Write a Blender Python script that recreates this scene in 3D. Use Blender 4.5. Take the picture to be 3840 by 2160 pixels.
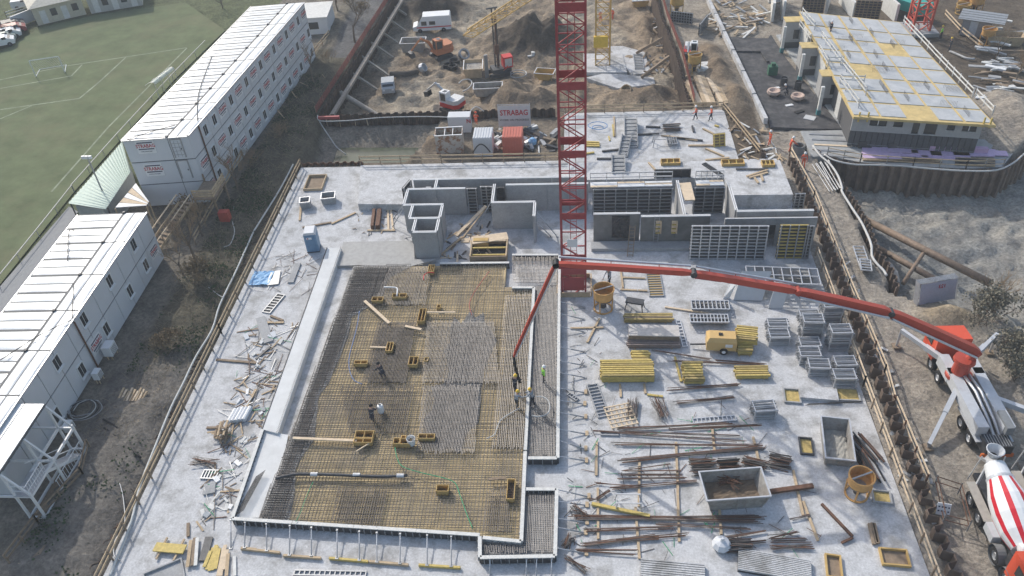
import bpy, bmesh, math, random
from mathutils import Vector, Matrix
R = math.radians
random.seed(7)
S = bpy.context.scene
COL = S.collection
for o in list(bpy.data.objects): bpy.data.objects.remove(o)

# ------------------------------------------------------------------ camera
CAM_H = 46.0
FPX = 3087.05                       # focal length in pixels of a 3840 wide picture
cr = Vector((0.99671524, 0.05769184, -0.0568364))
cu = Vector((0.00714812, 0.63639676, 0.77132877))
cf = Vector((-0.08066988, 0.76920141, -0.63389396))
cam_d = bpy.data.cameras.new('camera'); cam = bpy.data.objects.new('camera', cam_d); COL.objects.link(cam)
cam_d.sensor_width = 36; cam_d.lens = 36 * FPX / 3840; cam_d.clip_start = 1; cam_d.clip_end = 5000
cam.matrix_world = Matrix(((cr.x, cu.x, -cf.x, 0), (cr.y, cu.y, -cf.y, 0), (cr.z, cu.z, -cf.z, CAM_H), (0, 0, 0, 1)))
S.camera = cam
S.render.resolution_x, S.render.resolution_y = 1024, 576

# ------------------------------------------------------------------ sky, sun, exposure
SUN_EL, SUN_AZ = R(36), R(-39.5)       # the sun stands behind and to the left of the view (azimuth from +Y towards +X)
w = bpy.data.worlds.new('World'); S.world = w; w.use_nodes = True
nt = w.node_tree; nt.nodes.clear()
sky = nt.nodes.new('ShaderNodeTexSky'); sky.sky_type = 'NISHITA'; sky.sun_disc = False
sky.sun_elevation = SUN_EL; sky.sun_rotation = SUN_AZ; sky.dust_density = 2.5; sky.air_density = 1.3
bg = nt.nodes.new('ShaderNodeBackground'); bg.inputs['Strength'].default_value = 0.15
wo = nt.nodes.new('ShaderNodeOutputWorld')
nt.links.new(sky.outputs[0], bg.inputs['Color']); nt.links.new(bg.outputs[0], wo.inputs['Surface'])
sl = bpy.data.lights.new('sun', 'SUN'); sl.energy = 2.7; sl.angle = R(0.55); sl.color = (1, 0.95, 0.87)
sun = bpy.data.objects.new('sun', sl); COL.objects.link(sun)
sd = Vector((math.sin(SUN_AZ) * math.cos(SUN_EL), math.cos(SUN_AZ) * math.cos(SUN_EL), math.sin(SUN_EL)))
sun.rotation_euler = sd.to_track_quat('Z', 'Y').to_euler(); sun.location = sd * 300
S.view_settings.view_transform = 'Standard'; S.view_settings.look = 'None'
S.view_settings.exposure = 0.33; S.view_settings.gamma = 1
S.render.engine = 'CYCLES'

# ------------------------------------------------------------------ measuring: a point of the survey picture to a place on the ground
def gp(x, y, z=0.0):
    d = (x - 1920) / FPX * cr - (y - 1080) / FPX * cu + cf
    t = (z - CAM_H) / d.z
    return Vector((t * d.x, t * d.y, z))
def at(c, r, x, y, z=0.0):           # survey tiles of 960 x 720, read at 2.0125 times
    return gp(960 * c + x / 2.0125, 720 * r + y / 2.0125, z)
def zb(x, y, z=0.0): return gp(2180 + x / 2.683, 560 + y / 2.683, z)
def zc(x, y, z=0.0): return gp(1300 + x / 3.0667, 600 + y / 3.0667, z)
def za(x, y, z=0.0): return gp(3160 + x / 4.025, 380 + y / 4.025, z)
def zd(x, y, z=0.0): return gp(400 + x / 4.293, 480 + y / 4.293, z)
def zf(x, y, z=0.0): return gp(x / 2.3375, 780 + y / 2.3375, z)

# ------------------------------------------------------------------ materials
MATS = {}
def mat(name, col, rough=.75, metal=0., var=.12, scale=3., bump=0., spec=.3, dirt=None, dirt_amt=.0, dirt_scale=.6, trans=0., alpha=1., stretch=None, speck=0., edge=.24):
    if name in MATS: return MATS[name]
    m = bpy.data.materials.new(name); m.use_nodes = True; MATS[name] = m
    n = m.node_tree.nodes; l = m.node_tree.links
    b = n['Principled BSDF']; b.inputs['Roughness'].default_value = rough; b.inputs['Metallic'].default_value = metal
    b.inputs['Specular IOR Level'].default_value = spec
    geo = n.new('ShaderNodeNewGeometry'); vec = geo.outputs['Position']
    if stretch:
        mp = n.new('ShaderNodeMapping'); mp.inputs['Scale'].default_value = stretch
        l.new(vec, mp.inputs['Vector']); vec = mp.outputs[0]
    nz = n.new('ShaderNodeTexNoise'); nz.inputs['Scale'].default_value = scale; nz.inputs['Detail'].default_value = 6; nz.inputs['Roughness'].default_value = .65
    l.new(vec, nz.inputs['Vector'])
    cr_ = n.new('ShaderNodeValToRGB'); cr_.color_ramp.elements[0].position = .3; cr_.color_ramp.elements[1].position = .7
    lo = [max(0, c * (1 - var)) for c in col] + [1]; hi = [min(1, c * (1 + var)) for c in col] + [1]
    cr_.color_ramp.elements[0].color = lo; cr_.color_ramp.elements[1].color = hi
    l.new(nz.outputs['Fac'], cr_.inputs['Fac']); out = cr_.outputs['Color']
    if dirt:
        n2 = n.new('ShaderNodeTexNoise'); n2.inputs['Scale'].default_value = dirt_scale; n2.inputs['Detail'].default_value = 8; n2.inputs['Roughness'].default_value = .7
        l.new(geo.outputs['Position'], n2.inputs['Vector'])
        r2 = n.new('ShaderNodeValToRGB'); r2.color_ramp.elements[0].position = .48; r2.color_ramp.elements[1].position = .48 + edge
        r2.color_ramp.elements[0].color = (0, 0, 0, 1); r2.color_ramp.elements[1].color = (dirt_amt,) * 3 + (1,)
        l.new(n2.outputs['Fac'], r2.inputs['Fac'])
        mx = n.new('ShaderNodeMixRGB'); mx.inputs['Color2'].default_value = list(dirt) + [1]
        l.new(r2.outputs['Color'], mx.inputs['Fac']); l.new(out, mx.inputs['Color1']); out = mx.outputs['Color']
    if speck:
        n3 = n.new('ShaderNodeTexNoise'); n3.inputs['Scale'].default_value = 7.; n3.inputs['Detail'].default_value = 5; n3.inputs['Roughness'].default_value = .8; l.new(geo.outputs['Position'], n3.inputs['Vector'])
        r3 = n.new('ShaderNodeValToRGB'); r3.color_ramp.elements[0].position = .34; r3.color_ramp.elements[1].position = .62; r3.color_ramp.elements[0].color = (1 - speck,) * 3 + (1,); r3.color_ramp.elements[1].color = (1 + speck * .35,) * 3 + (1,)
        l.new(n3.outputs['Fac'], r3.inputs['Fac']); m3 = n.new('ShaderNodeMixRGB'); m3.blend_type = 'MULTIPLY'; m3.inputs['Fac'].default_value = 1; l.new(out, m3.inputs['Color1']); l.new(r3.outputs['Color'], m3.inputs['Color2']); out = m3.outputs['Color']
    l.new(out, b.inputs['Base Color'])
    if bump:
        bp = n.new('ShaderNodeBump'); bp.inputs['Strength'].default_value = bump; bp.inputs['Distance'].default_value = .05
        l.new(nz.outputs['Fac'], bp.inputs['Height']); l.new(bp.outputs['Normal'], b.inputs['Normal'])
    if trans: b.inputs['Transmission Weight'].default_value = trans
    if alpha < 1: b.inputs['Alpha'].default_value = alpha
    return m
concrete = mat('slab_concrete', (.53, .535, .545), .85, var=.13, scale=1.4, bump=.3, dirt=(.27, .265, .255), dirt_amt=.8, dirt_scale=.5, speck=.26, edge=.16)
kerb_white = mat('pale_kerb_concrete', (.62, .63, .63), .8, var=.06, scale=1.5, dirt=(.45, .45, .44), dirt_amt=.5)
concrete_w = mat('wall_concrete', (.36, .365, .37), .8, var=.08, scale=1.2, bump=.1, dirt=(.22, .22, .22), dirt_amt=.5, dirt_scale=.5, speck=.2)
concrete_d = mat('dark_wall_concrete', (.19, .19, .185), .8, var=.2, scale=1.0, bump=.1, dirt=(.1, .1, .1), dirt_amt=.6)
concrete_wet = mat('wet_concrete', (.33, .33, .325), .6, var=.15, scale=2.5, bump=.5)
rebar = mat('rebar_steel', (.125, .115, .11), .6, .4, var=.35, scale=2)
rebar_l = mat('pale_rebar_steel', (.22, .21, .205), .55, .5, var=.3, scale=2)
rust = mat('rusty_steel', (.14, .075, .05), .75, .2, var=.35, scale=3)
yellow = mat('yellow_timber', (.52, .4, .13), .65, var=.22, scale=4)
plank = mat('plank_timber', (.47, .36, .235), .8, var=.2, scale=3, dirt=(.25, .2, .15), dirt_amt=.6)
plank_d = mat('weathered_timber', (.25, .19, .135), .85, var=.25, scale=3)
plank_p = mat('pale_timber', (.62, .5, .36), .8, var=.15, scale=3)
ply = mat('orange_plywood', (.5, .34, .13), .7, var=.15, scale=2, dirt=(.35, .24, .1), dirt_amt=.5)
steel = mat('grey_steel', (.33, .34, .355), .5, .5, var=.15, scale=3)
steel_l = mat('galvanised_steel', (.55, .56, .58), .45, .5, var=.12, scale=3)
steel_d = mat('dark_steel', (.07, .072, .078), .55, .4, var=.3, scale=3)
white = mat('white_paint', (.7, .71, .72), .45, var=.05, scale=2, dirt=(.45, .43, .4), dirt_amt=.35, dirt_scale=.5)
cont_w = mat('container_white', (.56, .58, .61), .5, var=.03, scale=.6, dirt=(.5, .5, .5), dirt_amt=.3, dirt_scale=.4)
foil = mat('roof_foil', (.72, .745, .755), .32, var=.06, scale=.8, bump=.5, spec=.5, dirt=(.56, .58, .58), dirt_amt=.6, dirt_scale=.4)
black = mat('black_rubber', (.02, .02, .022), .7, var=.2)
glass = mat('window_glass', (.035, .04, .045), .08, spec=.6, var=.1)
red = mat('crane_red', (.33, .06, .065), .45, .1, var=.12, dirt=(.2, .05, .05), dirt_amt=.4)
boom_red = mat('boom_red', (.43, .075, .05), .4, .1, var=.08)
signal_red = mat('signal_red', (.52, .03, .03), .5, var=.08)
text_red = mat('lettering_red', (.42, .015, .03), .6, var=.05)
navy = mat('lettering_navy', (.02, .02, .07), .6, var=.05)
crane_y = mat('crane_yellow', (.5, .33, .12), .5, .1, var=.12)
bucket_o = mat('bucket_orange', (.58, .33, .12), .6, .1, var=.15, dirt=(.33, .2, .1), dirt_amt=.6)
blue = mat('toilet_blue', (.16, .28, .42), .5, var=.06)
blue_l = mat('blue_sheet', (.22, .42, .66), .5, var=.15)
pile = mat('sheet_pile_steel', (.075, .058, .05), .8, .2, var=.35, scale=1.5, dirt=(.17, .09, .055), dirt_amt=.8, dirt_scale=.8)
pile_b = mat('brown_sheet_pile', (.165, .125, .1), .85, .1, var=.3, scale=1.2, dirt=(.1, .08, .07), dirt_amt=.8, dirt_scale=.7)
hose_w = mat('white_hose', (.48, .48, .47), .6, var=.1)
green_m = mat('green_wire', (.05, .3, .15), .6, var=.2)
hivis_o = mat('hivis_orange', (.75, .12, .05), .7, var=.1)
hivis_g = mat('hivis_lime', (.3, .75, .08), .7, var=.1)
skin = mat('skin', (.45, .27, .19), .6, var=.05)
cloth_d = mat('dark_cloth', (.035, .038, .05), .85, var=.2)
cloth_b = mat('grey_cloth', (.3, .33, .37), .85, var=.15)
helm_w = mat('white_helmet', (.8, .8, .8), .4, var=.03)
helm_y = mat('yellow_helmet', (.75, .5, .06), .4, var=.03)
bark = mat('bark', (.16, .125, .095), .9, var=.3, scale=5)
twig = mat('pale_twig', (.27, .2, .13), .9, var=.3, scale=5)
soil_m = mat('soil_heap', (.18, .135, .095), .95, var=.35, scale=.9, bump=1., dirt=(.1, .08, .065), dirt_amt=.6)
soil_d = mat('dark_soil_heap', (.085, .072, .06), .95, var=.35, scale=1.2, bump=1.)
purple = mat('lilac_insulation', (.52, .4, .58), .7, var=.12)
teal = mat('teal_paint', (.03, .32, .28), .5, var=.1)
tin = mat('green_corrugated', (.42, .5, .45), .5, .2, var=.08)
bitumen = mat('bitumen', (.06, .06, .065), .85, var=.3, scale=1.2, dirt=(.2, .19, .18), dirt_amt=.5)
ivy = mat('ivy_leaf', (.035, .06, .025), .8, var=.5, scale=2)
straw = mat('dry_stem', (.27, .22, .15), .9, var=.3, scale=3)
water = mat('pond_water', (.06, .075, .042), .2, var=.12, scale=.5, spec=.5)
clear = mat('clear_sheet', (.7, .78, .76), .2, var=.05, alpha=.55)

# ------------------------------------------------------------------ mesh builder
class MB:
    def __init__(s): s.v = []; s.f = []; s.m = []
    def add(s, vs, fs, mi=0):
        k = len(s.v); s.v += [tuple(v) for v in vs]; s.f += [tuple(i + k for i in f) for f in fs]; s.m += [mi] * len(fs); return s
    def box(s, c, d, rz=0, mi=0):      # c = middle of the base
        x, y, z = d[0] / 2, d[1] / 2, d[2]; co, si = math.cos(rz), math.sin(rz)
        vs = [(c[0] + a * co - b * si, c[1] + a * si + b * co, c[2] + h) for h in (0, z) for a, b in ((-x, -y), (x, -y), (x, y), (-x, y))]
        return s.add(vs, [(3, 2, 1, 0), (4, 5, 6, 7), (0, 1, 5, 4), (1, 2, 6, 5), (2, 3, 7, 6), (3, 0, 4, 7)], mi)
    def beam(s, p, q, w, h, mi=0, up=None):
        p, q = Vector(p), Vector(q); d = (q - p)
        if d.length < 1e-6: return s
        d.normalize(); U = Vector(up) if up else (Vector((0, 0, 1)) if abs(d.z) < .95 else Vector((0, 1, 0)))
        a = d.cross(U).normalized() * (w / 2); b = a.cross(d).normalized() * (h / 2)
        vs = [e + i * a + j * b for e in (p, q) for i, j in ((-1, -1), (1, -1), (1, 1), (-1, 1))]
        return s.add(vs, [(0, 1, 2, 3), (7, 6, 5, 4), (0, 4, 5, 1), (1, 5, 6, 2), (2, 6, 7, 3), (3, 7, 4, 0)], mi)
    def rod(s, p, q, r, n=4, mi=0, r2=None, cap=False):
        p, q = Vector(p), Vector(q); d = (q - p)
        if d.length < 1e-6: return s
        d.normalize(); U = Vector((0, 0, 1)) if abs(d.z) < .95 else Vector((0, 1, 0))
        a = d.cross(U).normalized(); b = a.cross(d); r2 = r if r2 is None else r2
        vs = [e + rr * (math.cos(t) * a + math.sin(t) * b) for e, rr in ((p, r), (q, r2)) for t in [2 * math.pi * (i + .5) / n for i in range(n)]]
        fs = [(i, (i + 1) % n, n + (i + 1) % n, n + i) for i in range(n)]
        if cap: fs += [tuple(range(n))[::-1], tuple(range(n, 2 * n))]
        return s.add(vs, fs, mi)
    def path(s, pts, r, n=6, mi=0):
        pts = [Vector(p) for p in pts]; k0 = len(s.v); L = len(pts); vs = []; fs = []
        for i, p in enumerate(pts):
            d = (pts[min(i + 1, L - 1)] - pts[max(i - 1, 0)]).normalized(); U = Vector((0, 0, 1)) if abs(d.z) < .95 else Vector((0, 1, 0))
            a = d.cross(U).normalized(); b = a.cross(d); rr = r[i] if isinstance(r, (list, tuple)) else r
            vs += [p + rr * (math.cos(t) * a + math.sin(t) * b) for t in [2 * math.pi * (j + .5) / n for j in range(n)]]
        for i in range(L - 1): fs += [(i * n + j, i * n + (j + 1) % n, (i + 1) * n + (j + 1) % n, (i + 1) * n + j) for j in range(n)]
        fs += [tuple(range(n))[::-1], tuple(range((L - 1) * n, L * n))]
        return s.add(vs, fs, mi)
    def prism(s, poly, z0, z1, mi=0):
        n = len(poly); a = sum(poly[i][0] * poly[(i + 1) % n][1] - poly[(i + 1) % n][0] * poly[i][1] for i in range(n))
        if a < 0: poly = poly[::-1]
        vs = [(p[0], p[1], z0) for p in poly] + [(p[0], p[1], z1) for p in poly]
        return s.add(vs, [tuple(range(n))[::-1], tuple(range(n, 2 * n))] + [(i, (i + 1) % n, n + (i + 1) % n, n + i) for i in range(n)], mi)
    def lathe(s, prof, c=(0, 0, 0), n=16, mi=0, axis=None):
        vs = []; fs = []; k = len(prof)
        M = Matrix.Identity(3) if axis is None else Vector((0, 0, 1)).rotation_difference(Vector(axis)).to_matrix()
        for (r, z) in prof:
            vs += [Vector(c) + M @ Vector((r * math.cos(2 * math.pi * i / n), r * math.sin(2 * math.pi * i / n), z)) for i in range(n)]
        for j in range(k - 1): fs += [(j * n + i, j * n + (i + 1) % n, (j + 1) * n + (i + 1) % n, (j + 1) * n + i) for i in range(n)]
        return s.add(vs, fs, mi)
    def quad(s, a, b, c, d, mi=0): return s.add([a, b, c, d], [(0, 1, 2, 3)], mi)
    def mesh(s, name, mats, origin=None, smooth=False):
        me = bpy.data.meshes.new(name)
        vs = s.v if origin is None else [tuple(origin @ Vector(v)) for v in s.v]
        me.from_pydata(vs, [], s.f)
        for m in (mats if isinstance(mats, (list, tuple)) else [mats]): me.materials.append(m)
        if any(s.m): me.polygons.foreach_set('material_index', s.m)
        if smooth: me.polygons.foreach_set('use_smooth', [True] * len(s.f))
        me.update(); return me
    def part(s, name, mats, parent, world=True, smooth=False, label=None):
        inv = inverse_of(parent) if world else None
        o = bpy.data.objects.new(name, s.mesh(name, mats, inv, smooth)); COL.objects.link(o); o.parent = parent
        if label: o['label'] = label
        return o
    def thing(s, name, mats, label, cat, group=None, kind=None, smooth=False, base=None):
        b = Vector(base) if base is not None else Vector((sum(v[0] for v in s.v) / len(s.v), sum(v[1] for v in s.v) / len(s.v), min(v[2] for v in s.v)))
        o = bpy.data.objects.new(name, s.mesh(name, mats, Matrix.Translation(-b), smooth)); COL.objects.link(o); o.location = b
        return tag(o, label, cat, group, kind)
    def struct(s, name, mats, smooth=False, parent=None):
        o = bpy.data.objects.new(name, s.mesh(name, mats, None, smooth)); COL.objects.link(o); o['kind'] = 'structure'
        return o
def inverse_of(o):
    M = Matrix.Identity(4)
    while o is not None:
        M = Matrix.LocRotScale(o.location, o.rotation_euler, None) @ M; o = o.parent
    return M.inverted()
def tag(o, label=None, cat=None, group=None, kind=None):
    if label: o['label'] = label
    if cat: o['category'] = cat
    if group: o['group'] = group
    if kind: o['kind'] = kind
    return o
def thing(name, label, cat, loc=(0, 0, 0), rz=0, group=None):
    o = bpy.data.objects.new(name, None); COL.objects.link(o); o.location = loc; o.rotation_euler = (0, 0, rz); o.empty_display_size = .3
    return tag(o, label, cat, group)
def copy_tree(o, parent=None):
    c = o.copy(); COL.objects.link(c); c.parent = parent
    for ch in o.children: copy_tree(ch, c)
    return c
def place(proto, used, loc, rz=0, label=None, group=None):
    o = proto if not used else copy_tree(proto)
    used.append(1); o.location = loc; o.rotation_euler = (0, 0, rz)
    return tag(o, label, None, group)
def obj(name, me, parent=None, loc=(0, 0, 0), rot=(0, 0, 0)):
    o = bpy.data.objects.new(name, me); COL.objects.link(o); o.parent = parent; o.location = loc; o.rotation_euler = rot
    return o
def inside(x, y, poly):
    k = False; n = len(poly); j = n - 1
    for i in range(n):
        a, b = poly[i], poly[j]
        if (a[1] > y) != (b[1] > y) and x < (b[0] - a[0]) * (y - a[1]) / (b[1] - a[1]) + a[0]: k = not k
        j = i
    return k
def edge_dist(x, y, poly):
    best = 1e9; n = len(poly)
    for i in range(n):
        a, b = poly[i], poly[(i + 1) % n]; dx, dy = b[0] - a[0], b[1] - a[1]; L = dx * dx + dy * dy
        t = max(0, min(1, ((x - a[0]) * dx + (y - a[1]) * dy) / L)) if L else 0
        best = min(best, math.hypot(x - a[0] - t * dx, y - a[1] - t * dy))
    return best
def lerp(a, b, t): return a + (b - a) * t
def ang(p, q): return math.atan2(q[1] - p[1], q[0] - p[0])
def text_mesh(txt, size, m, ext=.01):
    c = bpy.data.curves.new('lettering', 'FONT'); c.body = txt; c.size = size; c.align_x = 'CENTER'; c.align_y = 'CENTER'; c.extrude = ext; c.offset = size * .014; c.resolution_u = 2
    o = bpy.data.objects.new('lettering', c); COL.objects.link(o)
    me = bpy.data.meshes.new_from_object(o.evaluated_get(bpy.context.evaluated_depsgraph_get()))
    bpy.data.objects.remove(o); me.materials.clear(); me.materials.append(m)
    return me
# ------------------------------------------------------------------ terrain: one sheet with pits, banks and heaps
from mathutils import noise as mnoise
PIT = [(-31.6, 88.95), (-29.0, 129), (-28.1, 150), (12.6, 150), (12.8, 116), (13.7, 103), (13.8, 88.95)]
WALL_CURVE = [at(3, 0, x, y) for x, y in ((330, 1120), (450, 1190), (700, 1240), (1100, 1270), (1500, 1290), (1780, 1280), (1932, 1180))]
PIPE_LINE = [at(3, 1, x, y) for x, y in ((440, -160), (560, 0), (700, 220), (780, 450), (900, 620), (930, 740))]
RPIT = [(p.x, p.y) for p in PIPE_LINE[::-1]] + [(p.x, p.y) for p in WALL_CURVE] + [(56, 84), (75, 84), (75, 45), (42, 42), (34, 52), (28.5, 54)]
POND = [(-30.8, 88.97), (-29.8, 78.0), (-19.0, 78.0), (-17.2, 84), (-16.5, 88.97)]
YARD = [(-18, 88.97), (-18, 77.5), (-2.2, 77.5), (-2.2, 88.97)]
SLABP = [(-30.2, 15), (-30.4, 76.7), (-1.4, 76.7), (-1.4, 88), (16.8, 88), (16.9, 76.7), (20.6, 76.7), (20.6, 15)]
HEAPS = [(at(2, 0, 170, 330, -3), 8.5, 6.5, 4.2, 1), (at(1, 0, 1340, 90, -3), 7, 5, 3.2, 1), (at(2, 0, 150, 770, -3), 6, 2.6, 1.7, 0), (at(2, 0, 1000, 720, -3), 6.5, 2.6, 1.1, 0),
         (at(2, 0, 1560, 560, 0), 2.6, 6.0, 1.7, 0), (at(2, 0, 1700, 760, 0), 2.2, 4.5, 1.4, 0), (at(2, 0, 1480, 400, 0), 2.4, 4.0, 1.0, 0), (at(1, 0, 1200, 450, -3), 3.0, 2.0, .8, 0), (at(1, 0, 1900, 700, -3), 3.0, 3.6, 1.6, 0),
         (at(3, 1, 1330, 950, 0), 2.6, 1.9, 1.3, 2), (at(1, 0, 1350, 1100, -1), 2.5, 2.0, .9, 0), (at(2, 0, 420, 690, -3), 3, 2.5, .9, 0), (at(3, 0, 1870, 900, 0), 5, 9, 1.6, 3), (at(2, 0, 1010, 230, -3), 1.6, 8, 1.2, 0)]
WCP = [(p.x, p.y) for p in WALL_CURVE] + [(50, 80), (56, 86)]
def fb(x, y, s, o=4): return mnoise.fractal(Vector((x * s, y * s, 3.7)), 1.0, 2.0, o)
def sm(t): t = max(0., min(1., t)); return t * t * (3 - 2 * t)
GRASS, PATH, BANK, SOIL, SAND, ROAD, DARK, ASPH = (.12, .14, .075), (.2, .18, .15), (.115, .105, .078), (.31, .25, .185), (.35, .335, .3), (.34, .305, .26), (.13, .108, .085), (.15, .15, .15)
PLAT = [(p.x, p.y) for p in (at(3, 0, 240, 960), at(3, 0, 320, 1180), *WALL_CURVE[1:6], at(3, 0, 1860, 1130), at(3, 0, 1640, 720), at(2, 0, 1932, 0), at(2, 0, 1450, 0), at(2, 0, 1700, 420))]
def ground(x, y):
    z = -.1; col = DARK; rough = .05
    if x < -47: col = GRASS; rough = .02
    elif x < -37.5: col = PATH if y < 66 else PATH
    elif x < -30 and y < 127: 
        t = sm((x + 37.2) / 1.2); col = tuple(lerp(a, b, t) for a, b in zip(PATH, BANK))
        z = -.1 + .35 * sm((x + 37.6) / 2) * sm((-31.4 - x) / 1.5); rough = .16
        if y < 52: col = tuple(lerp(a, b, sm((52 - y) / 9)) for a, b in zip(col, (.185, .172, .155))); rough = .24
        if y > 108: col = tuple(lerp(a, b, .6) for a, b in zip(col, PATH))
    if -31.2 < x < -29.9 and y < 89: z = -.9
    if -34.5 < x < -29.5 and y > 106: 
        if inside(x, y, [(-34.2, 106), (-31.4, 106), (-29.2, 128), (-29, 150), (-35, 150)]): col = ASPH; z = -.1; rough = .01
    if inside(x, y, PIT):
        d = edge_dist(x, y, PIT); z = -3.25; col = SOIL; rough = .34
        n = fb(x + 40, y, .09, 3)
        if n > .05: col = tuple(lerp(a, b, sm(n * 2.4)) for a, b in zip(SOIL, (.38, .33, .26)))
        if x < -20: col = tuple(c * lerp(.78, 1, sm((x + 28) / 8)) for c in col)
    elif inside(x, y, POND):
        d = edge_dist(x, y, POND); z = -2.2 - .6 * sm((d - .8) / 2) + .9 * sm((y - 84.5) / 3); col = (.25, .225, .19); rough = .22
    elif inside(x, y, YARD): z = -.7; col = (.2, .17, .135); rough = .12
    elif inside(x, y, RPIT) or (24.6 < x < 56 and 72 < y < 88 and min(edge_dist(x, y, [WCP[i], WCP[i + 1]]) for i in range(len(WCP) - 1)) < .8):
        d = edge_dist(x, y, RPIT); s = sm((y - 44 + (x - 28) * .25) / 17); z = lerp(-.1, -3.2, s); col = SAND; rough = .3
        n = fb(x, y + 90, .08, 3)
        col = tuple(lerp(a, b, sm(n * 2 + .3)) for a, b in zip(SAND, (.25, .25, .24)))
    elif inside(x, y, SLABP): z = -.5; col = SOIL
    elif x > 20.4 and y < 90:
        col = ROAD; rough = .07
        if x < 23.6: rough = .22
    elif x > 12.4 and y >= 88:
        col = tuple(lerp(a, b, .5) for a, b in zip(SOIL, SAND)); rough = .12
        if x > 41: col = DARK; rough = .12
    for c, rx, ry, h, k in HEAPS:
        t = ((x - c.x) / rx) ** 2 + ((y - c.y) / ry) ** 2
        if t < 1.6:
            e = math.exp(-2.2 * t) * h * (1 + .35 * fb(x, y, .5)); z += e
            if k == 1 : col = tuple(lerp(a, b, sm(e / h * 2.5)) for a, b in zip(col, (.085, .07, .056)))
            elif k in (0,): col = tuple(lerp(a, b, sm(e / h * 1.6)) for a, b in zip(col, (.23, .18, .13)))
            elif k == 2: col = tuple(lerp(a, b, sm(e / h * 2)) for a, b in zip(col, (.34, .28, .2)))
            rough = max(rough, .15)
    if rough >= .28: z += .35 * (1 - abs(fb(x, y + 7, .33, 4)) * 2) * rough / .3 + .12 * fb(x, y, 2.6, 2)
    z += rough * (fb(x, y, .45, 4) + .6 * fb(x, y, 1.7, 2))
    return z, col
def axis(lo, hi, st, far, k=1.35):
    a = [lo + i * st for i in range(int((hi - lo) / st) + 1)]; s = st; lo_ = a[0]; pre = []
    while lo_ > -far: s *= k; lo_ -= s; pre.append(lo_)
    s = st; h = a[-1]; post = []
    while h < far: s *= k; h += s; post.append(h)
    return pre[::-1] + a + post
XS, YS = axis(-60, 66, .45, 1500), axis(18, 140, .45, 1500)
vs, cols = [], []
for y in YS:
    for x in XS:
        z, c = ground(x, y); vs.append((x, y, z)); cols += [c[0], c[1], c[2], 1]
nx = len(XS)
fs = [(j * nx + i, j * nx + i + 1, (j + 1) * nx + i + 1, (j + 1) * nx + i) for j in range(len(YS) - 1) for i in range(nx - 1)]
me = bpy.data.meshes.new('ground'); me.from_pydata(vs, [], fs)
ca = me.color_attributes.new('earth', 'FLOAT_COLOR', 'POINT'); ca.data.foreach_set('color', cols)
me.polygons.foreach_set('use_smooth', [True] * len(fs))
gm = bpy.data.materials.new('earth'); gm.use_nodes = True; n = gm.node_tree.nodes; l = gm.node_tree.links
b = n['Principled BSDF']; b.inputs['Roughness'].default_value = .95; b.inputs['Specular IOR Level'].default_value = .15
vc = n.new('ShaderNodeVertexColor'); vc.layer_name = 'earth'; geo = n.new('ShaderNodeNewGeometry')
def nz_(s, d=8, r=.7):
    q = n.new('ShaderNodeTexNoise'); q.inputs['Scale'].default_value = s; q.inputs['Detail'].default_value = d; q.inputs['Roughness'].default_value = r; l.new(geo.outputs['Position'], q.inputs['Vector']); return q
n1, n2 = nz_(.55), nz_(3.5, 6)
rp = n.new('ShaderNodeValToRGB'); rp.color_ramp.elements[0].position = .32; rp.color_ramp.elements[1].position = .7; rp.color_ramp.elements[0].color = (.6, .6, .62, 1); rp.color_ramp.elements[1].color = (1.32, 1.3, 1.26, 1)
l.new(n1.outputs['Fac'], rp.inputs['Fac'])
rq = n.new('ShaderNodeValToRGB'); rq.color_ramp.elements[0].position = .35; rq.color_ramp.elements[1].position = .68; rq.color_ramp.elements[0].color = (.62, .62, .62, 1); rq.color_ramp.elements[1].color = (1.25, 1.25, 1.25, 1)
l.new(n2.outputs['Fac'], rq.inputs['Fac'])
m1 = n.new('ShaderNodeMixRGB'); m1.blend_type = 'MULTIPLY'; m1.inputs['Fac'].default_value = 1; l.new(vc.outputs['Color'], m1.inputs['Color1']); l.new(rp.outputs['Color'], m1.inputs['Color2'])
m2 = n.new('ShaderNodeMixRGB'); m2.blend_type = 'MULTIPLY'; m2.inputs['Fac'].default_value = 1; l.new(m1.outputs['Color'], m2.inputs['Color1']); l.new(rq.outputs['Color'], m2.inputs['Color2'])
l.new(m2.outputs['Color'], b.inputs['Base Color'])
ad = n.new('ShaderNodeMath'); ad.operation = 'ADD'; l.new(n1.outputs['Fac'], ad.inputs[0]); l.new(n2.outputs['Fac'], ad.inputs[1])
bp = n.new('ShaderNodeBump'); bp.inputs['Strength'].default_value = .7; bp.inputs['Distance'].default_value = .25; l.new(ad.outputs[0], bp.inputs['Height']); l.new(bp.outputs['Normal'], b.inputs['Normal'])
me.materials.append(gm)
o = bpy.data.objects.new('ground', me); COL.objects.link(o); o['kind'] = 'structure'
GROUND_Z = lambda x, y: ground(x, y)[0]

# pond in the low corner behind the deck
MB().add([(p.x, p.y, -2.35) for p in (at(1, 0, 560, 1290, -2.35), at(1, 0, 1300, 1290, -2.35), at(1, 0, 1300, 1115, -2.35), at(1, 0, 620, 1115, -2.35))], [(0, 1, 2, 3)]).struct('pond_water', water)

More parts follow.
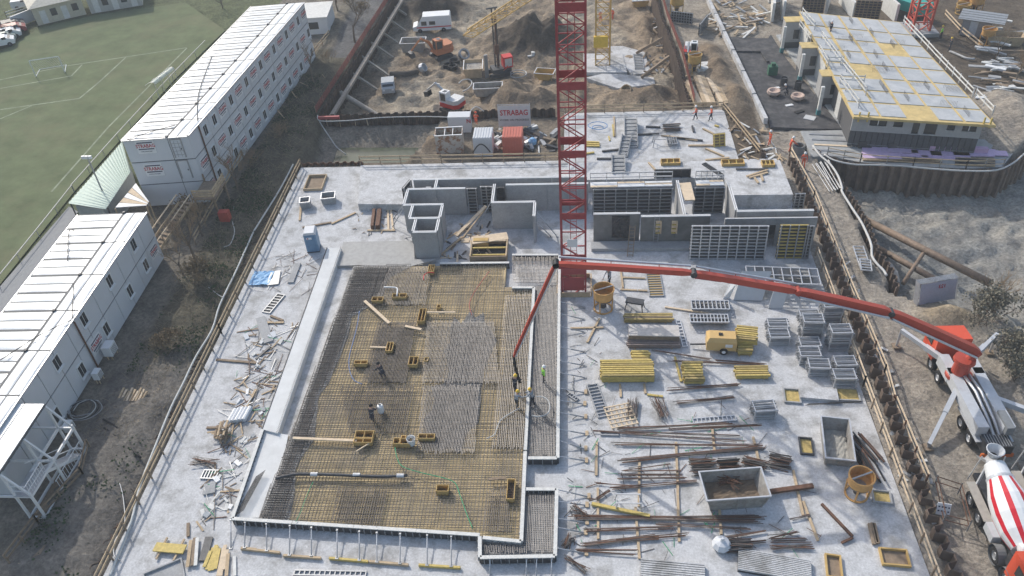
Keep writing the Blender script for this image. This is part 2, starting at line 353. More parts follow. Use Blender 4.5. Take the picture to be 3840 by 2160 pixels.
# football pitch
gr = mat('pitch_grass', (.13, .155, .085), .95, var=.22, scale=.35, bump=.4, spec=.1, dirt=(.18, .17, .105), dirt_amt=.75, dirt_scale=.12)
pl = mat('faded_line_paint', (.25, .28, .2), .9, var=.4, scale=.8)
PITCH = [at(0, 0, 560, 1449), at(0, 0, 905, 1062), at(0, 0, 1320, 600), at(0, 0, 1700, 230), at(0, 0, 1400, 20), at(0, 0, 700, 118), at(0, 0, 290, 215), at(0, 0, 0, 400), Vector((-150, 118, 0)), Vector((-150, 20, 0)), at(0, 1, -600, 1449), at(0, 1, 0, 700)]
PITCH = [Vector((p.x, p.y, .03)) for p in PITCH]
MB().add(PITCH, [tuple(range(len(PITCH)))]).struct('football_pitch', gr)
lines = MB()
def strip(m, pts, w, z):
    for a, b in zip(pts, pts[1:]):
        d = Vector((b.x - a.x, b.y - a.y, 0)).normalized(); s_ = Vector((-d.y, d.x, 0)) * w / 2
        m.quad(*[Vector((p.x, p.y, z)) for p in (a - s_, b - s_, b + s_, a + s_)])
for pts in ([(0, 605), (500, 500), (1410, 362)], [(1410, 365), (820, 960), (390, 1449)], [(0, 670), (540, 575), (620, 490)], [(0, 830), (600, 745), (750, 620), (950, 435)], [(0, 900), (240, 800)]):
    strip(lines, [at(0, 0, *p) for p in pts], .22, .045)
lines.struct('pitch_marking', pl)
# path between pitch and cabins, its kerb rail and wire
MB().add([Vector((p.x, p.y, .02)) for p in (at(0, 1, -500, 1449), at(0, 1, 0, 715), at(0, 1, 520, 110), at(0, 1, 590, 150), at(0, 1, 0, 945), at(0, 1, -300, 1449))], [tuple(range(6))]).struct('footpath', mat('paving_grey', (.27, .275, .28), .9, var=.08, scale=2))

# ------------------------------------------------------------------ concrete slabs
slab = MB(); slab.prism([(-30.35, 14), (20.85, 14), (20.85, 76.95), (-30.45, 76.95)], -.6, 0); slab.struct('ground_slab', concrete)
MB().prism([(-1.5, 76.97), (16.95, 76.97), (16.95, 88.15), (-1.5, 88.15)], -.6, -.003).struct('rear_slab', concrete)
dl = [zc(160, 62, .8), zc(130, 505, .8), zc(700, 510, .8), Vector((-16.55, 69.35, .8)), Vector((-1, 69.35, .8)), Vector((-1, 76.05, .8))]
MB().prism([(p.x, p.y) for p in dl], .002, .8).struct('raised_deck', concrete)
dr = [(-.99, 74.4), (20.45, 74.1), (20.5, 67.75), (14.6, 67.8), (14.45, 71.0), (-.99, 71.0)]
MB().prism(dr, .002, 1.5).struct('raised_deck', concrete)
# ------------------------------------------------------------------ stacked office cabins
def ray_plane(p, P0, n):             # p: ground point under a sight line at z=0, returns where that line meets a plane
    o = Vector((0, 0, CAM_H)); d = Vector(p) - o; t = (Vector(P0) - o).dot(n) / d.dot(n)
    return o + d * t
SIGN_TXT = text_mesh('STRABAG', .42, text_red, .006)
SIGN_SUB = text_mesh('WORK ON PROGRESS', .1, navy, .004)
SB = MB(); SB.add([(-.8, -.0, -.62), (.8, 0, -.62), (.8, 0, .62), (-.8, 0, .62), (-.8, -.04, -.62), (.8, -.04, -.62), (.8, -.04, .62), (-.8, -.04, .62)], [(4, 5, 6, 7), (0, 4, 7, 3), (1, 2, 6, 5), (3, 7, 6, 2), (0, 1, 5, 4)])
SB_ME = SB.mesh('sign_board', white)
BAR_ME = MB().box((0, -.05, -.04), (1.35, .02, .09)).mesh('bar', navy)
def sign(parent, P, a, s=1.0):
    inv = inverse_of(parent); M = inv @ Matrix.Translation(P) @ Matrix.Rotation(a, 4, 'Z')
    o = obj('sign_board', SB_ME, parent); o.location = M.to_translation(); o.rotation_euler = M.to_euler(); o.scale = (s, 1, s)
    t = obj('lettering', SIGN_TXT, o, (0, -.055, .1), (R(90), 0, 0)); t.scale = (.92, 1.15, 1)
    obj('bar', BAR_ME, o, (0, 0, .42)); obj('bar', BAR_ME, o, (0, 0, -.2)); obj('lettering', SIGN_SUB, o, (-.05, -.055, -.42), (R(90), 0, 0))
    return o
FR = MB()
for c, d in (((0, -.03, -.62), (.95, .1, .08)), ((0, -.03, .54), (.95, .1, .08)), ((-.44, -.03, -.54), (.08, .1, 1.08)), ((.44, -.03, -.54), (.08, .1, 1.08)), ((0, -.03, -.54), (.025, .05, 1.08)),): FR.box(c, d)
FR.box((0, -.1, -.68), (1.05, .16, .05)); FR_ME = FR.mesh('frame', white)
GL_ME = MB().box((0, -.01, -.56), (.86, .05, 1.12)).mesh('window', glass)
def window(parent, P, a, s=(1, 1)):
    inv = inverse_of(parent); M = inv @ Matrix.Translation(P) @ Matrix.Rotation(a, 4, 'Z')
    o = obj('window', GL_ME, parent); o.location = M.to_translation(); o.rotation_euler = M.to_euler(); o.scale = (s[0], 1, s[1])
    obj('frame', FR_ME, o); return o
joint = mat('cabin_joint', (.12, .125, .13), .7, var=.1)
def cabin_block(label, nr, nl, fr, fl, z, storeys, cells, ridge=.32, strips=None, right_items=()):
    """corners near-right, near-left, far-right, far-left at roof height z"""
    t = thing('container_block', label, 'building', (nr[0], nr[1], 0))
    P = lambda u, v, zz: Vector((lerp(lerp(nr[0], nl[0], u), lerp(fr[0], fl[0], u), v), lerp(lerp(nr[1], nl[1], u), lerp(fr[1], fl[1], u), v), zz))
    L = (Vector(fr) - Vector(nr)).length; W = (Vector(nl) - Vector(nr)).length
    body = MB(); e = .05; q = [P(e / W, e / L, 0), P(1 - e / W, e / L, 0), P(1 - e / W, 1 - e / L, 0), P(e / W, 1 - e / L, 0)]
    body.prism([(p.x, p.y) for p in q], .05, z - .12); body.part('body', joint, t)
    hs = z / storeys
    def wall(u0, v0, u1, v1, z0, z1):
        m = MB(); a, b = P(u0, v0, z0), P(u1, v1, z0); d = (b - a).normalized(); nn = Vector((d.y, -d.x, 0)) * .05
        if nn.dot(P(.5, .5, z0) - a) > 0: nn = -nn
        g = d * .035; a1, b1 = a + g, b - g
        vs = [a1 - nn, b1 - nn, b1, a1]; vs = vs + [v + Vector((0, 0, z1 - z0)) for v in vs]
        m.add(vs, [(3, 2, 6, 7), (2, 1, 5, 6), (0, 3, 7, 4), (7, 6, 5, 4), (0, 1, 2, 3)]); m.part('wall_panel', cont_w, t)
    for s in range(storeys):
        z0, z1 = s * hs + .06, (s + 1) * hs - .06
        for i in range(cells): wall(0, i / cells, 0, (i + 1) / cells, z0, z1)
        for a, b in ((0, ridge), (ridge, 1)): wall(a, 0, b, 0, z0, z1); wall(a, 1, b, 1, z0, z1)
        wall(1, 0, 1, 1, z0, z1)
    rb = MB(); q = [P(-.006, -.001, 0), P(1.006, -.001, 0), P(1.006, 1.001, 0), P(-.006, 1.001, 0)]; rb.prism([(p.x, p.y) for p in q], z - .11, z - .03); rb.part('roof_sheet', joint, t)
    ns = strips or cells * 2
    gap = .085
    rnd = random.Random(3)
    def foilpanel(u0, u1, v0, v1):
        m = MB(); nu, nv = 9, 5; g = []
        for j in range(nv):
            for i in range(nu):
                u, v = lerp(u0, u1, i / (nu - 1)), lerp(v0, v1, j / (nv - 1)); edge = i in (0, nu - 1) or j in (0, nv - 1)
                p = P(u, v, z - .028 if edge else z + .03 + rnd.uniform(-.014, .018) + .02 * mnoise.noise(Vector((u * 9, v * 60, z)))); g.append(p)
        m.add(g, [(j * nu + i, (j + 1) * nu + i, (j + 1) * nu + i + 1, j * nu + i + 1) for j in range(nv - 1) for i in range(nu - 1)]); m.part('roof_panel', foil, t, smooth=True)
    gu, gv = gap / W, gap / L
    for i in range(ns):
        k = 1.6 if i % 2 == 0 else .7
        foilpanel(ridge + gu * 1.3, 1 - gu * .3, i / ns + gv * k, (i + 1) / ns - gv * (.7 if i % 2 == 0 else 1.6))
    nc = max(1, ns // 4)
    for i in range(nc):
        foilpanel(gu * .3, ridge / 2 - gu * .5, i / nc + gv, (i + 1) / nc - gv); foilpanel(ridge / 2 + gu * .5, ridge - gu * 1.3, i / nc + gv, (i + 1) / nc - gv)
    gt = MB(); gt.beam(P(-.012, 0, z - .06), P(-.012, 1, z - .06), .1, .1); gt.beam(P(1.012, 0, z - .06), P(1.012, 1, z - .06), .1, .1); gt.beam(P(0, -.004, z - .06), P(1, -.004, z - .06), .1, .1); gt.part('roof_edge', steel_l, t)
    lug = MB()
    for i in range(nc + 1): lug.box(P(ridge, i / nc, z - .03), (.22, .22, .14))
    lug.part('lifting_lug', steel_d, t)
    return t, P, hs
# long three-storey row
A_, PA, hA = cabin_block('long three storey row of white stacked cabins beside the pitch', (-38.4, 70.3), (-44.9, 69.65), (-35.8, 105.75), (-42.65, 104.9), 7.9, 3, 16, .32, 40)
nA = Vector((35.45, -2.6, 0)).normalized(); aA = math.atan2(35.45, 2.6)
for r in range(3):
    for i in range(16):
        v = (i + .5) / 16; zz = hA * (r + .5) + .1
        if r == 2:
            k = 'n' if i == 0 else ('w' if i in (1, 2) or i % 2 == 0 else 's')
        elif r == 1: k = 's' if i % 2 == 0 else 'w'
        else: k = 'w' if i % 2 == 1 else ('s' if i % 4 == 0 else 's')
        p = PA(0, v + (.008 if r == 1 else 0), zz)
        if k == 's': sign(A_, p + nA * .0, aA, 1.12)
        elif k == 'w': window(A_, p, aA)
fA = math.atan2(.65, 6.5); nF = Vector((.65, -6.5, 0)).normalized()
for px, py in ((632, 305), (765, 670)):
    q = ray_plane(zd(px, py), PA(0, 0, 0), nF); sign(A_, q, fA, 1.15)
def door(parent, P, a, w, h, bars=False):
    inv = inverse_of(parent); M = inv @ Matrix.Translation(P) @ Matrix.Rotation(a, 4, 'Z')
    d = MB().box((0, -.03, 0), (w, .06, h)); d.box((w * .36, -.08, h * .45), (.08, .06, .16), mi=1); o = obj('door', d.mesh('door', [cont_w, steel_d]), parent); o.location = M.to_translation(); o.rotation_euler = M.to_euler()
    f = MB()
    for c, s in (((-w / 2 - .05, -.05, 0), (.1, .1, h)), ((w / 2 + .05, -.05, 0), (.1, .1, h)), ((0, -.05, h), (w + .2, .1, .1))): f.box(c, s)
    if bars:
        for zz in (.3, .7, 1.1, 1.5): f.box((0, -.07, h * zz / 1.9), (w, .03, .035))
        for xx in (-.2, .2): f.box((xx, -.07, .1), (.03, .03, h - .2))
    obj('door_frame', f.mesh('door_frame', steel), o)
door(A_, ray_plane(zd(1200, 470), PA(0, 0, 0), nF), fA, .95, 2.0, True)
door(A_, ray_plane(zd(1310, 800), PA(0, 0, 0), nF), fA, .95, 2.0)
dp = MB(); a0 = PA(0, .062, 7.8) + nA * .12; dp.rod(a0, a0 - Vector((0, 0, 7.7)), .07, 6); dp.part('downpipe', rust, A_)
# nearer two-storey row
B_, PB, hB = cabin_block('nearer two storey row of white stacked cabins with shining foil roof', (-39.3, 33.3), (-45.35, 33.3), (-39.65, 60.78), (-46.04, 60.5), 5.3, 2, 12, .32, 24)
aB = math.atan2(27.48, -.35); nB = Vector((27.48, .35, 0)).normalized()
for px, py in ((1165, 320), (955, 640), (730, 975), (495, 1355), (1275, 500), (1135, 725), (930, 1060), (715, 1420)):
    window(B_, ray_plane(zf(px, py), PB(0, 0, 0), nB), aB)
window(B_, ray_plane(at(0, 2, 425, 235), PB(0, 0, 0), nB), aB)
sign(B_, ray_plane(zf(1348, 378), PB(0, 0, 0), nB), aB, .9); sign(B_, ray_plane(zf(845, 1190), PB(0, 0, 0), nB), aB, 1.05)
q = ray_plane(zf(640, 1000), PB(0, 0, 0), nB) + nB * .1; MB().rod(q, Vector((q.x, q.y, .1)), .07, 6).part('downpipe', rust, B_)
for k, p in enumerate((at(0, 1, 840, 1210, .5), at(0, 1, 745, 1395, .5), at(0, 2, 530, 340, .5))):
    t = thing('air_conditioner', ['large white air conditioner on a timber stand under the wall sign', 'small white air conditioner beside the nearer cabin row, second along', 'white air conditioner next to the open stair of the cabins'][k], 'air conditioner', (p.x, p.y, .02), 0)
    s = (.75, 1.0, .95) if k == 0 else (.5, .7, .7)
    MB().box((0, 0, .45), s).part('housing', white, t, False)
    g = MB()
    for i in range(6): g.box((s[0] / 2 + .01, 0, .5 + i * s[2] / 7), (.02, s[1] * .8, .03))
    g.part('grille', steel_d, t, False)
    g = MB()
    for x in (-.25, .25):
        for y in (-s[1] / 2.4, s[1] / 2.4): g.box((x * s[0], y, 0), (.07, .07, .45))
    g.part('stand', plank, t, False)
# roofed open stair at the near end
rz = 5.0
c0, c1 = at(0, 2, 340, 150, rz), at(0, 2, 72, 655, rz)
t = thing('stair_tower', 'open white steel stair tower at the near end of the cabins', 'stairs', (c0.x, c0.y, 0))
x0, x1 = -39.25, c0.x; y0, y1 = c1.y - .3, c0.y
MB().prism([(x0 - 2.5, y0), (x1, y0), (x1, y1), (x0 - 2.5, y1)], rz - .14, rz).part('roof', joint, t)
for i in range(3):
    xa = lerp(x0 - 2.5, x1, i / 3); m = MB(); m.box(((xa + (x1 - x0 + 2.5) / 6), (y0 + y1) / 2, rz + .002), ((x1 - x0 + 2.5) / 3 - .07, y1 - y0 - .08, .04)); m.part('roof_panel', foil, t)
px2 = x1 + 1.1
for x in (x1, px2):
    for y in (y0 + .1, (y0 + y1) / 2, y1 - .1):
        MB().box((x, y, 0), (.14, .14, rz - .15 if x == x1 else 2.9)).part('post', white, t)
for zz in (2.55,):
    for x in (x1, px2): MB().beam((x, y0, zz), (x, y1, zz), .12, .2).part('beam', white, t)
    for y in (y0 + .1, (y0 + y1) / 2, y1 - .1): MB().beam((x1 - 2.0, y, zz), (px2, y, zz), .12, .18).part('beam', white, t)
MB().box(((x1 + px2) / 2, y0 + 1.0, 2.62), (px2 - x1 + .1, 2.0, .06)).part('landing', steel_l, t)
for k, (ya, yb, za_, zb_) in enumerate(((y1 - .6, y0 + 2.0, .1, 2.6),)):
    for i in range(12):
        f_ = i / 11; MB().box(((x1 + px2) / 2, lerp(ya, yb, f_), lerp(za_, zb_, f_)), (.95, .3, .05)).part('step', steel_l, t)
    for x in (x1 + .08, px2 - .08): MB().beam((x, ya, za_), (x, yb, zb_), .06, .22).part('stringer', white, t); MB().beam((x, ya, za_ + 1), (x, yb, zb_ + 1), .05, .05).part('handrail', white, t)
for y in (y0 + .1,):
    for zz in (3.1, 3.6): MB().beam((x1, y, zz), (px2, y, zz), .05, .05).part('handrail', white, t)
for zz in (3.1, 3.6): MB().beam((px2, y0, zz), (px2, y0 + 2.1, zz), .05, .05).part('handrail', white, t)
for y in (y0 + .1, (y0 + y1) / 2, y1 - .1): MB().beam((x1, y, rz - .2), (px2, y, 2.75), .12, .14).part('brace', white, t)
for x in (x1, px2): MB().beam((x, y0, .25), (x, y1, .25), .12, .16).part('beam', white, t)
MB().beam((x1, y1 - .1, .25), (px2, y1 - .1, .25), .12, .16).part('beam', white, t); MB().beam((x1, y0 + .1, .25), (px2, y0 + .1, .25), .12, .16).part('beam', white, t)
for i in range(9): MB().beam((px2, y0 + .2 + i * .24, 2.65), (px2, y0 + .2 + i * .24, 3.6), .03, .03).part('baluster', white, t)
for i in range(12): MB().beam((px2, lerp(y0 + 2.4, y1 - .3, i / 11), .3), (px2, lerp(y0 + 2.4, y1 - .3, i / 11), 1.25), .03, .03).part('baluster', white, t)
MB().beam((px2, y0 + 2.3, 1.28), (px2, y1 - .2, 1.28), .05, .05).part('handrail', white, t)
MB().box(((x1 + px2) / 2 + .6, (y0 + y1) / 2, .02), (2.6, y1 - y0, .08)).thing('timber_platform', plank_d, 'weathered timber platform under the white stair tower', 'platform')
# green corrugated roof shed between pitch and cabins
c = [at(0, 0, 930, 1090, 3), at(0, 0, 985, 1300, 3), at(0, 1, 800, 130, 3), at(0, 1, 525, 105, 3)]
t = thing('corrugated_shed', 'long shed with pale green corrugated roof beside the pitch', 'shed', (c[3].x, c[3].y, 0))
nn = 44; m = MB(); vs = []
for i in range(nn + 1):
    f_ = i / nn; a, b = c[0].lerp(c[3], f_), c[1].lerp(c[2], f_); zz = .08 * (i % 2); vs += [a + Vector((0, 0, zz + .3)), b + Vector((0, 0, zz))]
m.add(vs, [(2 * i, 2 * i + 1, 2 * i + 3, 2 * i + 2) for i in range(nn)]); m.part('roof', tin, t)
m = MB(); q = [c[0].lerp(c[1], .1), c[1].lerp(c[0], .1), c[2].lerp(c[3], .1), c[3].lerp(c[2], .1)]; q = [p.lerp((c[0] + c[1] + c[2] + c[3]) / 4, .05) for p in q]
m.prism([(p.x, p.y) for p in q], 0, 2.9); m.part('wall', mat('shed_wall', (.3, .32, .32), .8), t)
for p in (c[2], c[3]): MB().rod((p.x, p.y + .3, 0), (p.x, p.y + .3, 3), .07, 6).part('post', steel_d, t)
# canopy of boards between the two rows
q = [zd(470, 890, 2.6), zd(680, 1185, 2.6), zd(640, 1250, 2.6), zd(135, 1290, 2.6)]
t = thing('board_canopy', 'low pale board canopy between the two cabin rows', 'canopy', (q[3].x, q[3].y, 0))
for i in range(5):
    a, b = q[0].lerp(q[3], i / 5), q[0].lerp(q[3], (i + 1) / 5 - .02); d, e = q[1].lerp(q[2], i / 5), q[1].lerp(q[2], (i + 1) / 5 - .02)
    m = MB(); m.prism([(p.x, p.y) for p in (a, b, e, d)], 2.55 + i * .004, 2.62 + i * .004); m.part('board', plank_p if i % 2 else cont_w, t)
for p in (q[3], q[2], q[0], q[1]):
    MB().box((p.x, p.y, 0), (.1, .1, 2.55)).part('post', plank, t)
# ------------------------------------------------------------------ sheet pile walls
def pile_mesh(name, w, amp, h, m, th=.06):
    pr = [(0, 0), (.16, 0), (.32, 1), (.68, 1), (.84, 0), (1, 0)]
    b = MB(); vs = []
    for zz in (0, h):
        vs += [(w * (x - .5), amp * y, zz) for x, y in pr] + [(w * (x - .5), amp * y + th, zz) for x, y in pr]
    n = 6; fs = []
    for i in range(n - 1):
        fs += [(i, i + 1, 12 + i + 1, 12 + i), (6 + i + 1, 6 + i, 18 + i, 18 + i + 1), (12 + i, 12 + i + 1, 18 + i + 1, 18 + i)]
    fs += [(0, 12, 18, 6), (5, 11, 23, 17)]
    b.add(vs, fs); return b.mesh(name, m)
def pile_wall(label, pts, z0, z1, w, amp, m, flip=False, jitter=0):
    t = thing('sheet_pile_wall', label, 'sheet piling', (pts[0][0], pts[0][1], z0))
    me = pile_mesh('sheet_pile', w, amp, z1 - z0, m); rnd = random.Random(5)
    for a, b in zip(pts, pts[1:]):
        a, b = Vector((a[0], a[1], 0)), Vector((b[0], b[1], 0)); L = (b - a).length; n = max(1, round(L / w)); an = ang(a, b)
        for i in range(n):
            p = a.lerp(b, (i + .5) / n); o = obj('sheet_pile', me, t, (p.x - pts[0][0], p.y - pts[0][1], -rnd.uniform(0, jitter)), (0, 0, an + (math.pi if flip else 0))); o.scale = (L / n / w, 1, 1)
    return t
pile_wall('sheet piling along the strutted left side of the rear pit', [(-31.0, 89), (-28.4, 129)], -4, .35, .8, .3, pile)
pile_wall('dark sheet piling across the near side of the rear pit', [(-31.1, 88.6), (-9.5, 88.75), (-2.6, 88.75)], -4, .3, 1.0, .35, pile, jitter=.12)
pile_wall('sheet piling along the right side of the rear pit', [(13.25, 89.2), (13.1, 103), (12.2, 116), (12, 129)], -4, .5, .8, .3, pile_b, jitter=.2)
pile_wall('curved brown sheet piling around the apartment block platform', [(p.x, p.y - .3) for p in WALL_CURVE] + [(50, 80), (56, 86)], -4, .1, .95, .4, pile_b)
pile_wall('brown sheet piling stepping along the grey sand pit beside the path', [(p.x + .35, p.y) for p in PIPE_LINE], -4, .3, .9, .3, pile_b, jitter=.15)
pile_wall('row of brown sheet piles standing along the right edge of the slab', [(21.75, 26), (21.9, 44), (22.0, 61), (21.8, 76)], -1.2, .95, 1.3, .6, pile_b, flip=True, jitter=.2)
pile_wall('dark sheet piling along the left edge of the slab', [(-31.15, 22), (-31.25, 50), (-31.3, 77)], -2.2, -.05, .9, .35, pile, jitter=.1)
pile_wall('rusty sheet piling behind the left rear corner of the slab', [(-31, 77.3), (-23.5, 77.4)], -3, .25, .8, .3, rust)
pile_wall('sheet piling at the corner beside the rear slab', [(17.3, 88.5), (18.6, 82), (19.8, 77.3)], -2, .5, 1.0, .35, pile_b, flip=True, jitter=.2)
# waler beam and raking struts of the left wall
def wall_pt(y, z, off=.5): return Vector((lerp(-31.0, -28.4, (y - 89) / 40) + off, y, z))
MB().beam(wall_pt(89.5, -.75, .7), wall_pt(129, -.75, .7), .5, .4).thing('waler_beam', mat('dusty_steel', (.27, .24, .21), .8, var=.25), 'long dusty steel waler beam along the strutted pit wall', 'beam')
ST = [((1025, 40), (1175, 140)), ((970, 120), (1130, 235)), ((910, 215), (1070, 325)), ((860, 315), (1035, 435)), ((795, 425), (1030, 590)), ((715, 545), (920, 680)), ((620, 690), (930, 880))]
NM = ['raking steel strut farthest back in the pit', 'raking steel strut second from the back', 'raking steel strut third from the back', 'raking steel strut in the middle of the row', 'raking steel strut fifth from the back', 'raking steel strut beside the thick pipe strut', 'thick pale pipe strut nearest the front corner of the pit']
for k, (a, b) in enumerate(ST):
    p, q = at(1, 0, *a, -.75), at(1, 0, *b, -2.9); m = MB()
    if k < 6: m.beam(p, q, .26, .3)
    else: m.rod(p, q, .34, 12, cap=True)
    m.thing('raking_strut', mat('dusty_strut', (.36, .32, .27), .7, var=.2), NM[k], 'strut', 'raking struts in the rear pit')
MB().beam(at(1, 0, 470, 890, .5), at(1, 0, 630, 885, .5), .3, .35).thing('red_beam', red, 'red steel beam across the corner of the rear pit', 'beam')
def net(name, label, pts, z0, h, m, step=.35):
    t = thing(name, label, 'safety net', (pts[0][0], pts[0][1], z0)); g = MB(); ps = []
    for a, b in zip(pts, pts[1:]):
        a, b = Vector((a[0], a[1], z0)), Vector((b[0], b[1], z0)); L = (b - a).length; n = int(L / step)
        for i in range(n + 1): p = a.lerp(b, i / n); g.beam(p, p + Vector((0, 0, h)), .07, .05)
        for k in range(5): q = Vector((0, 0, h * (k + .3) / 5)); g.beam(a + q, b + q, .05, .09)
        for i in range(int(L / 3) + 1): p = a.lerp(b, i * 3 / L); ps.append(p)
    g.part('mesh', m, t)
    for p in ps: MB().beam(p, p + Vector((0, 0, h + .1)), .08, .08).part('post', plank_d, t)
    return t
net_red = mat('red_netting', (.24, .08, .065), .9, var=.35)
net('safety_net', 'red safety net along the top of the strutted pit wall', [(-31.8, 89.5), (-29.3, 129)], .1, .9, net_red)
net('safety_net', 'red safety net along the right side of the rear pit', [(13.7, 89.4), (13.6, 103), (12.8, 116), (12.6, 128)], .4, .9, net_red)
# ------------------------------------------------------------------ hoses and pipes on the ground
def hose(name, label, cat, pts, r, m, n=7, group=None, sub=4):
    ps = [Vector(p) for p in pts]; out = []
    for i in range(len(ps) - 1):
        p0, p1, p2, p3 = ps[max(i - 1, 0)], ps[i], ps[i + 1], ps[min(i + 2, len(ps) - 1)]
        for k in range(sub):
            t = k / sub; out.append(.5 * ((2 * p1) + (p2 - p0) * t + (2 * p0 - 5 * p1 + 4 * p2 - p3) * t * t + (3 * p1 - p0 - 3 * p2 + p3) * t ** 3))
    out.append(ps[-1]); m_ = MB(); m_.path(out, r * .7, n); return m_.thing(name, m, label, cat, group, smooth=True)
hose('white_hose', 'white hose draped along the dark piling of the rear pit', 'hose', [at(1, 0, *p) for p in ((465, 870, .4), (490, 913, .35), (700, 910, .35), (850, 895, .35), (1000, 885, .38), (1300, 880, .38), (1600, 887, .38), (1610, 850, .8), (1660, 805, 1.0), (1720, 840, .5))], .09, hose_w)
hose('white_hose', 'white hose running down the muddy bank to the pond', 'hose', [at(1, 0, *p) for p in ((462, 885, .3), (500, 950, -.2), (560, 1040, -1), (610, 1110, -1.7), (680, 1167, -2.2))], .09, hose_w)
hose('white_pipe', 'white pipe lying on top of the piling beside the sand pit', 'pipe', [at(3, 0, 340, 1100, .4), at(3, 0, 390, 1170, .4), at(3, 0, 470, 1240, .4), at(3, 0, 530, 1330, .4), at(3, 0, 560, 1420, .4), *[at(3, 1, x, y, .45) for x, y in ((560, 0), (640, 130), (700, 220), (745, 310), (780, 400), (785, 480), (820, 540), (870, 590), (895, 630))]], .16, hose_w)
hose('white_pipe', 'long white pipe following the curved brown piling', 'pipe', [at(3, 0, *p, .3) for p in ((425, 1165), (500, 1210), (640, 1240), (800, 1245), (1000, 1252), (1250, 1275), (1500, 1290), (1720, 1285), (1850, 1230), (1932, 1160))], .13, hose_w)
hose('water_pipe', 'pale pipe running along the piling left of the slab', 'pipe', [at(*p) for p in ((1, 0, 280, 1240, .15), (1, 0, 180, 1430, .15), (1, 1, 0, 270, .15), (0, 1, 1900, 330, .15), (0, 1, 1780, 600, .15), (0, 1, 1660, 850, .15), (0, 1, 1600, 1040, .15), (0, 1, 1480, 1240, .15), (0, 1, 1380, 1449, .15), (0, 2, 1290, 180, .15), (0, 2, 1180, 450, .15), (0, 2, 1060, 760, .15), (0, 2, 990, 1040, .15), (0, 2, 870, 1340, .15), (0, 2, 830, 1449, .15))], .12, mat('pale_grey_pipe', (.5, .52, .52), .6, var=.12))
hose('thin_hose', 'thin grey hose curving over the bank beside the stair tower', 'hose', [at(*p, .12) for p in ((0, 2, 620, 475), (0, 2, 720, 490), (0, 2, 830, 610), (0, 2, 910, 770), (0, 2, 940, 950), (0, 2, 935, 1080), (0, 2, 870, 1180), (0, 2, 860, 1290), (0, 2, 905, 1330))], .06, steel)
hose('thin_hose', 'thin hose looping over the dry mound near the bare trees', 'hose', [at(*p, .25) for p in ((0, 1, 1765, 110), (0, 1, 1755, 220), (0, 1, 1770, 300), (0, 1, 1740, 390), (0, 1, 1690, 415))], .06, hose_w)
hose('thin_hose', 'thin hose crossing the bank below the bare trees', 'hose', [at(*p, .25) for p in ((0, 1, 1470, 520), (0, 1, 1490, 620), (0, 1, 1540, 690), (0, 1, 1640, 770), (0, 1, 1690, 800))], .06, hose_w)
rc = random.Random(2); pc = at(0, 2, 640, 200, .1)
for k in range(4):
    hose('cable_coil', ['loose cable loops beside the open stair, outermost', 'pale cable loop heaped beside the stair tower', 'dark cable loops in the heap near the cabins', 'cable trailing from the heap toward the bank'][k], 'cable', [pc + Vector((math.cos(a * 1.1 + k) * (1.0 - .06 * a + .2 * k), math.sin(a * 1.1 + k) * (1.2 - .05 * a), .05 + .03 * a)) for a in range(9)], .05, [steel_d, hose_w, black, steel][k])
# brown pipes in the sand pit
def pipe_on(label, a, b, r, m):
    mb = MB(); mb.rod(a, b, r, 14, cap=True); return mb.thing('steel_pipe', m, label, 'pipe', smooth=True)
brown_pipe = mat('brown_pipe', (.21, .155, .115), .7, .1, var=.3, dirt=(.12, .1, .08), dirt_amt=.6)
pipe_on('long thick brown pipe lying across the grey sand pit', at(3, 1, 675, 180, -2.3), at(3, 1, 1680, 690, -.2), .34, brown_pipe)
pipe_on('shorter brown strut pipe beside the puddle in the sand pit', at(3, 1, 790, 400, -2.2), at(3, 1, 1260, 660, -.9), .28, brown_pipe)
pipe_on('short brown tie pipe between the two long pipes', at(3, 1, 1170, 465, -1.2), at(3, 1, 1020, 690, -1.0), .18, brown_pipe)
MB().add([p for p in (at(3, 1, 700, 200, -2.75), at(3, 1, 720, 470, -2.75), at(3, 1, 1000, 690, -1.95), at(3, 1, 980, 600, -1.95))], [(0, 1, 2, 3)]).struct('puddle', mat('puddle_water', (.14, .15, .155), .1, var=.1, spec=.5))
# ------------------------------------------------------------------ timber guard rails
def rail_fence(label, pts, zs=(.55, 1.0), post=1.1, every=2.2, m=plank, pm=plank_d, w=.05, h=.16, off=0, name='guard_rail', breaks=None):
    pts = [Vector((p[0], p[1], p[2] if len(p) > 2 else 0)) for p in pts]; b0 = pts[0]; t = thing(name, label, 'fence', (b0[0], b0[1], b0[2] if len(b0) > 2 else 0))
    for a, b in zip(pts, pts[1:]):
        a, b = Vector(a), Vector(b); L = (b - a).length; n = max(1, round(L / every)); d = (b - a).normalized(); s = Vector((d.y, -d.x, 0)) * .06
        for i in range(n + 1): p = a.lerp(b, i / n); MB().beam(p, p + Vector((0, 0, post)), .09, .09).part('post', pm, t)
        nb = max(1, round(L / 4.4))
        for z in zs:
            for i in range(nb):
                u = Vector((0, 0, z + .012 * (i % 2))); MB().beam(a.lerp(b, i / nb) + u + s, a.lerp(b, (i + 1) / nb - .004) + u + s, w, h).part('rail', m, t)
    return t
rail_fence('long timber guard rail along the left edge of the slab', [(-30.35, 77), (-30.3, 50), (-30.2, 24)])
rail_fence('timber guard rail along the right edge of the slab', [(20.95, 24), (21.05, 44), (21.1, 60)], zs=(.5, 1.0), m=plank_p)
rail_fence('timber guard rail beside the service path right of the slab', [at(3, 2, 930, 160), at(3, 1, 870, 1380), at(3, 1, 600, 730), at(3, 1, 340, 60), at(3, 0, 160, 1180)], zs=(.55, 1.05), m=plank_p, pm=rust, every=2.6)
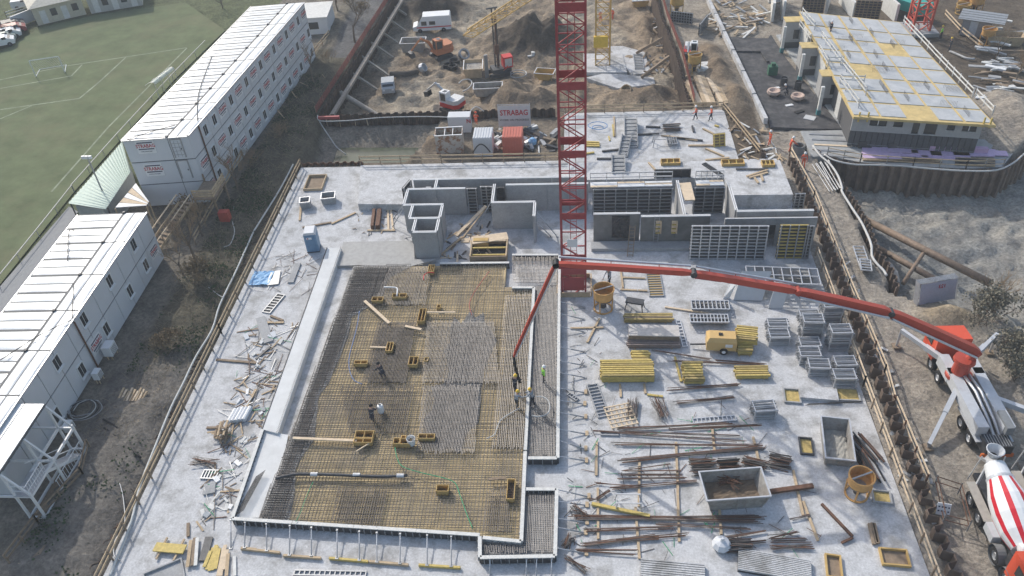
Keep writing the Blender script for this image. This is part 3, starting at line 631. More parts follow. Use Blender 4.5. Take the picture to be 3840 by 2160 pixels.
rail_fence('near stretch of timber guard rail by the concrete mixers', [at(3, 2, 1180, 760), at(3, 2, 940, 170)], zs=(.55, 1.05), m=plank_p, pm=rust, every=2.2)
rail_fence('timber guard rail along the rear edge of the left deck', [Vector((-23.4, 76.0, .8)), Vector((-1.2, 75.9, .8))])
rail_fence('timber guard rail along the rear edge of the far slab', [(-1.4, 88.0, 0), (16.8, 88.0, 0)], m=plank)
rail_fence('timber guard rail along the right edge of the far slab', [(16.85, 88.0, 0), (19.2, 77.5, 0)], m=plank)
rail_fence('long low timber fence between the cabin path and the bank', [at(1, 0, 560, 280), at(1, 0, 330, 580), at(1, 0, 150, 840), at(0, 0, 1900, 1080), at(0, 0, 1700, 1449), at(0, 1, 1480, 400)], zs=(.5, .95), every=3)
for k, (a, b) in enumerate((((330, 620), (410, 655)), ((270, 690), (320, 760)), ((160, 830), (240, 920)), ((500, 560), (530, 600)))):
    MB().beam(at(1, 0, *a, .9), at(1, 0, *b, .05), .12, .06).thing('fence_brace', plank, ['raking brace farthest along the long timber fence', 'raking brace in the middle of the long timber fence', 'raking brace nearest the cabins on the timber fence', 'short loose brace board on the bank above the pit'][k], 'board')
# wire and rail along the pitch
t = thing('pitch_rail', 'low white rail along the edge of the football pitch', 'fence', tuple(at(0, 0, 560, 1449)))
pr = [at(0, 1, 0, 715), at(0, 1, 300, 340), at(0, 1, 565, 0), at(0, 0, 560, 1449), at(0, 0, 900, 1060), at(0, 0, 1310, 610), at(0, 0, 1560, 350)]
for a, b in zip(pr, pr[1:]):
    MB().beam(a + Vector((0, 0, .9)), b + Vector((0, 0, .9)), .07, .07).part('rail', hose_w, t)
    n = max(1, int((b - a).length / 3))
    for i in range(n): p = a.lerp(b, i / n); MB().rod(p, p + Vector((0, 0, .9)), .04, 5).part('post', steel, t)
# ------------------------------------------------------------------ tower cranes
def lattice(t, base, w, z1, panel, m, leg=.2, br=.09, plates=(), inner=True):
    x, y, z0 = base; h = w / 2; C = [(-h, -h), (h, -h), (h, h), (-h, h)]
    for a, b in C: MB().box((x + a, y + b, z0), (leg, leg, z1 - z0)).part('leg', m, t)
    n = int((z1 - z0) / panel); dx = None
    hm = MB().beam((-h, 0, 0), (h, 0, 0), br, br).mesh('brace', m); dm = MB().beam((-h, 0, 0), (h, 0, panel), br, br).mesh('brace', m)
    for i in range(n + 1):
        for k in range(4):
            a, b = C[k], C[(k + 1) % 4]; mx, my = (a[0] + b[0]) / 2, (a[1] + b[1]) / 2; rz = k * math.pi / 2
            obj('brace', hm, t, (mx, my, i * panel), (0, 0, rz))
            if i < n: o = obj('diagonal_brace', dm, t, (mx, my, i * panel), (0, 0, rz + (math.pi if i % 2 else 0)))
        if inner and i < n:
            pass
    for z, hh in plates:
        for k in range(4):
            a, b = C[k], C[(k + 1) % 4]; q = MB(); q.beam((x + a[0], y + a[1], z), (x + b[0], y + b[1], z), .06, hh); q.part('plate', m, t)
    if inner:
        for s in (-.25, .25): MB().beam((x + s, y + .1, z0), (x + s, y + .1, z1), .05, .05).part('ladder_rail', m, t)
        rung = MB().beam((-.25, 0, 0), (.25, 0, 0), .035, .035).mesh('rung', m)
        for i in range(int((z1 - z0) / .6)): obj('rung', rung, t, (0, .1, i * .6 + .3))
t = thing('tower_crane', 'tall red lattice tower crane mast rising through the slab', 'crane', (-.4, 55.9, -.6))
lattice(t, (-.4, 55.9, -.6), 2.0, 44, 1.45, red, .15, .075)
for z in (2.2, 7.9, 13.6, 19.2, 24.9, 30.6):
    for s in (-1, 1): MB().box((-.4, 55.9 + s * 1.0, z), (1.85, .05, .6)).part('joint_plate', red, t); MB().box((-.4 + s * 1.0, 55.9, z), (.05, 1.85, .6)).part('joint_plate', red, t)
MB().box((-.4, 54.85, .5), (1.8, .05, 1.4)).part('base_plate', red, t)
MB().box((-.5, 54.8, 5.2), (.85, .05, .75)).part('sign_board', white, t)
m = MB()
for c, d in (((-.45, 54.55, -.01), (2.9, .12, .5)), ((-.45, 57.2, -.01), (2.9, .12, .5)), ((-1.85, 55.9, -.01), (.1, 2.6, .5)), ((1.1, 55.9, -.01), (.12, 2.6, .5))): MB().box(c, d).thing('crane_pit_board', plank, {54.55: 'front', 57.2: 'rear'}.get(c[1], 'left' if c[0] < -1 else 'right') + ' upstand board round the foot of the red crane', 'board')
t = thing('tower_crane', 'slender yellow lattice tower crane standing on a pad in the rear pit', 'crane', (3.5, 107.7, -2.6))
lattice(t, (3.5, 107.7, -2.6), 1.9, 16, 1.6, crane_y, .18, .09, inner=False)
MB().box((3.2, 106.6, .1), (1.9, .5, 1.5)).part('ballast_box', mat('ballast_yellow', (.68, .46, .06), .5), t)
MB().box((3.4, 106.6, 7.0), (1.3, .06, 1.1)).part('sign_board', white, t)
JZ = 12.4; tip = gp(1755, 137, JZ); root = Vector((3.5, 107.7, JZ)); d = (root - tip).normalized(); s = Vector((-d.y, d.x, 0)) * .6; up = Vector((0, 0, 1.25))
j = [(tip + s, root + s), (tip - s, root - s), (tip + up * .6, root + up)]
for a, b in j: MB().beam(a, b, .11, .11).part('jib_chord', crane_y, t)
L = (root - tip).length; n = int(L / 1.3)
for i in range(n):
    f0, f1, f2 = i / n, (i + .5) / n, (i + 1) / n; P = lambda k, f: j[k][0].lerp(j[k][1], f)
    for a, b in ((P(0, f0), P(2, f1)), (P(2, f1), P(0, f2)), (P(1, f0), P(2, f1)), (P(2, f1), P(1, f2)), (P(0, f0), P(1, f0)), (P(0, f0), P(1, f2))): MB().beam(a, b, .055, .055).part('jib_brace', crane_y, t)
p = at(3, 0, 1145, 262, 0); t = thing('tower_crane', 'orange red lattice crane mast beyond the apartment block', 'crane', (p.x, p.y + 1, 0))
lattice(t, (p.x, p.y + 1.1, 0), 2.2, 22, 1.7, mat('orange_red', (.5, .09, .06), .5, var=.1), .26, .13, inner=False)
MB().box((p.x, p.y + 1.1, 0), (4.2, 4.2, .5)).part('base', concrete_w, t)
MB().prism([(q.x, q.y) for q in (at(2, 0, 540, 545, -2.6), at(2, 0, 870, 545, -2.6), at(2, 0, 830, 400, -2.6), at(2, 0, 540, 405, -2.6))], -3.4, -2.6).thing('crane_pad', concrete, 'square concrete pad under the yellow crane', 'concrete pad')
MB().prism([(q.x, q.y) for q in (at(2, 0, 905, 560, -2.7), at(2, 0, 1050, 545, -2.7), at(2, 0, 1000, 390, -2.7), at(2, 0, 840, 345, -2.7), at(2, 0, 720, 345, -2.7))], -3.4, -2.75).struct('blinding_concrete', concrete)
MB().prism([(q.x, q.y) for q in (at(2, 0, 560, 590, -2.8), at(2, 0, 700, 640, -2.8), at(2, 0, 800, 670, -2.8), at(2, 0, 1080, 640, -2.8), at(2, 0, 1070, 590, -2.8), at(2, 0, 900, 570, -2.8), at(2, 0, 680, 560, -2.8))], -3.5, -2.72).struct('blinding_concrete', concrete)
# ------------------------------------------------------------------ concrete walls of the rooms
def wall(label, a, b, z0=0.002, z1=3.0, th=.24, m=None, cap=True, name='concrete_wall'):
    a, b = Vector((a[0], a[1], 0)), Vector((b[0], b[1], 0)); c = (a + b) / 2; L = (b - a).length; an = ang(a, b)
    t = thing(name, label, 'wall', (c.x, c.y, z0), an)
    n = max(1, round(L / 3.2)); 
    for i in range(n):
        w_ = L / n; MB().box((-L / 2 + (i + .5) * w_, 0, 0), (w_ - .025, th, z1 - z0)).part('wall_element', m or concrete_w, t, False)
    if cap:
        for s in (-1, 1): MB().box((0, s * (th / 2 - .035), z1 - z0 + .002), (L, .09, .06)).part('edge_strip', white, t, False)
    return t
W3 = [('front wall of the smallest concrete shaft', (-15, 60.25), (-12.8, 60.25)), ('left wall of the smallest concrete shaft', (-15.0, 60.4), (-15.0, 62.2)), ('right wall of the smallest concrete shaft', (-12.85, 60.4), (-12.85, 62.2)),
      ('front wall of the middle concrete shaft', (-15.7, 62.45), (-12.75, 62.45)), ('left wall of the middle concrete shaft', (-15.65, 62.6), (-15.65, 64.5)), ('right wall of the middle concrete shaft', (-12.8, 62.6), (-12.8, 64.5)),
      ('front wall of the widest concrete shaft', (-16.6, 64.7), (-12.7, 64.7)), ('left wall of the widest concrete shaft', (-16.55, 64.85), (-16.55, 67.3)), ('long rear wall of the concrete shafts', (-16.6, 67.45), (-10.9, 67.45)),
      ('long rear concrete wall against the left deck', (-16.3, 69.2), (.9, 69.2)), ('short cross wall behind the widest shaft', (-13.9, 67.62), (-13.9, 69.05)),
      ('left wall of the room beside the red crane', (-8.1, 65.05), (-8.1, 68.1)), ('wide front wall of the room beside the red crane', (-8.2, 64.9), (-4.0, 64.9)), ('right wall of the room running toward the crane', (-4.05, 62.5), (-4.05, 64.75)), ('rear wall of the room behind the crane mast', (-7.0, 67.95), (1.0, 67.95)),
      ('rear parallel wall of the right hand rooms', (14.3, 62.85), (21.1, 62.85))]
for n_, a, b in W3: wall(n_, a, b)
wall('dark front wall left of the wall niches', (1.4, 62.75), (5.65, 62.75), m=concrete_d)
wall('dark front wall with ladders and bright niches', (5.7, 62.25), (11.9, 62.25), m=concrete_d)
a, b = zb(965, 315, 3), zb(1040, 665, 3); wall('cross wall between the two steel formwork bays', a, b)
a, b = zb(1455, 330, 3), zb(1555, 640, 3); wall('cross wall beside the right hand deck', (14.25, 67.6), (14.3, 63.0))
# right wall with its door opening
t = thing('concrete_wall', 'front wall of the right hand rooms with a door opening', 'wall', (17, 61.75, 0.002))
x0, x1, x2, x3 = 13.1, 16.6, 17.7, 21.2
for a, b, z0, z1 in ((x0, x1, 0, 3), (x2, x3, 0, 3), (x1, x2, 2.3, 3)): MB().box(((a + b) / 2 - 17, 0, z0), (b - a - .02, .24, z1 - z0)).part('wall_element', concrete_w, t, False)
MB().box((.15, -.09, 3.002), (8.0, .05, .05)).part('edge_strip', white, t, False)
MB().box((.15, .4, 1.0), (7.6, .45, 1.2)).part('cavity_darkness', steel_d, t, False)  # dark block painted in for the darkness inside the wall gap
# plinth under the dark wall, ribbed panel, niches
MB().prism([(1.2, 61.0), (10.2, 60.9), (10.2, 62.05), (1.2, 62.05)], .002, .35).thing('plinth', concrete_w, 'pale concrete plinth in front of the dark wall', 'plinth')
t = thing('wall_liner', 'black crumpled liner panel fixed to the dark front wall', 'panel', (3.9, 62.58, .5)); g = MB(); rr = random.Random(4); nu, nv = 10, 14; vs = []
for j in range(nv):
    for i in range(nu): vs.append((-.75 + 1.5 * i / (nu - 1), -.05 - rr.uniform(0, .12), 2.3 * j / (nv - 1)))
g.add(vs, [(j * nu + i, j * nu + i + 1, (j + 1) * nu + i + 1, (j + 1) * nu + i) for j in range(nv - 1) for i in range(nu - 1)]); g.part('liner', mat('black_liner', (.05, .05, .052), .35, var=.4), t, False); MB().box((0, .005, -.05), (1.6, .05, 2.4)).part('backing', steel_d, t, False)
for k, (u, v) in enumerate(((775, 780), (935, 780))):
    p = ray_plane(zb(u, v), (0, 62.1, 0), Vector((0, 1, 0))); t = thing('wall_niche', ['left', 'right'][k] + ' bright niche with pale shelves in the dark wall', 'niche', (p.x, 62.1, p.z - .65))
    MB().box((0, -.03, 0), (.5, .06, 1.35)).part('back', plank_p, t, False)
    for i in range(3): MB().box((-.05, -.12, .05 + i * .45), (.38, .2, .06)).part('shelf', yellow, t, False)
    MB().box((.24, -.12, 0), (.05, .22, 1.35)).part('side', plank_p, t, False)
def ladder(label, a, b, w, m, n=9):
    a, b = Vector(a), Vector(b); t = thing('ladder', label, 'ladder', tuple(a)); d = (b - a).normalized(); s = Vector((1, 0, 0)) * w / 2
    for k in (-1, 1): MB().beam(a + s * k, b + s * k, .07, .05).part('rail', m, t)
    for i in range(n): p = a.lerp(b, (i + .5) / n); MB().beam(p - s, p + s, .04, .04).part('rung', m, t)
    return t
ladder('brown wooden ladder leaning on the plinth of the dark wall', zb(490, 1080, 0), (4.95, 62.0, 2.2), .5, plank_d)
ladder('grey metal ladder against the dark wall beside the niches', (7.1, 61.95, .35), (7.15, 62.1, 3.05), .42, steel)
# ------------------------------------------------------------------ steel formwork panels
def frame_panel(label, a, b, z0, h, nv, nh, lean=.0, m=steel, back=steel_d, name='formwork_shutter', mh=None):
    a, b = Vector((a[0], a[1], 0)), Vector((b[0], b[1], 0)); c = (a + b) / 2; L = (b - a).length; an = ang(a, b)
    t = thing(name, label, 'formwork', (c.x, c.y, z0), an); sh = lambda z: lean * z / h
    def bar(p, q, w, hh, nm, mm): MB().beam(p, q, w, hh, up=(0, -1, 0)).part(nm, mm, t, False)
    q = MB(); q.add([(-L / 2, .06, 0), (L / 2, .06, 0), (L / 2, .06 + lean, h), (-L / 2, .06 + lean, h), (-L / 2, .12, 0), (L / 2, .12, 0), (L / 2, .12 + lean, h), (-L / 2, .12 + lean, h)], [(0, 1, 2, 3), (4, 7, 6, 5), (3, 2, 6, 7), (0, 3, 7, 4), (1, 5, 6, 2)]); q.part('plate', back, t, False)
    for i in range(nh):
        z = .06 + (h - .12) * i / (nh - 1); bar((-L / 2, sh(z), z), (L / 2, sh(z), z), .09, .1, 'rail', mh or m)
    for i in range(nv):
        x = -L / 2 + .08 + (L - .16) * i / (nv - 1); bar((x, -.1, 0), (x, lean - .1, h), .1, .12, 'upright', m)
    return t
frame_panel('big slatted steel formwork panel before the right hand rooms', zb(1080, 1105), zb(1840, 1110), .05, 3.5, 9, 11, .25, m=steel_l)
frame_panel('steel formwork panel with yellow beams beside the door opening', zb(1950, 1098), zb(2225, 1098), .05, 3.5, 4, 11, .2, mh=yellow)
frame_panel('narrow steel panel edge beside the yellow beam formwork', zb(2232, 1098), zb(2285, 1098), .05, 3.4, 2, 11, .2)
frame_panel('long steel formwork bay facing the dark room', (1.4, 67.0), (9.0, 67.0), .05, 2.9, 8, 8, .0)
frame_panel('short steel formwork bay right of the cross wall', (11.0, 67.0), (13.9, 67.0), .05, 2.9, 4, 8, .0)
frame_panel('left steel formwork panel between the two rooms', (-10.8, 67.4), (-9.8, 67.4), .05, 3, 2, 9)
frame_panel('right steel formwork panel between the two rooms', (-9.5, 67.7), (-8.3, 67.7), .05, 3, 3, 9)
frame_panel('dark formwork panel inside the room left of the crane', (-7.9, 67.6), (-7.1, 67.6), .05, 2.9, 2, 6, m=steel_d)
frame_panel('small steel formwork panel closing the end of the right deck', (20.6, 67.55), (21.6, 67.55), .05, 1.7, 3, 6)
frame_panel('steel formwork on the deck edge above the long bay', (7.6, 71.2), (11.2, 71.2), 1.5, .9, 5, 2, m=steel_d)
frame_panel('formwork corner panel at the left end of the rear wall', (-17.1, 67.6), (-16.6, 69.2), .05, 3, 2, 7)
# walkway consoles above the bays
def walkway(label, a, b, z, w, m, parts=3):
    a, b = Vector(a), Vector(b); t = thing('console_walkway', label, 'walkway', (a.x, a.y, z)); d = (b - a).normalized(); s = Vector((-d.y, d.x, 0))
    for k in range(parts):
        for i in range(3):
            p, q = a.lerp(b, k / parts), a.lerp(b, (k + 1) / parts - .006); o_ = s * ((i - 1) * w / 3)
            MB().beam(Vector((p.x, p.y, z)) + o_, Vector((q.x, q.y, z + .01 * k)) + o_, w / 3 - .02, .06).part('board', m if (i + k) % 3 else plank_p, t)
    for k in range(6):
        p = a.lerp(b, k / 5) + s * w * .6; MB().beam((p.x, p.y, z - .6), (p.x, p.y, z + 1.0), .06, .06).part('post', steel_l, t)
    for zz in (.5, .98): MB().beam(a + s * w * .6 + Vector((0, 0, z + zz - a.z)), b + s * w * .6 + Vector((0, 0, z + zz - a.z)), .06, .1).part('rail', steel_l, t)
    return t
walkway('pale board walkway on consoles above the long formwork bay', (1.2, 67.6, 0), (9.0, 67.6, 0), 3.05, .9, white)
walkway('pale board walkway on consoles above the short formwork bay', (11.2, 67.6, 0), (13.8, 67.6, 0), 3.05, .9, white, 2)
q = [zb(985, 345, 3), zb(1100, 335, 3), zb(1145, 512, 3), zb(1042, 515, 3)]; MB().prism([(p.x, p.y) for p in q], 2.94, 3.06).thing('walkway_plate', plank_p, 'pale walkway plate spanning between the formwork bays', 'plate')
# ------------------------------------------------------------------ the big mat: base, wet concrete, reinforcement
M0 = .34
def L2(p): return (p.x, p.y)
MATX0, MATX1, MATY0, MATY1 = -22.2, -3.75, 31.0, 58.8
outline = [at(1, 2, 300, 1035, .6), at(1, 2, 1690, 1138, .6), (-6.4, 30.3), (-3.8, 30.0), (-3.7, 56.2), (-6.4, 56.3), (-6.45, 58.6), (-21.6, 58.8)]
ml = [(-21.4, 31.1), (-6.4, 30.4), (-3.8, 30.1), (-3.75, 55.4), (-6.45, 55.5), (-6.5, 58.6), (-18.9, 58.8)]
MB().prism([(-21.35, 31.15), (-6.4, 30.45), (-3.82, 30.1), (-3.78, 55.4), (-6.45, 55.5), (-6.5, 58.6), (-20.6, 58.7)], .003, M0).thing('formwork_deck', mat('deck_plywood', (.56, .44, .25), .8, var=.25, scale=1.1, dirt=(.32, .28, .22), dirt_amt=.9, dirt_scale=.35), 'yellowish plywood deck under the big reinforcement mat', 'formwork deck')
bd = [(1, 1, 1180, 560), (1, 1, 1010, 640), (1, 1, 940, 820), (1, 1, 720, 945), (1, 1, 700, 1080), (1, 1, 640, 1230), (1, 1, 545, 1449), (1, 2, 475, 90), (1, 2, 440, 420), (1, 2, 340, 560), (1, 2, 300, 650), (1, 2, 290, 850), (1, 2, 245, 1050)]
wet = [L2(at(*p, M0)) for p in bd] + [(-21.3, 31.2), (-20.62, 58.6), (-18, 59.2), (-14.9, 59.6), (-12.6, 59.7)]
MB().prism(wet, M0 - .02, M0 + .05).thing('fresh_concrete', concrete_wet, 'fresh grey concrete spreading under the left side of the mat', 'concrete')
MB().prism([L2(p) for p in (at(1, 1, 660, 380, .25), at(1, 1, 1190, 370, .25), at(1, 1, 1200, 540, .25), at(1, 1, 610, 560, .25))], .003, .3).thing('fresh_concrete', concrete_wet, 'smooth fresh concrete apron behind the mat beside the shafts', 'concrete')
rr = random.Random(11)
def blob(c, rx, ry, n=22):
    return [(c.x + rx * math.cos(2 * math.pi * i / n) * rr.uniform(.7, 1.15), c.y + ry * math.sin(2 * math.pi * i / n) * rr.uniform(.7, 1.15)) for i in range(n)]
for k, (p, rx, ry, lb) in enumerate((((1, 1, 1600, 1200), 2.1, 4.8, 'pale fresh concrete patch in the middle of the mat'), ((1, 2, 1480, 200), 2.0, 4.2, 'pale fresh concrete patch toward the front of the mat'))):
    MB().prism(blob(at(*p, M0), rx, ry), M0 - .01, M0 + .06 + .01 * k).thing('fresh_concrete', concrete_wet, lb, 'concrete')
def bars(poly, along, step, r, z, jit=.02, skip=0., rnd=random.Random(9)):
    g = MB(); xs = [p[0] for p in poly]; ys = [p[1] for p in poly]; lo, hi = (min(xs), max(xs)) if along == 'y' else (min(ys), max(ys)); v = lo + step / 2; n = len(poly)
    while v < hi:
        if rnd.random() >= skip:
            cut = []
            for i in range(n):
                a, b = poly[i], poly[(i + 1) % n]; A, B = (a, b) if along == 'y' else ((a[1], a[0]), (b[1], b[0]))
                if (A[0] > v) != (B[0] > v): cut.append(A[1] + (v - A[0]) * (B[1] - A[1]) / (B[0] - A[0]))
            cut.sort()
            for p, q in zip(cut[::2], cut[1::2]):
                j1, j2 = rnd.uniform(-jit, jit), rnd.uniform(-jit, jit); e1, e2 = rnd.uniform(0, .3), rnd.uniform(0, .3); zz = z + rnd.uniform(-.015, .015)
                if along == 'y': g.rod((v + j1, p + e1, zz), (v + j2, q - e2, zz), r, 3)
                else: g.rod((p + e1, v + j1, zz), (q - e2, v + j2, zz), r, 3)
        v += step
    return g
full = [(-21.3, 31.2), (-6.4, 30.5), (-3.85, 30.2), (-3.82, 55.4), (-6.48, 55.5), (-6.55, 58.5), (-20.5, 58.6)]
bars(full, 'x', .19, .024, M0 + .17, .05).thing('rebar_layer', rebar, 'cross bars of the big reinforcement mat', 'rebar', kind='stuff')
bars(full, 'y', .23, .022, M0 + .21, .04).thing('rebar_layer', rebar, 'lengthwise bars of the big reinforcement mat', 'rebar', kind='stuff')
leftz = [(-21.3, 31.3)] + [(x - .1, y) for x, y in wet[:13]][::-1] + [(-20.5, 58.5)]
bars(leftz, 'y', .17, .026, M0 + .25, .03).thing('rebar_layer', rebar, 'extra lengthwise bars over the fresh concrete at left', 'rebar', kind='stuff')
bars(leftz, 'x', .19, .024, M0 + .28, .03).thing('rebar_layer', rebar, 'extra cross bars over the fresh concrete at left', 'rebar', kind='stuff')
def zone(label, px, step=.11, r=.025, m=rebar, z=.32, plate=True):
    q = [L2(at(*p, M0 + z)) for p in px]
    bars(q, 'y', step, r, M0 + z, .015).thing('rebar_bundle', m, label, 'rebar', kind='stuff')
    bars(q, 'x', .45, .018, M0 + z - .06, .015).thing('rebar_bundle', rebar, label.replace('bars', 'ties'), 'rebar', kind='stuff')
zone('dense dark bars beside the worker in the middle of the mat', [(1, 1, 920, 970), (1, 1, 1210, 970), (1, 1, 1130, 1449), (1, 1, 800, 1449)], r=.03)
zone('dense pale bars over the concrete patch right of the middle', [(1, 1, 1290, 965), (1, 1, 1800, 965), (1, 1, 1840, 1449), (1, 1, 1250, 1449)], m=rebar_l)
zone('dense pale bars continuing to the front of the mat', [(1, 2, 1260, 0), (1, 2, 1690, 0), (1, 2, 1650, 530), (1, 2, 1210, 530)], m=rebar_l)
zone('dense bars between the shafts and the orange boxes', [(1, 1, 1010, 560), (1, 1, 1330, 560), (1, 1, 1270, 860), (1, 1, 880, 860)], .13, m=rebar_l)
zone('dense dark bars along the inner formwork at right', [(1, 1, 1880, 780), (2, 1, 155, 750), (2, 2, 100, 500), (1, 2, 1770, 500), (1, 2, 1830, 0)], .13, m=rebar_l)
zone('dense dark bars in the front right pocket of the mat', [(1, 2, 1745, 790), (1, 2, 1900, 790), (1, 2, 1930, 1130), (1, 2, 1715, 1130)], .12)
zone('long dark bars down the centre line of the mat', [(1, 2, 620, 0), (1, 2, 1200, 0), (1, 2, 1130, 380), (1, 2, 700, 380)], .15, r=.028)
zone('dark bars in the front centre of the mat', [(1, 2, 620, 760), (1, 2, 1000, 760), (1, 2, 930, 1090), (1, 2, 560, 1050)], .16, r=.028)
zone('bars across the rear right bay of the mat beside the crane', [(2, 1, 0, 480), (2, 1, 350, 480), (2, 1, 350, 690), (2, 1, 0, 690)], .12, m=rebar_l)
# narrow strips right of the inner formwork
for k, (q, lb) in enumerate((([(2, 1, 175, 700), (2, 1, 350, 700), (2, 2, 330, 560), (2, 2, 125, 560)], 'rear'), ([(2, 2, 115, 800), (2, 2, 322, 800), (2, 2, 315, 1290), (1, 2, 1930, 1290), (1, 2, 1710, 1290), (1, 2, 1712, 1195), (2, 2, 90, 1195)], 'front'))):
    P = [L2(at(*p, .4)) for p in q]
    MB().prism(P, .003, .12).thing('blinding_strip', concrete_w, lb + ' strip of grey blinding between the two formwork lines', 'concrete')
    bars(P, 'y', .11, .022, .45, .012).thing('rebar_layer', rebar_l, lb + ' strip of lengthwise bars between the formwork lines', 'rebar', kind='stuff')
    bars(P, 'x', .16, .018, .4, .012).thing('rebar_layer', rebar, lb + ' strip of cross bars between the formwork lines', 'rebar', kind='stuff')
# white concrete kerb beam at the left
kb = [at(1, 1, 540, 420, .6), at(1, 1, 645, 425, .6), at(1, 2, 165, 372, .6), at(1, 2, 50, 342, .6)]
MB().prism([L2(p) for p in kb], .003, .6).thing('concrete_kerb', kerb_white, 'long pale concrete upstand along the left side of the mat', 'kerb')
MB().beam(kb[0] + Vector((-.05, 0, -.27)), kb[3] + Vector((-.05, 0, -.27)), .06, .62).thing('kerb_board', steel_d, 'dark side board along the pale upstand', 'board')
g = MB(); a, b = kb[1], kb[2]
for i in range(150):
    p = a.lerp(b, i / 149); g.rod((p.x - .05, p.y, .6), (p.x - .05, p.y, .82), .014, 3)
g.thing('starter_bars', rebar, 'row of starter bars along the pale concrete upstand', 'rebar', kind='stuff')
fl = [at(1, 2, 50, 345, .45), at(1, 2, 240, 375, .45), (-20.9, 31.3, 0), (-21.3, 31.2, 0)]
MB().prism([(p[0], p[1]) for p in (at(1, 2, 40, 350, .4), at(1, 2, 245, 385, .4), at(1, 2, 190, 640, .4), at(1, 2, 30, 1010, .4), at(0, 2, 1750, 1015, .4))], .004, .42).thing('concrete_step', kerb_white, 'fresh pale concrete corner at the front left of the mat', 'concrete')
g = MB()
for i in range(46):
    p = at(0, 2, 1930, 700, .42).lerp(at(0, 2, 1760, 1010, .42), i / 46); d = Vector((.9, .35, .5)) * .8; g.rod(p, p + d, .015, 3)
g.thing('starter_bars', rebar, 'slanting starter bars at the front left corner of the mat', 'rebar', kind='stuff')
# ------------------------------------------------------------------ edge formwork with props
edge_w = mat('form_edge', (.6, .6, .58), .7, var=.15)
def edge_form(label, a, b, h, side, m=steel_d, pitch=1.35, z0=.004, th=.14):
    a, b = Vector((a[0], a[1], 0)), Vector((b[0], b[1], 0)); L = (b - a).length; an = ang(a, b); c = (a + b) / 2
    t = thing('edge_formwork', label, 'formwork', (c.x, c.y, z0), an); n = max(1, round(L / pitch))
    for i in range(n):
        x = -L / 2 + (i + .5) * L / n; MB().box((x, 0, 0), (L / n - .02, th, h)).part('panel', m, t, False)
        for k in range(3): MB().box((x - L / n / 3 + k * L / n / 3, side * (th / 2 + .05), 0), (.05, .1, h - .06)).part('rib', steel, t, False)
    nn = max(1, round(L / 4))
    for i in range(nn): MB().box((-L / 2 + (i + .5) * L / nn, 0, h + .002), (L / nn - .02, th + .1, .07)).part('top_board', edge_w, t, False)
    return t
FL, FR_, IR, OR = at(1, 2, -290, 1010, .62), at(1, 2, 1690, 1140, .62), at(2, 2, 70, 1190, .62), at(2, 2, 325, 1300, .62)
FL = gp(840 + 60 / 1.9515, 1840 + 205 / 1.9515, .62)
edge_form('long front edge formwork of the mat held by raking props', FL, FR_, .6, -1)
edge_form('left edge formwork at the front corner of the mat', at(1, 2, 50, 345, .6), FL, .6, 1)
edge_form('short edge formwork stepping forward at the front right', FR_ - Vector((0, .1, 0)), at(1, 2, 1690, 1310, .62), .6, -1)
edge_form('white topped inner formwork across the front right pocket', at(1, 2, 1710, 1160, .62), IR, .6, -1, m=edge_w)
edge_form('long inner formwork between the mat and the narrow strip', IR, at(2, 2, 100, 510, .62), .6, 1, m=edge_w)
edge_form('inner formwork alongside the rear narrow strip', at(2, 2, 100, 500, .62), at(2, 1, 165, 720, .62), .6, 1, m=edge_w)
edge_form('cross formwork behind the crane side pocket', at(2, 1, 0, 722, .62), at(2, 1, 165, 722, .62), .6, -1, m=edge_w)
edge_form('outer formwork along the right of the rear strip', at(2, 1, 358, 480, .62), at(2, 2, 345, 560, .62), .6, -1)
edge_form('outer formwork along the right of the front strip', at(2, 2, 338, 790, .62), OR, .6, -1)
edge_form('front edge formwork of the narrow strip', at(1, 2, 1690, 1310, .62), OR, .6, -1)
edge_form('cross formwork closing the rear strip', at(2, 2, 120, 560, .62), at(2, 2, 340, 560, .62), .6, -1)
edge_form('cross formwork opening the front strip', at(2, 2, 105, 795, .62), at(2, 2, 335, 795, .62), .6, -1)
edge_form('rear edge formwork of the mat beside the crane', at(2, 1, 0, 475, .62), at(2, 1, 350, 475, .62), .6, 1)
edge_form('rear edge formwork below the timber pit', zc(1070, 1190, .62), zc(1870, 1182, .62), .6, -1)
def ez(x, y, z=0): return gp(840 + x / 1.9515, 1840 + y / 1.9515, z)
BE = [(125, 425, 410, 455), (435, 475, 710, 495), (770, 495, 1055, 520), (1062, 520, 1350, 545), (1425, 545, 1730, 565)]
for k, (a, b, c, d) in enumerate(BE):
    MB().beam(ez(a, b, .12), ez(c, d, .12), .14, .2).thing('base_beam', yellow if k in (2, 4) else plank, ['first', 'second', 'third', 'fourth', 'fifth'][k] + ' foot beam from the left under the front props', 'beam', 'foot beams of the front props')
PR = [(50, 215, 50, 418), (155, 232, 150, 410), (310, 245, 312, 432), (483, 258, 478, 465), (640, 272, 638, 468), (828, 290, 826, 490), (990, 300, 990, 502), (1118, 310, 1118, 515), (1290, 318, 1287, 525), (1487, 328, 1485, 538), (1663, 338, 1662, 546), (1946, 500, 1946, 620), (2214, 500, 2212, 640), (2288, 500, 2284, 640), (2398, 500, 2396, 640)]
ORD = ['first', 'second', 'third', 'fourth', 'fifth', 'sixth', 'seventh', 'eighth', 'ninth', 'tenth', 'eleventh', 'twelfth', 'thirteenth', 'fourteenth', 'fifteenth', 'sixteenth', 'seventeenth', 'eighteenth']
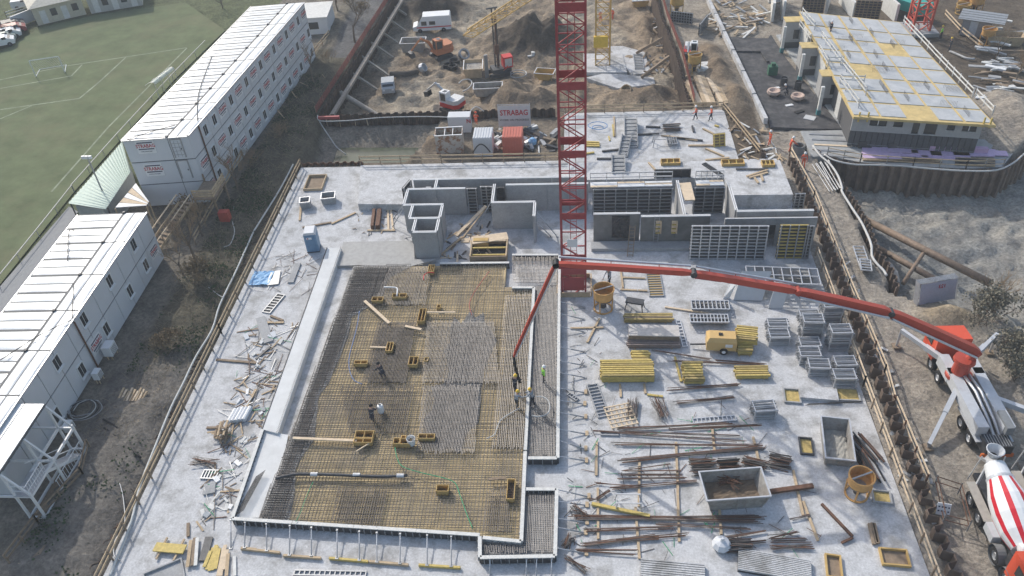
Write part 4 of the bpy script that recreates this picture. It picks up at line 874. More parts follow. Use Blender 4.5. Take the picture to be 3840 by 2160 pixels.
def prop(label, p, q, group):
    p, q = Vector(p), Vector(q); m = p.lerp(q, .45); t = thing('raking_prop', label, 'prop', tuple(q), 0, group)
    MB().rod(p, m, .035, 6).part('inner_tube', steel_l, t); MB().rod(m, q, .05, 6).part('outer_tube', steel, t); MB().box(q + Vector((0, 0, -.02)), (.2, .2, .03)).part('foot_plate', steel, t)
    MB().box(p + Vector((0, 0, -.05)), (.12, .12, .12)).part('head', steel, t)
for k, (a, b, c, d) in enumerate(PR): prop(ORD[k] + ' raking prop from the left along the front formwork', ez(a, b, .55), ez(c, d, .05 if k > 10 or k == 0 else .26), 'props along the front formwork')
RP = [(2, 1, 365, 830, 545, 870), (2, 1, 365, 920, 540, 960), (2, 1, 365, 1015, 540, 1055), (2, 1, 365, 1172, 545, 1205), (2, 1, 365, 1275, 548, 1310), (2, 1, 365, 1365, 548, 1400), (2, 2, 352, 30, 547, 65), (2, 2, 350, 120, 540, 152), (2, 2, 350, 212, 547, 250), (2, 2, 350, 340, 555, 377), (2, 2, 350, 425, 547, 490), (2, 2, 350, 545, 552, 580), (2, 2, 345, 797, 570, 850), (2, 2, 345, 885, 555, 915), (2, 2, 345, 1015, 555, 1045), (2, 2, 345, 1082, 545, 1122), (2, 2, 345, 1240, 550, 1278)]
for k, (c, r, a, b, d, e) in enumerate(RP):
    prop(ORD[k] + ' raking prop from the rear along the right hand formwork', at(c, r, a, b, .55), at(c, r, d, e, .06), 'props along the right hand formwork')
    if k > 5: p = at(c, r, d, e, 0); MB().box((p.x + .1, p.y, .004), (.22, .42, .12)).thing('timber_block', plank, ORD[k - 6] + ' timber foot block from the rear beside the right hand props', 'block', 'foot blocks beside the right hand props')
# ------------------------------------------------------------------ plywood boxes standing in the mat
def ply_box(label, p, w, d, h=.5, cells=1, rz=0):
    t = thing('recess_box', label, 'box', (p.x, p.y, M0 + .06), rz)
    for s in (-1, 1): MB().box((0, s * d / 2, 0), (w, .04, h)).part('board', ply, t, False); MB().box((s * w / 2, 0, 0), (.04, d + .04, h + .012)).part('board', ply, t, False)
    for i in range(1, cells): MB().box((-w / 2 + i * w / cells, 0, 0), (.04, d - .05, h - .02)).part('divider', ply, t, False)
    MB().box((0, 0, 0), (w - .04, d - .06, .03)).part('floor', plank_d, t, False)
BX = [((1, 1, 920, 822), .95, .5, 2, 'two celled plywood box right of the bent white pipe'), ((1, 1, 1085, 795), 1.2, .5, 2, 'two celled plywood box under the bent white pipe'), ((1, 1, 1255, 942), .55, 1.6, 2, 'tall two celled plywood box at the end of a white board'), ((1, 1, 1012, 1182), .5, 1.0, 2, 'plywood box at the end of the short white board'), ((1, 1, 795, 1300), 1.05, .35, 2, 'slim plywood box left of the dense bars'), ((1, 1, 1190, 1288), .7, .9, 2, 'double plywood box right of the dense bars'), ((1, 1, 1287, 1268), .28, .4, 1, 'tiny plywood box beside the double box'), ((1, 1, 1380, 868), .28, .45, 1, 'tiny plywood box above the white board'), ((1, 2, 820, 398), 1.3, .7, 2, 'upper large plywood box at the end of the long white board'), ((1, 2, 812, 438), 1.3, .45, 2, 'lower large plywood box at the end of the long white board'), ((1, 2, 1068, 445), .5, .5, 1, 'square plywood box left of the white bucket'), ((1, 2, 1128, 447), .8, .5, 1, 'plywood box next to the white bucket'), ((1, 2, 1290, 410), 1.15, .4, 2, 'two celled plywood box right of the white bucket'), ((1, 2, 1115, 408), .32, .3, 1, 'tiny plywood box behind the white bucket'), ((1, 2, 1410, 802), .8, .5, 1, 'single plywood box in the front of the mat'), ((1, 2, 1925, 808), .5, 1.6, 1, 'long plywood box by the inner formwork at the front'), ((1, 1, 1325, 590), .5, 1.0, 3, 'three celled timber box against the small shaft')]
for p, w_, d_, c_, lb in BX: ply_box(lb, at(*p, M0 + .3), w_, d_, .5 if w_ > .4 else .35, c_)
def board(label, a, b, w, h, m, name='board', cat='board', group=None): return MB().beam(a, b, w, h).thing(name, m, label, cat, group)
Z5 = M0 + .42
for a, b, w_, lb in (((1, 1, 1280, 907), (1, 1, 1505, 908), .14, 'white board reaching right from the tall plywood box'), ((1, 1, 860, 1171), (1, 1, 990, 1174), .14, 'short white board reaching left from its plywood box'), ((1, 2, 280, 408), (1, 2, 760, 428), .2, 'long white board reaching left to the fresh concrete'), ((1, 1, 820, 822), (1, 1, 1005, 990), .26, 'pale diagonal board lying across the mat'), ((1, 1, 1125, 1012), (1, 1, 1248, 1038), .22, 'short pale board with a branch on the mat'), ((1, 2, 755, 510), (1, 2, 860, 445), .07, 'thin white lath leaning from the large plywood boxes'), ((1, 2, 1755, 720), (1, 2, 1885, 708), .2, 'short plank lying at the front right of the mat')):
    board(lb, at(*a, Z5), at(*b, Z5), w_, .09, plank_d if 'front right' in lb else plank_p)
hose('bent_pipe', 'bent white pipe leading into a plywood box', 'pipe', [at(1, 1, *p, Z5 + .1) for p in ((965, 718), (1045, 720), (1068, 735), (1062, 785))], .1, white, sub=2)
hose('delivery_hose', 'long black delivery hose lying across the front of the mat', 'hose', [at(1, 2, *p, Z5) for p in ((150, 712), (290, 682), (430, 680), (600, 685), (760, 692), (950, 698), (1140, 690))], .16, steel_d)
for k, x in enumerate((440, 760, 1090)): p = at(1, 2, x, 682 + k * 5, Z5); MB().rod(p - Vector((.25, 0, 0)), p + Vector((.25, 0, 0)), .15, 10, cap=True).thing('hose_coupling', steel_l, ['left', 'middle', 'right'][k] + ' pale coupling on the black delivery hose', 'coupling')
hose('green_cable', 'green cable snaking down the front of the mat', 'cable', [at(1, 2, *p, Z5) for p in ((1050, 480), (1065, 560), (1110, 625), (1250, 670), (1400, 705), (1500, 745), (1540, 840), (1590, 980), (1635, 1090))], .045, green_m)
hose('green_cable', 'green cable at the left of the mat front', 'cable', [at(1, 2, *p, Z5) for p in ((430, 740), (380, 850), (340, 960), (300, 1040))], .03, green_m)
hose('blue_cable', 'blue cable along the edge of the fresh concrete', 'cable', [at(1, 1, *p, Z5) for p in ((780, 900), (765, 1000), (735, 1120), (705, 1240), (705, 1340), (740, 1420), (800, 1449))], .045, mat('blue_cable', (.12, .2, .4), .6))
hose('red_cable', 'red cable bundle in the rear right of the mat', 'cable', [at(1, 1, *p, Z5) for p in ((1760, 600), (1700, 680), (1640, 770), (1610, 850), (1630, 930))], .045, mat('red_cable', (.42, .12, .09), .6))
hose('grey_hose', 'thin grey hose curling toward the workers', 'hose', [at(*p, Z5) for p in ((1, 2, 1740, 410), (1, 2, 1800, 380), (1, 2, 1830, 300), (1, 2, 1860, 260), (1, 2, 1930, 215), (2, 2, 60, 180))], .05, hose_w)
hose('red_loop', 'red conduit loop at the foot of the small shaft', 'conduit', [at(1, 1, *p, Z5 + .2) for p in ((1345, 610), (1300, 608), (1268, 630), (1266, 665))], .06, signal_red)
# ring of hose around the workers on the strip
hose('delivery_hose', 'grey hose arching beside the workers on the narrow strip', 'hose', [at(2, 2, *p, .8) for p in ((180, 95), (235, 98), (275, 130), (285, 185), (260, 230), (190, 245), (150, 235))], .07, hose_w)
# ------------------------------------------------------------------ materials stacked on the slab
def quad_box(q, z=.0):
    q = [Vector((p.x, p.y, 0)) for p in q]; c = sum(q, Vector()) / 4; u = ((q[1] - q[0]) + (q[2] - q[3])) / 2; v = ((q[3] - q[0]) + (q[2] - q[1])) / 2
    return c, u.length, v.length, math.atan2(u.y, u.x)
def lying_frame(label, c, r, pts_, n, m=steel, z=.0, th=.12, back=None, tz=.1, mids=0, slat=None, name='steel_shutter'):
    pts = pts_ if label.split()[0] in ('slatted', 'ladder') and 'bottom' not in label or label.startswith('steel frame') or 'pile on the path' in label else pts_[1:] + pts_[:1]
    ce, L, W, a = quad_box([at(c, r, *p, z + tz) for p in pts]); t = thing(name, label, 'formwork', (ce.x, ce.y, z + .006), a)
    for s in (-1, 1): MB().box((0, s * (W / 2 - .04), 0), (L, .08, th)).part('side_rail', m, t, False)
    for i in range(n + 1): MB().box((-L / 2 + .04 + (L - .08) * i / n, 0, 0), (.07, W - .16, th - .01)).part('slat', slat or m, t, False)
    for k in range(mids): MB().box((0, -W / 2 + W * (k + 1) / (mids + 1), .005), (L, .06, th)).part('middle_rail', m, t, False)
    if back: MB().box((0, 0, 0), (L - .02, W - .02, .03)).part('skin', back, t, False)
    return t
LF = [('slatted steel frame lying between the red crane and the white plates', 2, 1, [(1010, 790), (1010, 615), (1125, 615), (1155, 785)][:0] or [(1035, 785), (1010, 615), (1120, 615), (1152, 785)], 9, steel, ply),
      ('ladder shaped steel frame lying left of the pallet', 2, 2, [(650, 262), (560, 0), (648, 0), (738, 230)], 10, steel, None),
      ('steel frame lying along the thick board stack', 2, 1, [(1285, 1170), (1235, 968), (1272, 966), (1330, 1165)], 8, steel_l, None),
      ('long slatted steel frame lying before the compressor row', 2, 2, [(1365, 300), (1362, 258), (1690, 232), (1692, 275)], 10, steel_l, None),
      ('small steel frame lying near the raking props', 2, 2, [(412, 80), (435, 60), (505, 108), (485, 130)], 4, steel, None),
      ('small steel frame beside the heap of curled offcuts', 2, 2, [(668, 385), (668, 352), (808, 355), (806, 390)], 4, steel, None),
      ('steel frame lying on the debris left of the pale upstand', 1, 1, [(45, 905), (160, 765), (222, 775), (105, 915)], 7, steel, steel_d),
      ('square steel frame lying in the left foreground debris', 0, 2, [(1515, 712), (1535, 645), (1650, 648), (1635, 718)], 5, steel, None),
      ('diagonal ladder frame lying on the right deck', 2, 0, [(1432, 1236), (1462, 1226), (1602, 1318), (1570, 1326)], 12, steel_d, None),
      ('steel frame stack beside the white pipe on the path', 3, 1, [(700, 590), (645, 410), (715, 405), (775, 560)], 7, steel_l, None),
      ('slatted frame at the very bottom centre of the slab', 1, 2, [(270, 1449), (300, 1395), (830, 1415), (835, 1449)], 14, steel, None),
      ('steel frame leaning on the pad beside the yellow crane', 2, 0, [(925, 518), (915, 405), (980, 405), (1000, 515)], 9, steel, None)]
for lb, c, r, pts, n, m, bk in LF:
    lying_frame(lb, c, r, pts, n, m, z={(3, 0): 0}.get((c, r), 1.5 if 'right deck' in lb else (-2.7 if 'yellow crane' in lb else 0)), back=bk, mids=1 if 'diagonal' in lb else 0)
for k in range(4): lying_frame('white topped steel frame in the upper frame stack, layer ' + ['one', 'two', 'three', 'four'][k] + ' from the floor', 2, 1, [(1352, 890), (1352, 822), (1640, 825), (1640, 892)], 9, steel if k < 3 else steel_l, z=k * .14, tz=0)
for k in range(5): lying_frame('grid steel frame in the lower frame stack, layer ' + ['one', 'two', 'three', 'four', 'five'][k] + ' from the floor', 2, 1, [(1340, 990), (1340, 925), (1635, 930), (1635, 990)], 11, steel if k < 4 else steel_l, z=k * .14, tz=0, mids=1)
for k in range(5): lying_frame('steel frame in the pile on the path, layer ' + ['one', 'two', 'three', 'four', 'five'][k] + ' from the ground', 3, 1, [(705, 605), (690, 520), (770, 510), (780, 590)], 4, steel_l, z=.15 + k * .13, tz=0)
# stacks of yellow timber beams
def beam_stack(label, group, c, r, pts, n, layers, m=yellow, z0=.1, h=.18, seed=1):
    pts = pts[1:] + pts[:1]; ce, L, W, a = quad_box([at(c, r, *p, z0) for p in pts]); rnd = random.Random(seed); n = max(4, round(n * .75)); w = W / n; mm = [m, mat(m.name + '_aged', tuple(c * f for c, f in zip({'yellow_timber': (.52, .4, .13)}.get(m.name, (.36, .28, .15)), (.72, .72, .9))), .75, var=.25)]
    mes = []
    for m_ in mm: g = MB(); g.box((0, 0, 0), (1, w * .64, .045)); g.box((0, 0, h - .045), (1, w * .64, .045)); g.box((0, 0, .04), (1, w * .3, h - .08)); mes.append(g.mesh('timber_beam', m_))
    for k in range(layers):
        for i in range(n):
            o = obj('timber_beam', mes[0 if rnd.random() < .68 else 1], None); v = -W / 2 + (i + .5) * w; u = rnd.uniform(-.06, .06)
            o.location = (ce.x + u * math.cos(a) - v * math.sin(a), ce.y + u * math.sin(a) + v * math.cos(a), z0 + k * h); o.rotation_euler = (0, 0, a + rnd.uniform(-.006, .006)); o.scale = (L + rnd.uniform(-.1, .1), 1, 1)
            tag(o, label, 'beam', group)
    for i in (-1, 1):
        p = (ce.x + i * L * .35 * math.cos(a), ce.y + i * L * .35 * math.sin(a), .004); MB().box(p, (.12, W, z0 - .006), a).thing('bearer', plank, ('left' if i < 0 else 'right') + ' timber bearer under the ' + group.replace('beams in the ', ''), 'bearer')
beam_stack('yellow timber beam in the widest bright yellow stack', 'beams in the widest bright yellow stack', 2, 1, [(670, 1440), (668, 1310), (1060, 1310), (1070, 1435)], 11, 4)
beam_stack('yellow timber beam in the small stack behind the widest one', 'beams in the small yellow stack behind', 2, 1, [(902, 1290), (902, 1215), (1040, 1215), (1042, 1290)], 6, 2, seed=2)
beam_stack('timber beam in the square stack right of the widest yellow one', 'beams in the square middle stack', 2, 1, [(1285, 1450), (1290, 1310), (1432, 1310), (1438, 1450)], 9, 3, seed=3)
beam_stack('timber beam in the strapped stack below the yellow compressor', 'beams in the strapped right stack', 2, 1, [(1685, 1415), (1680, 1330), (1925, 1330), (1940, 1410)], 7, 2, seed=4)
beam_stack('yellow beam in the upper twisted stack beside the compressor', 'beams in the upper twisted stack', 2, 1, [(1680, 1150), (1700, 1030), (1855, 1060), (1830, 1150)], 9, 3, seed=5, z0=.62)
beam_stack('yellow beam in the lower stack beside the compressor', 'beams in the lower stack beside the compressor', 2, 1, [(1690, 1235), (1690, 1150), (1800, 1150), (1805, 1235)], 6, 3, seed=6)
beam_stack('weathered beam in the long low stack before the frame stacks', 'beams in the long low weathered stack', 2, 1, [(845, 990), (845, 935), (1212, 935), (1215, 985)], 6, 2, m=mat('weathered_yellow', (.4, .31, .13), .75, var=.25), seed=7)
beam_stack('steel beam under the thick board stack', 'beams in the steel layer under boards', 2, 1, [(860, 1180), (880, 1130), (1265, 1130), (1262, 1180)], 6, 2, m=mat('dusty_brown_steel', (.25, .2, .18), .7, var=.2), seed=8)
for k in range(5):
    ce, L, W, a = quad_box([at(2, 1, *p, .6) for p in ((880, 1112), (878, 1030), (1255, 1020), (1262, 1105))]); MB().box((ce.x, ce.y, .5 + k * .09), (L - .05 * (k % 2), W, .082), a + .004 * (k % 3)).thing('formwork_sheet', plank_d if k < 4 else mat('pale_sheet', (.5, .47, .44), .75, var=.15), 'thick formwork board in the brown stack, layer ' + ['one', 'two', 'three', 'four', 'five'][k] + ' from below', 'board')
# long planks and bars laid out on the right of the slab
BD = [(2, 1, 835, 645, 1005, 652), (2, 1, 822, 598, 838, 722), (2, 1, 818, 735, 945, 742), (2, 1, 950, 742, 1020, 745), (2, 1, 1155, 868, 1512, 922), (2, 1, 660, 955, 568, 1135), (2, 1, 440, 1028, 690, 1022), (2, 1, 1230, 1245, 1275, 1430), (2, 2, 815, 0, 822, 98), (2, 2, 998, 0, 1008, 72), (2, 2, 1020, 80, 1140, 95), (2, 2, 640, 430, 636, 690), (2, 2, 648, 785, 650, 1170), (2, 2, 962, 560, 958, 925), (2, 2, 932, 930, 950, 1170), (2, 2, 952, 1185, 962, 1320), (2, 2, 1238, 440, 1252, 800), (2, 2, 1250, 800, 1262, 1190), (2, 2, 1510, 325, 1528, 500), (2, 2, 1820, 400, 1865, 590), (2, 2, 1868, 600, 1895, 770), (2, 2, 1565, 935, 1580, 1135), (3, 2, 190, 650, 265, 990), (3, 2, 265, 885, 378, 1182), (2, 0, 770, 880, 775, 1030), (2, 0, 730, 1028, 738, 1062), (2, 0, 760, 940, 770, 1030)]
NMB = ['rear plank of the open square beside the crane', 'left plank of the open square beside the crane', 'front plank of the open square, left half', 'front plank of the open square, right half', 'long pale plank lying over the frame stacks', 'diagonal plank leaning away from the orange bucket', 'short plank lying below the orange bucket', 'bearer plank between the yellow stacks', 'plank above the square mesh pallet', 'plank right of the square mesh pallet', 'yellow plank end near the rebar heap', 'upper left bearer plank under the laid out bars', 'lower left bearer plank under the laid out bars', 'second bearer plank under the laid out bars', 'second bearer plank, lower piece', 'second bearer plank, lowest piece', 'third bearer plank, upper piece', 'third bearer plank, lower piece', 'fourth bearer plank, short upper piece', 'fifth bearer plank beside the rebar bundles', 'fifth bearer plank beside the big skip', 'bearer plank below the big skip', 'bearer plank beside the long brown girder', 'bearer plank left of the fallen steel angle', 'plank on the rear slab beside the precast stair', 'short yellow offcut on the rear slab', 'yellow plank on the rear slab']
for k, (c, r, a, b, d, e) in enumerate(BD): board(NMB[k], at(c, r, a, b, .07), at(c, r, d, e, .07), .16, .1, plank_p if k in (4,) else (yellow if 'yellow' in NMB[k] else plank))
board('bright yellow beam lying alone among the laid out bars', at(2, 2, 602, 905, .15), at(2, 2, 1040, 998, .15), .22, .2, yellow, 'timber_beam', 'beam')
RB = [(2, 2, 1160, 40, 1740, 5, 6), (2, 2, 1210, 145, 1690, 95, 7), (2, 2, 780, 345, 1690, 300, 6), (2, 2, 1180, 345, 1900, 312, 4), (2, 2, 810, 365, 1740, 395, 4), (2, 2, 600, 350, 1780, 440, 3), (2, 2, 740, 448, 1920, 460, 6), (2, 2, 785, 580, 1920, 480, 9), (2, 2, 820, 660, 1300, 655, 3), (2, 2, 800, 685, 1290, 690, 3), (2, 2, 785, 722, 1330, 705, 4), (2, 2, 620, 745, 960, 775, 3), (2, 2, 735, 795, 1400, 735, 6), (2, 2, 640, 870, 738, 795, 6), (2, 2, 580, 875, 650, 872, 5), (2, 2, 405, 1002, 1930, 1015, 9), (2, 2, 470, 1012, 1900, 1048, 5), (2, 2, 520, 1105, 1230, 1085, 6), (2, 2, 1060, 1055, 1810, 1090, 4), (2, 2, 510, 1210, 1110, 1150, 9), (2, 2, 780, 1180, 1340, 1130, 6), (2, 2, 470, 1250, 960, 1252, 4), (2, 2, 480, 1258, 950, 1290, 3), (2, 1, 1040, 1195, 1520, 1268, 4), (2, 1, 1160, 1275, 1932, 1310, 4), (2, 1, 1520, 1265, 1932, 1300, 3), (3, 2, 0, 1155, 240, 1112, 6), (3, 2, 20, 1180, 300, 1175, 5), (3, 2, 10, 1225, 345, 1222, 10), (3, 2, 160, 1030, 320, 985, 4), (2, 2, 1590, 1165, 1930, 1110, 5), (2, 2, 1640, 1210, 1930, 1190, 4), (2, 2, 1220, 600, 820, 660, 2)]
rr = random.Random(21)
ORD2 = ORD + ['nineteenth', 'twentieth', 'twenty first', 'twenty second', 'twenty third', 'twenty fourth', 'twenty fifth', 'twenty sixth']
def RBN(k, c, r):
    same = sorted((x[3] + x[5], i) for i, x in enumerate(RB) if (x[0], x[1]) == (c, r)); return ORD2[[i for _, i in same].index(k)]
for k, (c, r, a, b, d, e, n) in enumerate(RB):
    p, q = at(c, r, a, b, .14), at(c, r, d, e, .14); s = Vector((-(q - p).y, (q - p).x, 0)).normalized()
    t = thing('rebar_bundle', RBN(k, c, r) + ' long bar bundle from the top, ' + ('by the timber lined openings' if (c, r) == (3, 2) else 'among the yellow beam stacks' if (c, r) == (2, 1) else 'before the mesh pallet'), 'rebar', (p.x, p.y, .12), 0, 'bar bundles laid out on the right slab')
    for i in range(n):
        o1, o2 = s * rr.uniform(-.028, .028) * n, s * rr.uniform(-.028, .028) * n; zz = Vector((0, 0, rr.uniform(0, .05)))
        MB().rod(p.lerp(q, rr.uniform(0, .08)) + o1 + zz, q.lerp(p, rr.uniform(0, .08)) + o2 + zz, .026, 4).part('bar', rust if i % 3 else rebar, t)
board('dark brown girder lying beside the openings', at(3, 2, 0, 815, .25), at(3, 2, 340, 768, .25), .3, .22, rust, 'steel_girder', 'girder')
board('rusty steel angle fallen across the front right slab', at(3, 2, 405, 905, .12), at(3, 2, 638, 1150, .12), .16, .14, rust, 'steel_angle', 'steel bar')
board('short rusty bar at the foot of the fallen steel angle', at(3, 2, 555, 1198, .1), at(3, 2, 640, 1160, .1), .14, .12, rust, 'steel_angle', 'steel bar')
for k, (a, b, d, e) in enumerate(((765, 1055, 800, 1210), (785, 1050, 820, 1205), (800, 1052, 832, 1200))): board(['left', 'middle', 'right'][k] + ' weathered beam of the three beside the right guard rail', at(3, 2, a, b, .12), at(3, 2, d, e, .12), .2, .16, plank_d, 'timber_beam', 'beam')
# bundles of short bars
def bar_heap(label, c, r, pts, n, ln, m=rebar, seed=0, spread=.5, h=.5, r_=.03):
    rnd = random.Random(seed); q = [at(c, r, *p, .2) for p in (pts if 'mesh pallet' in label and 'heap' in label or 'splayed bars' in label else pts[1:] + pts[:1])]; ce, L, W, a = quad_box(q); t = thing('bar_heap', label, 'rebar', (ce.x, ce.y, .01), a)
    for i in range(n):
        y = rnd.uniform(-W / 2, W / 2); z = .04 + rnd.random() * h * (1 - abs(y) / W); da = rnd.gauss(0, spread * .12); l_ = L * rnd.uniform(.75, 1.05); x = rnd.uniform(-.1, .1)
        d = Vector((math.cos(da), math.sin(da), rnd.gauss(0, .02))) * l_ / 2; MB().rod(Vector((x, y, z)) - d, Vector((x, y, z)) + d, r_, 4).part('bar', m if i % 3 else rust, t, False)
    return t
bar_heap('dark heap of short bars behind the big skip', 2, 2, [(1335, 690), (1345, 560), (1530, 560), (1540, 680)], 40, 2)
bar_heap('strapped black bundle of short bars behind the big skip', 2, 2, [(1550, 650), (1550, 570), (1715, 560), (1720, 640)], 34, 2, m=black, spread=.1, h=.6, seed=1)
bar_heap('heap of bars right of the strapped black bundle', 2, 2, [(1730, 620), (1740, 540), (1925, 590), (1925, 670)], 30, 2, seed=2)
bar_heap('splayed heap of bars above the girder', 3, 2, [(0, 640), (20, 500), (170, 560), (180, 640)], 40, 2, seed=3)
bar_heap('heap of thin bars beside the mesh pallet', 2, 2, [(860, 250), (880, 110), (960, 110), (950, 250)][::1], 26, 2, seed=4, r_=.02)
bar_heap('slanting fan of thin bars right of the mesh pallet', 2, 2, [(1050, 110), (1130, 100), (1190, 250), (1120, 260)][::1], 26, 2, seed=5, r_=.02, spread=1)
bar_heap('dark bundle of bars in the right foreground', 2, 2, [(1610, 1270), (1620, 1170), (1800, 1170), (1830, 1270)], 40, 2, seed=6)
bar_heap('splayed bars beside the front end of the strip formwork', 2, 2, [(360, 1230), (420, 1130), (470, 1150), (430, 1240)], 18, 2, seed=7, spread=2)
bar_heap('thin bars fanned out below the strip formwork', 2, 2, [(380, 1310), (400, 1290), (590, 1410), (570, 1430)], 14, 2, seed=8, spread=1.4, r_=.02)
bar_heap('thin tangled bars near the yellow beam', 2, 2, [(430, 940), (450, 910), (590, 990), (570, 1010)], 16, 2, seed=9, spread=2, r_=.02)
bar_heap('heap of rebar offcuts beside the left guard rail', 0, 2, [(1430, 600), (1440, 560), (1640, 570), (1640, 620)], 18, 2, seed=10, spread=2, r_=.02)
bar_heap('dark steel tubes bundled beside the tilted skip', 3, 2, [(620, 440), (640, 340), (840, 560), (800, 660)], 26, 2, m=steel_d, seed=11, spread=.3, r_=.05)
bar_heap('black pipes stacked behind the orange bucket on the right', 3, 2, [(690, 560), (720, 480), (860, 720), (800, 780)], 22, 2, m=black, seed=12, spread=.1, r_=.06, h=.8)
bar_heap('dark bars stacked on the rear slab', 2, 0, [(1120, 990), (1140, 935), (1250, 935), (1310, 985)], 26, 2, m=steel_d, seed=13, spread=.2)
# precast ribbed plates at the bottom edge, precast stairs
def ribbed(label, q, n, m=white):
    ce, L, W, a = quad_box(q); t = thing('ribbed_plate', label, 'precast plate', (ce.x, ce.y, .006), a); MB().box((0, 0, 0), (L, W, .1)).part('base', steel_d, t, False)  # dark base colour paints the shadow in the gaps between ribs
    me = MB().beam((0, -W / 2, .22), (0, W / 2, .22), L / n * .62, .16).mesh('rib', concrete)
    for i in range(n): obj('rib', me, t, (-L / 2 + (i + .5) * L / n, 0, 0))
ribbed('white ribbed precast stair flight at the bottom edge, left one', [at(2, 2, 970, 1560), at(2, 2, 970, 1350), at(2, 2, 1450, 1355), at(2, 2, 1455, 1560)], 12)
ribbed('white ribbed precast stair flight at the bottom edge, right one', [at(2, 2, 1700, 1480), at(2, 2, 1720, 1310), at(3, 2, 300, 1290), at(3, 2, 320, 1450)], 12)
def stair(label, a, b, w, n, z, m=concrete_w, hh=.5):
    a, b = Vector(a), Vector(b); t = thing('precast_stair', label, 'stairs', (a.x, a.y, z)); d = (b - a) / n; an = ang(a, b)
    for i in range(n):
        p = a + d * (i + .5); MB().box((p.x, p.y, z + .004 + (.05 if i % 2 else 0)), (d.length * .8, w, hh * (i + 1) / n + .1), an).part('step', m, t)
    for s in (-1, 1):
        o_ = Vector((-d.y, d.x, 0)).normalized() * (w / 2 + .05) * s; MB().beam(a + o_ + Vector((0, 0, .2)), b + o_ + Vector((0, 0, hh + .2)), .1, .3).part('string', m, t)
stair('long precast concrete stair flight lying on the rear slab', at(2, 0, 900, 1120), at(2, 0, 893, 928), 1.3, 16, .0)
stair('shorter precast stair flight lying aslant beside the long one', at(2, 0, 835, 1190), at(2, 0, 868, 1060), .9, 12, .0)
stair('precast stair rising onto the right deck behind the crane', at(2, 0, 805, 1310, 1.5), at(2, 0, 800, 1205, 1.5), 1.2, 9, 1.5)
# white plates and panels standing right of the boom
def slabplate(label, pts, m, th=.12, name='precast_plate'):
    P = [Vector(p) for p in pts]; nrm = (P[1] - P[0]).cross(P[3] - P[0]).normalized() * th; g = MB(); g.add(P + [p + nrm for p in P], [(0, 1, 2, 3), (7, 6, 5, 4), (0, 4, 5, 1), (1, 5, 6, 2), (2, 6, 7, 3), (3, 7, 4, 0)]); return g.thing(name, m, label, 'panel')
plate_g = mat('pale_plate', (.48, .49, .5), .6, var=.06)
slabplate('large pale grey panel standing right of the boom', [at(2, 1, 1670, 815, 0), at(2, 1, 1885, 820, 0), at(2, 1, 1910, 640, .0) + Vector((0, -1.6, 1.9)), at(2, 1, 1695, 640, 0) + Vector((0, -1.6, 1.9))], plate_g)
slabplate('second pale grey panel standing beside the scaffold crates', [at(3, 1, 0, 875, 0), at(3, 1, 105, 880, 0), at(3, 1, 125, 760, 0) + Vector((0, -1.0, 1.9)), at(3, 1, 20, 755, 0) + Vector((0, -1.0, 1.9))], plate_g)
slabplate('white triangular plate leaning beside the pale panels', [at(2, 1, 1590, 805, 0), at(2, 1, 1640, 800, 0), at(2, 1, 1688, 700, 1.6), at(2, 1, 1668, 640, 1.9)], white, .06)
for k in range(5): lying_frame(['lowest', 'second', 'third', 'fourth', 'topmost'][k] + ' white steel frame in the tall pile at the right of the slab', 3, 1, [(-170, 690), (-160, 560), (385, 590), (390, 700)], 8, steel_l if k > 2 else steel, z=.6 + k * .2, tz=0, mids=1)
MB().box(tuple(at(3, 1, 110, 640, 0) + Vector((0, 0, .006))), (4.6, 2.0, .58)).thing('bearer_block', concrete_w, 'concrete bearer block under the tall pile of white frames', 'block')
# scaffold stillages
def stillage_proto():
    t = thing('stillage', 'x', 'crate', (0, 0, 0)); w, d, h = 1.5, 1.0, 1.0
    for x in (-1, 1):
        for y in (-1, 1): MB().box((x * w / 2, y * d / 2, 0), (.08, .08, h)).part('corner_post', steel_l, t, False)
    for z in (.15, h - .06):
        for y in (-1, 1): MB().beam((-w / 2, y * d / 2, z), (w / 2, y * d / 2, z), .06, .07).part('side_bar', steel_l, t, False)
        for x in (-1, 1): MB().beam((x * w / 2, -d / 2, z), (x * w / 2, d / 2, z), .06, .07).part('end_bar', steel_l, t, False)
    rnd = random.Random(3)
    for i in range(5):
        for k in range(5):
            y = -.38 + .19 * i; z = .24 + .16 * k; MB().rod((-w / 2 - rnd.uniform(.0, .2), y, z), (w / 2 + rnd.uniform(.0, .2), y + rnd.uniform(-.06, .06), z), .055, 6, cap=True).part('tube', steel if (i + k) % 3 else steel_l, t, False)
    return t
sp = stillage_proto(); used = []
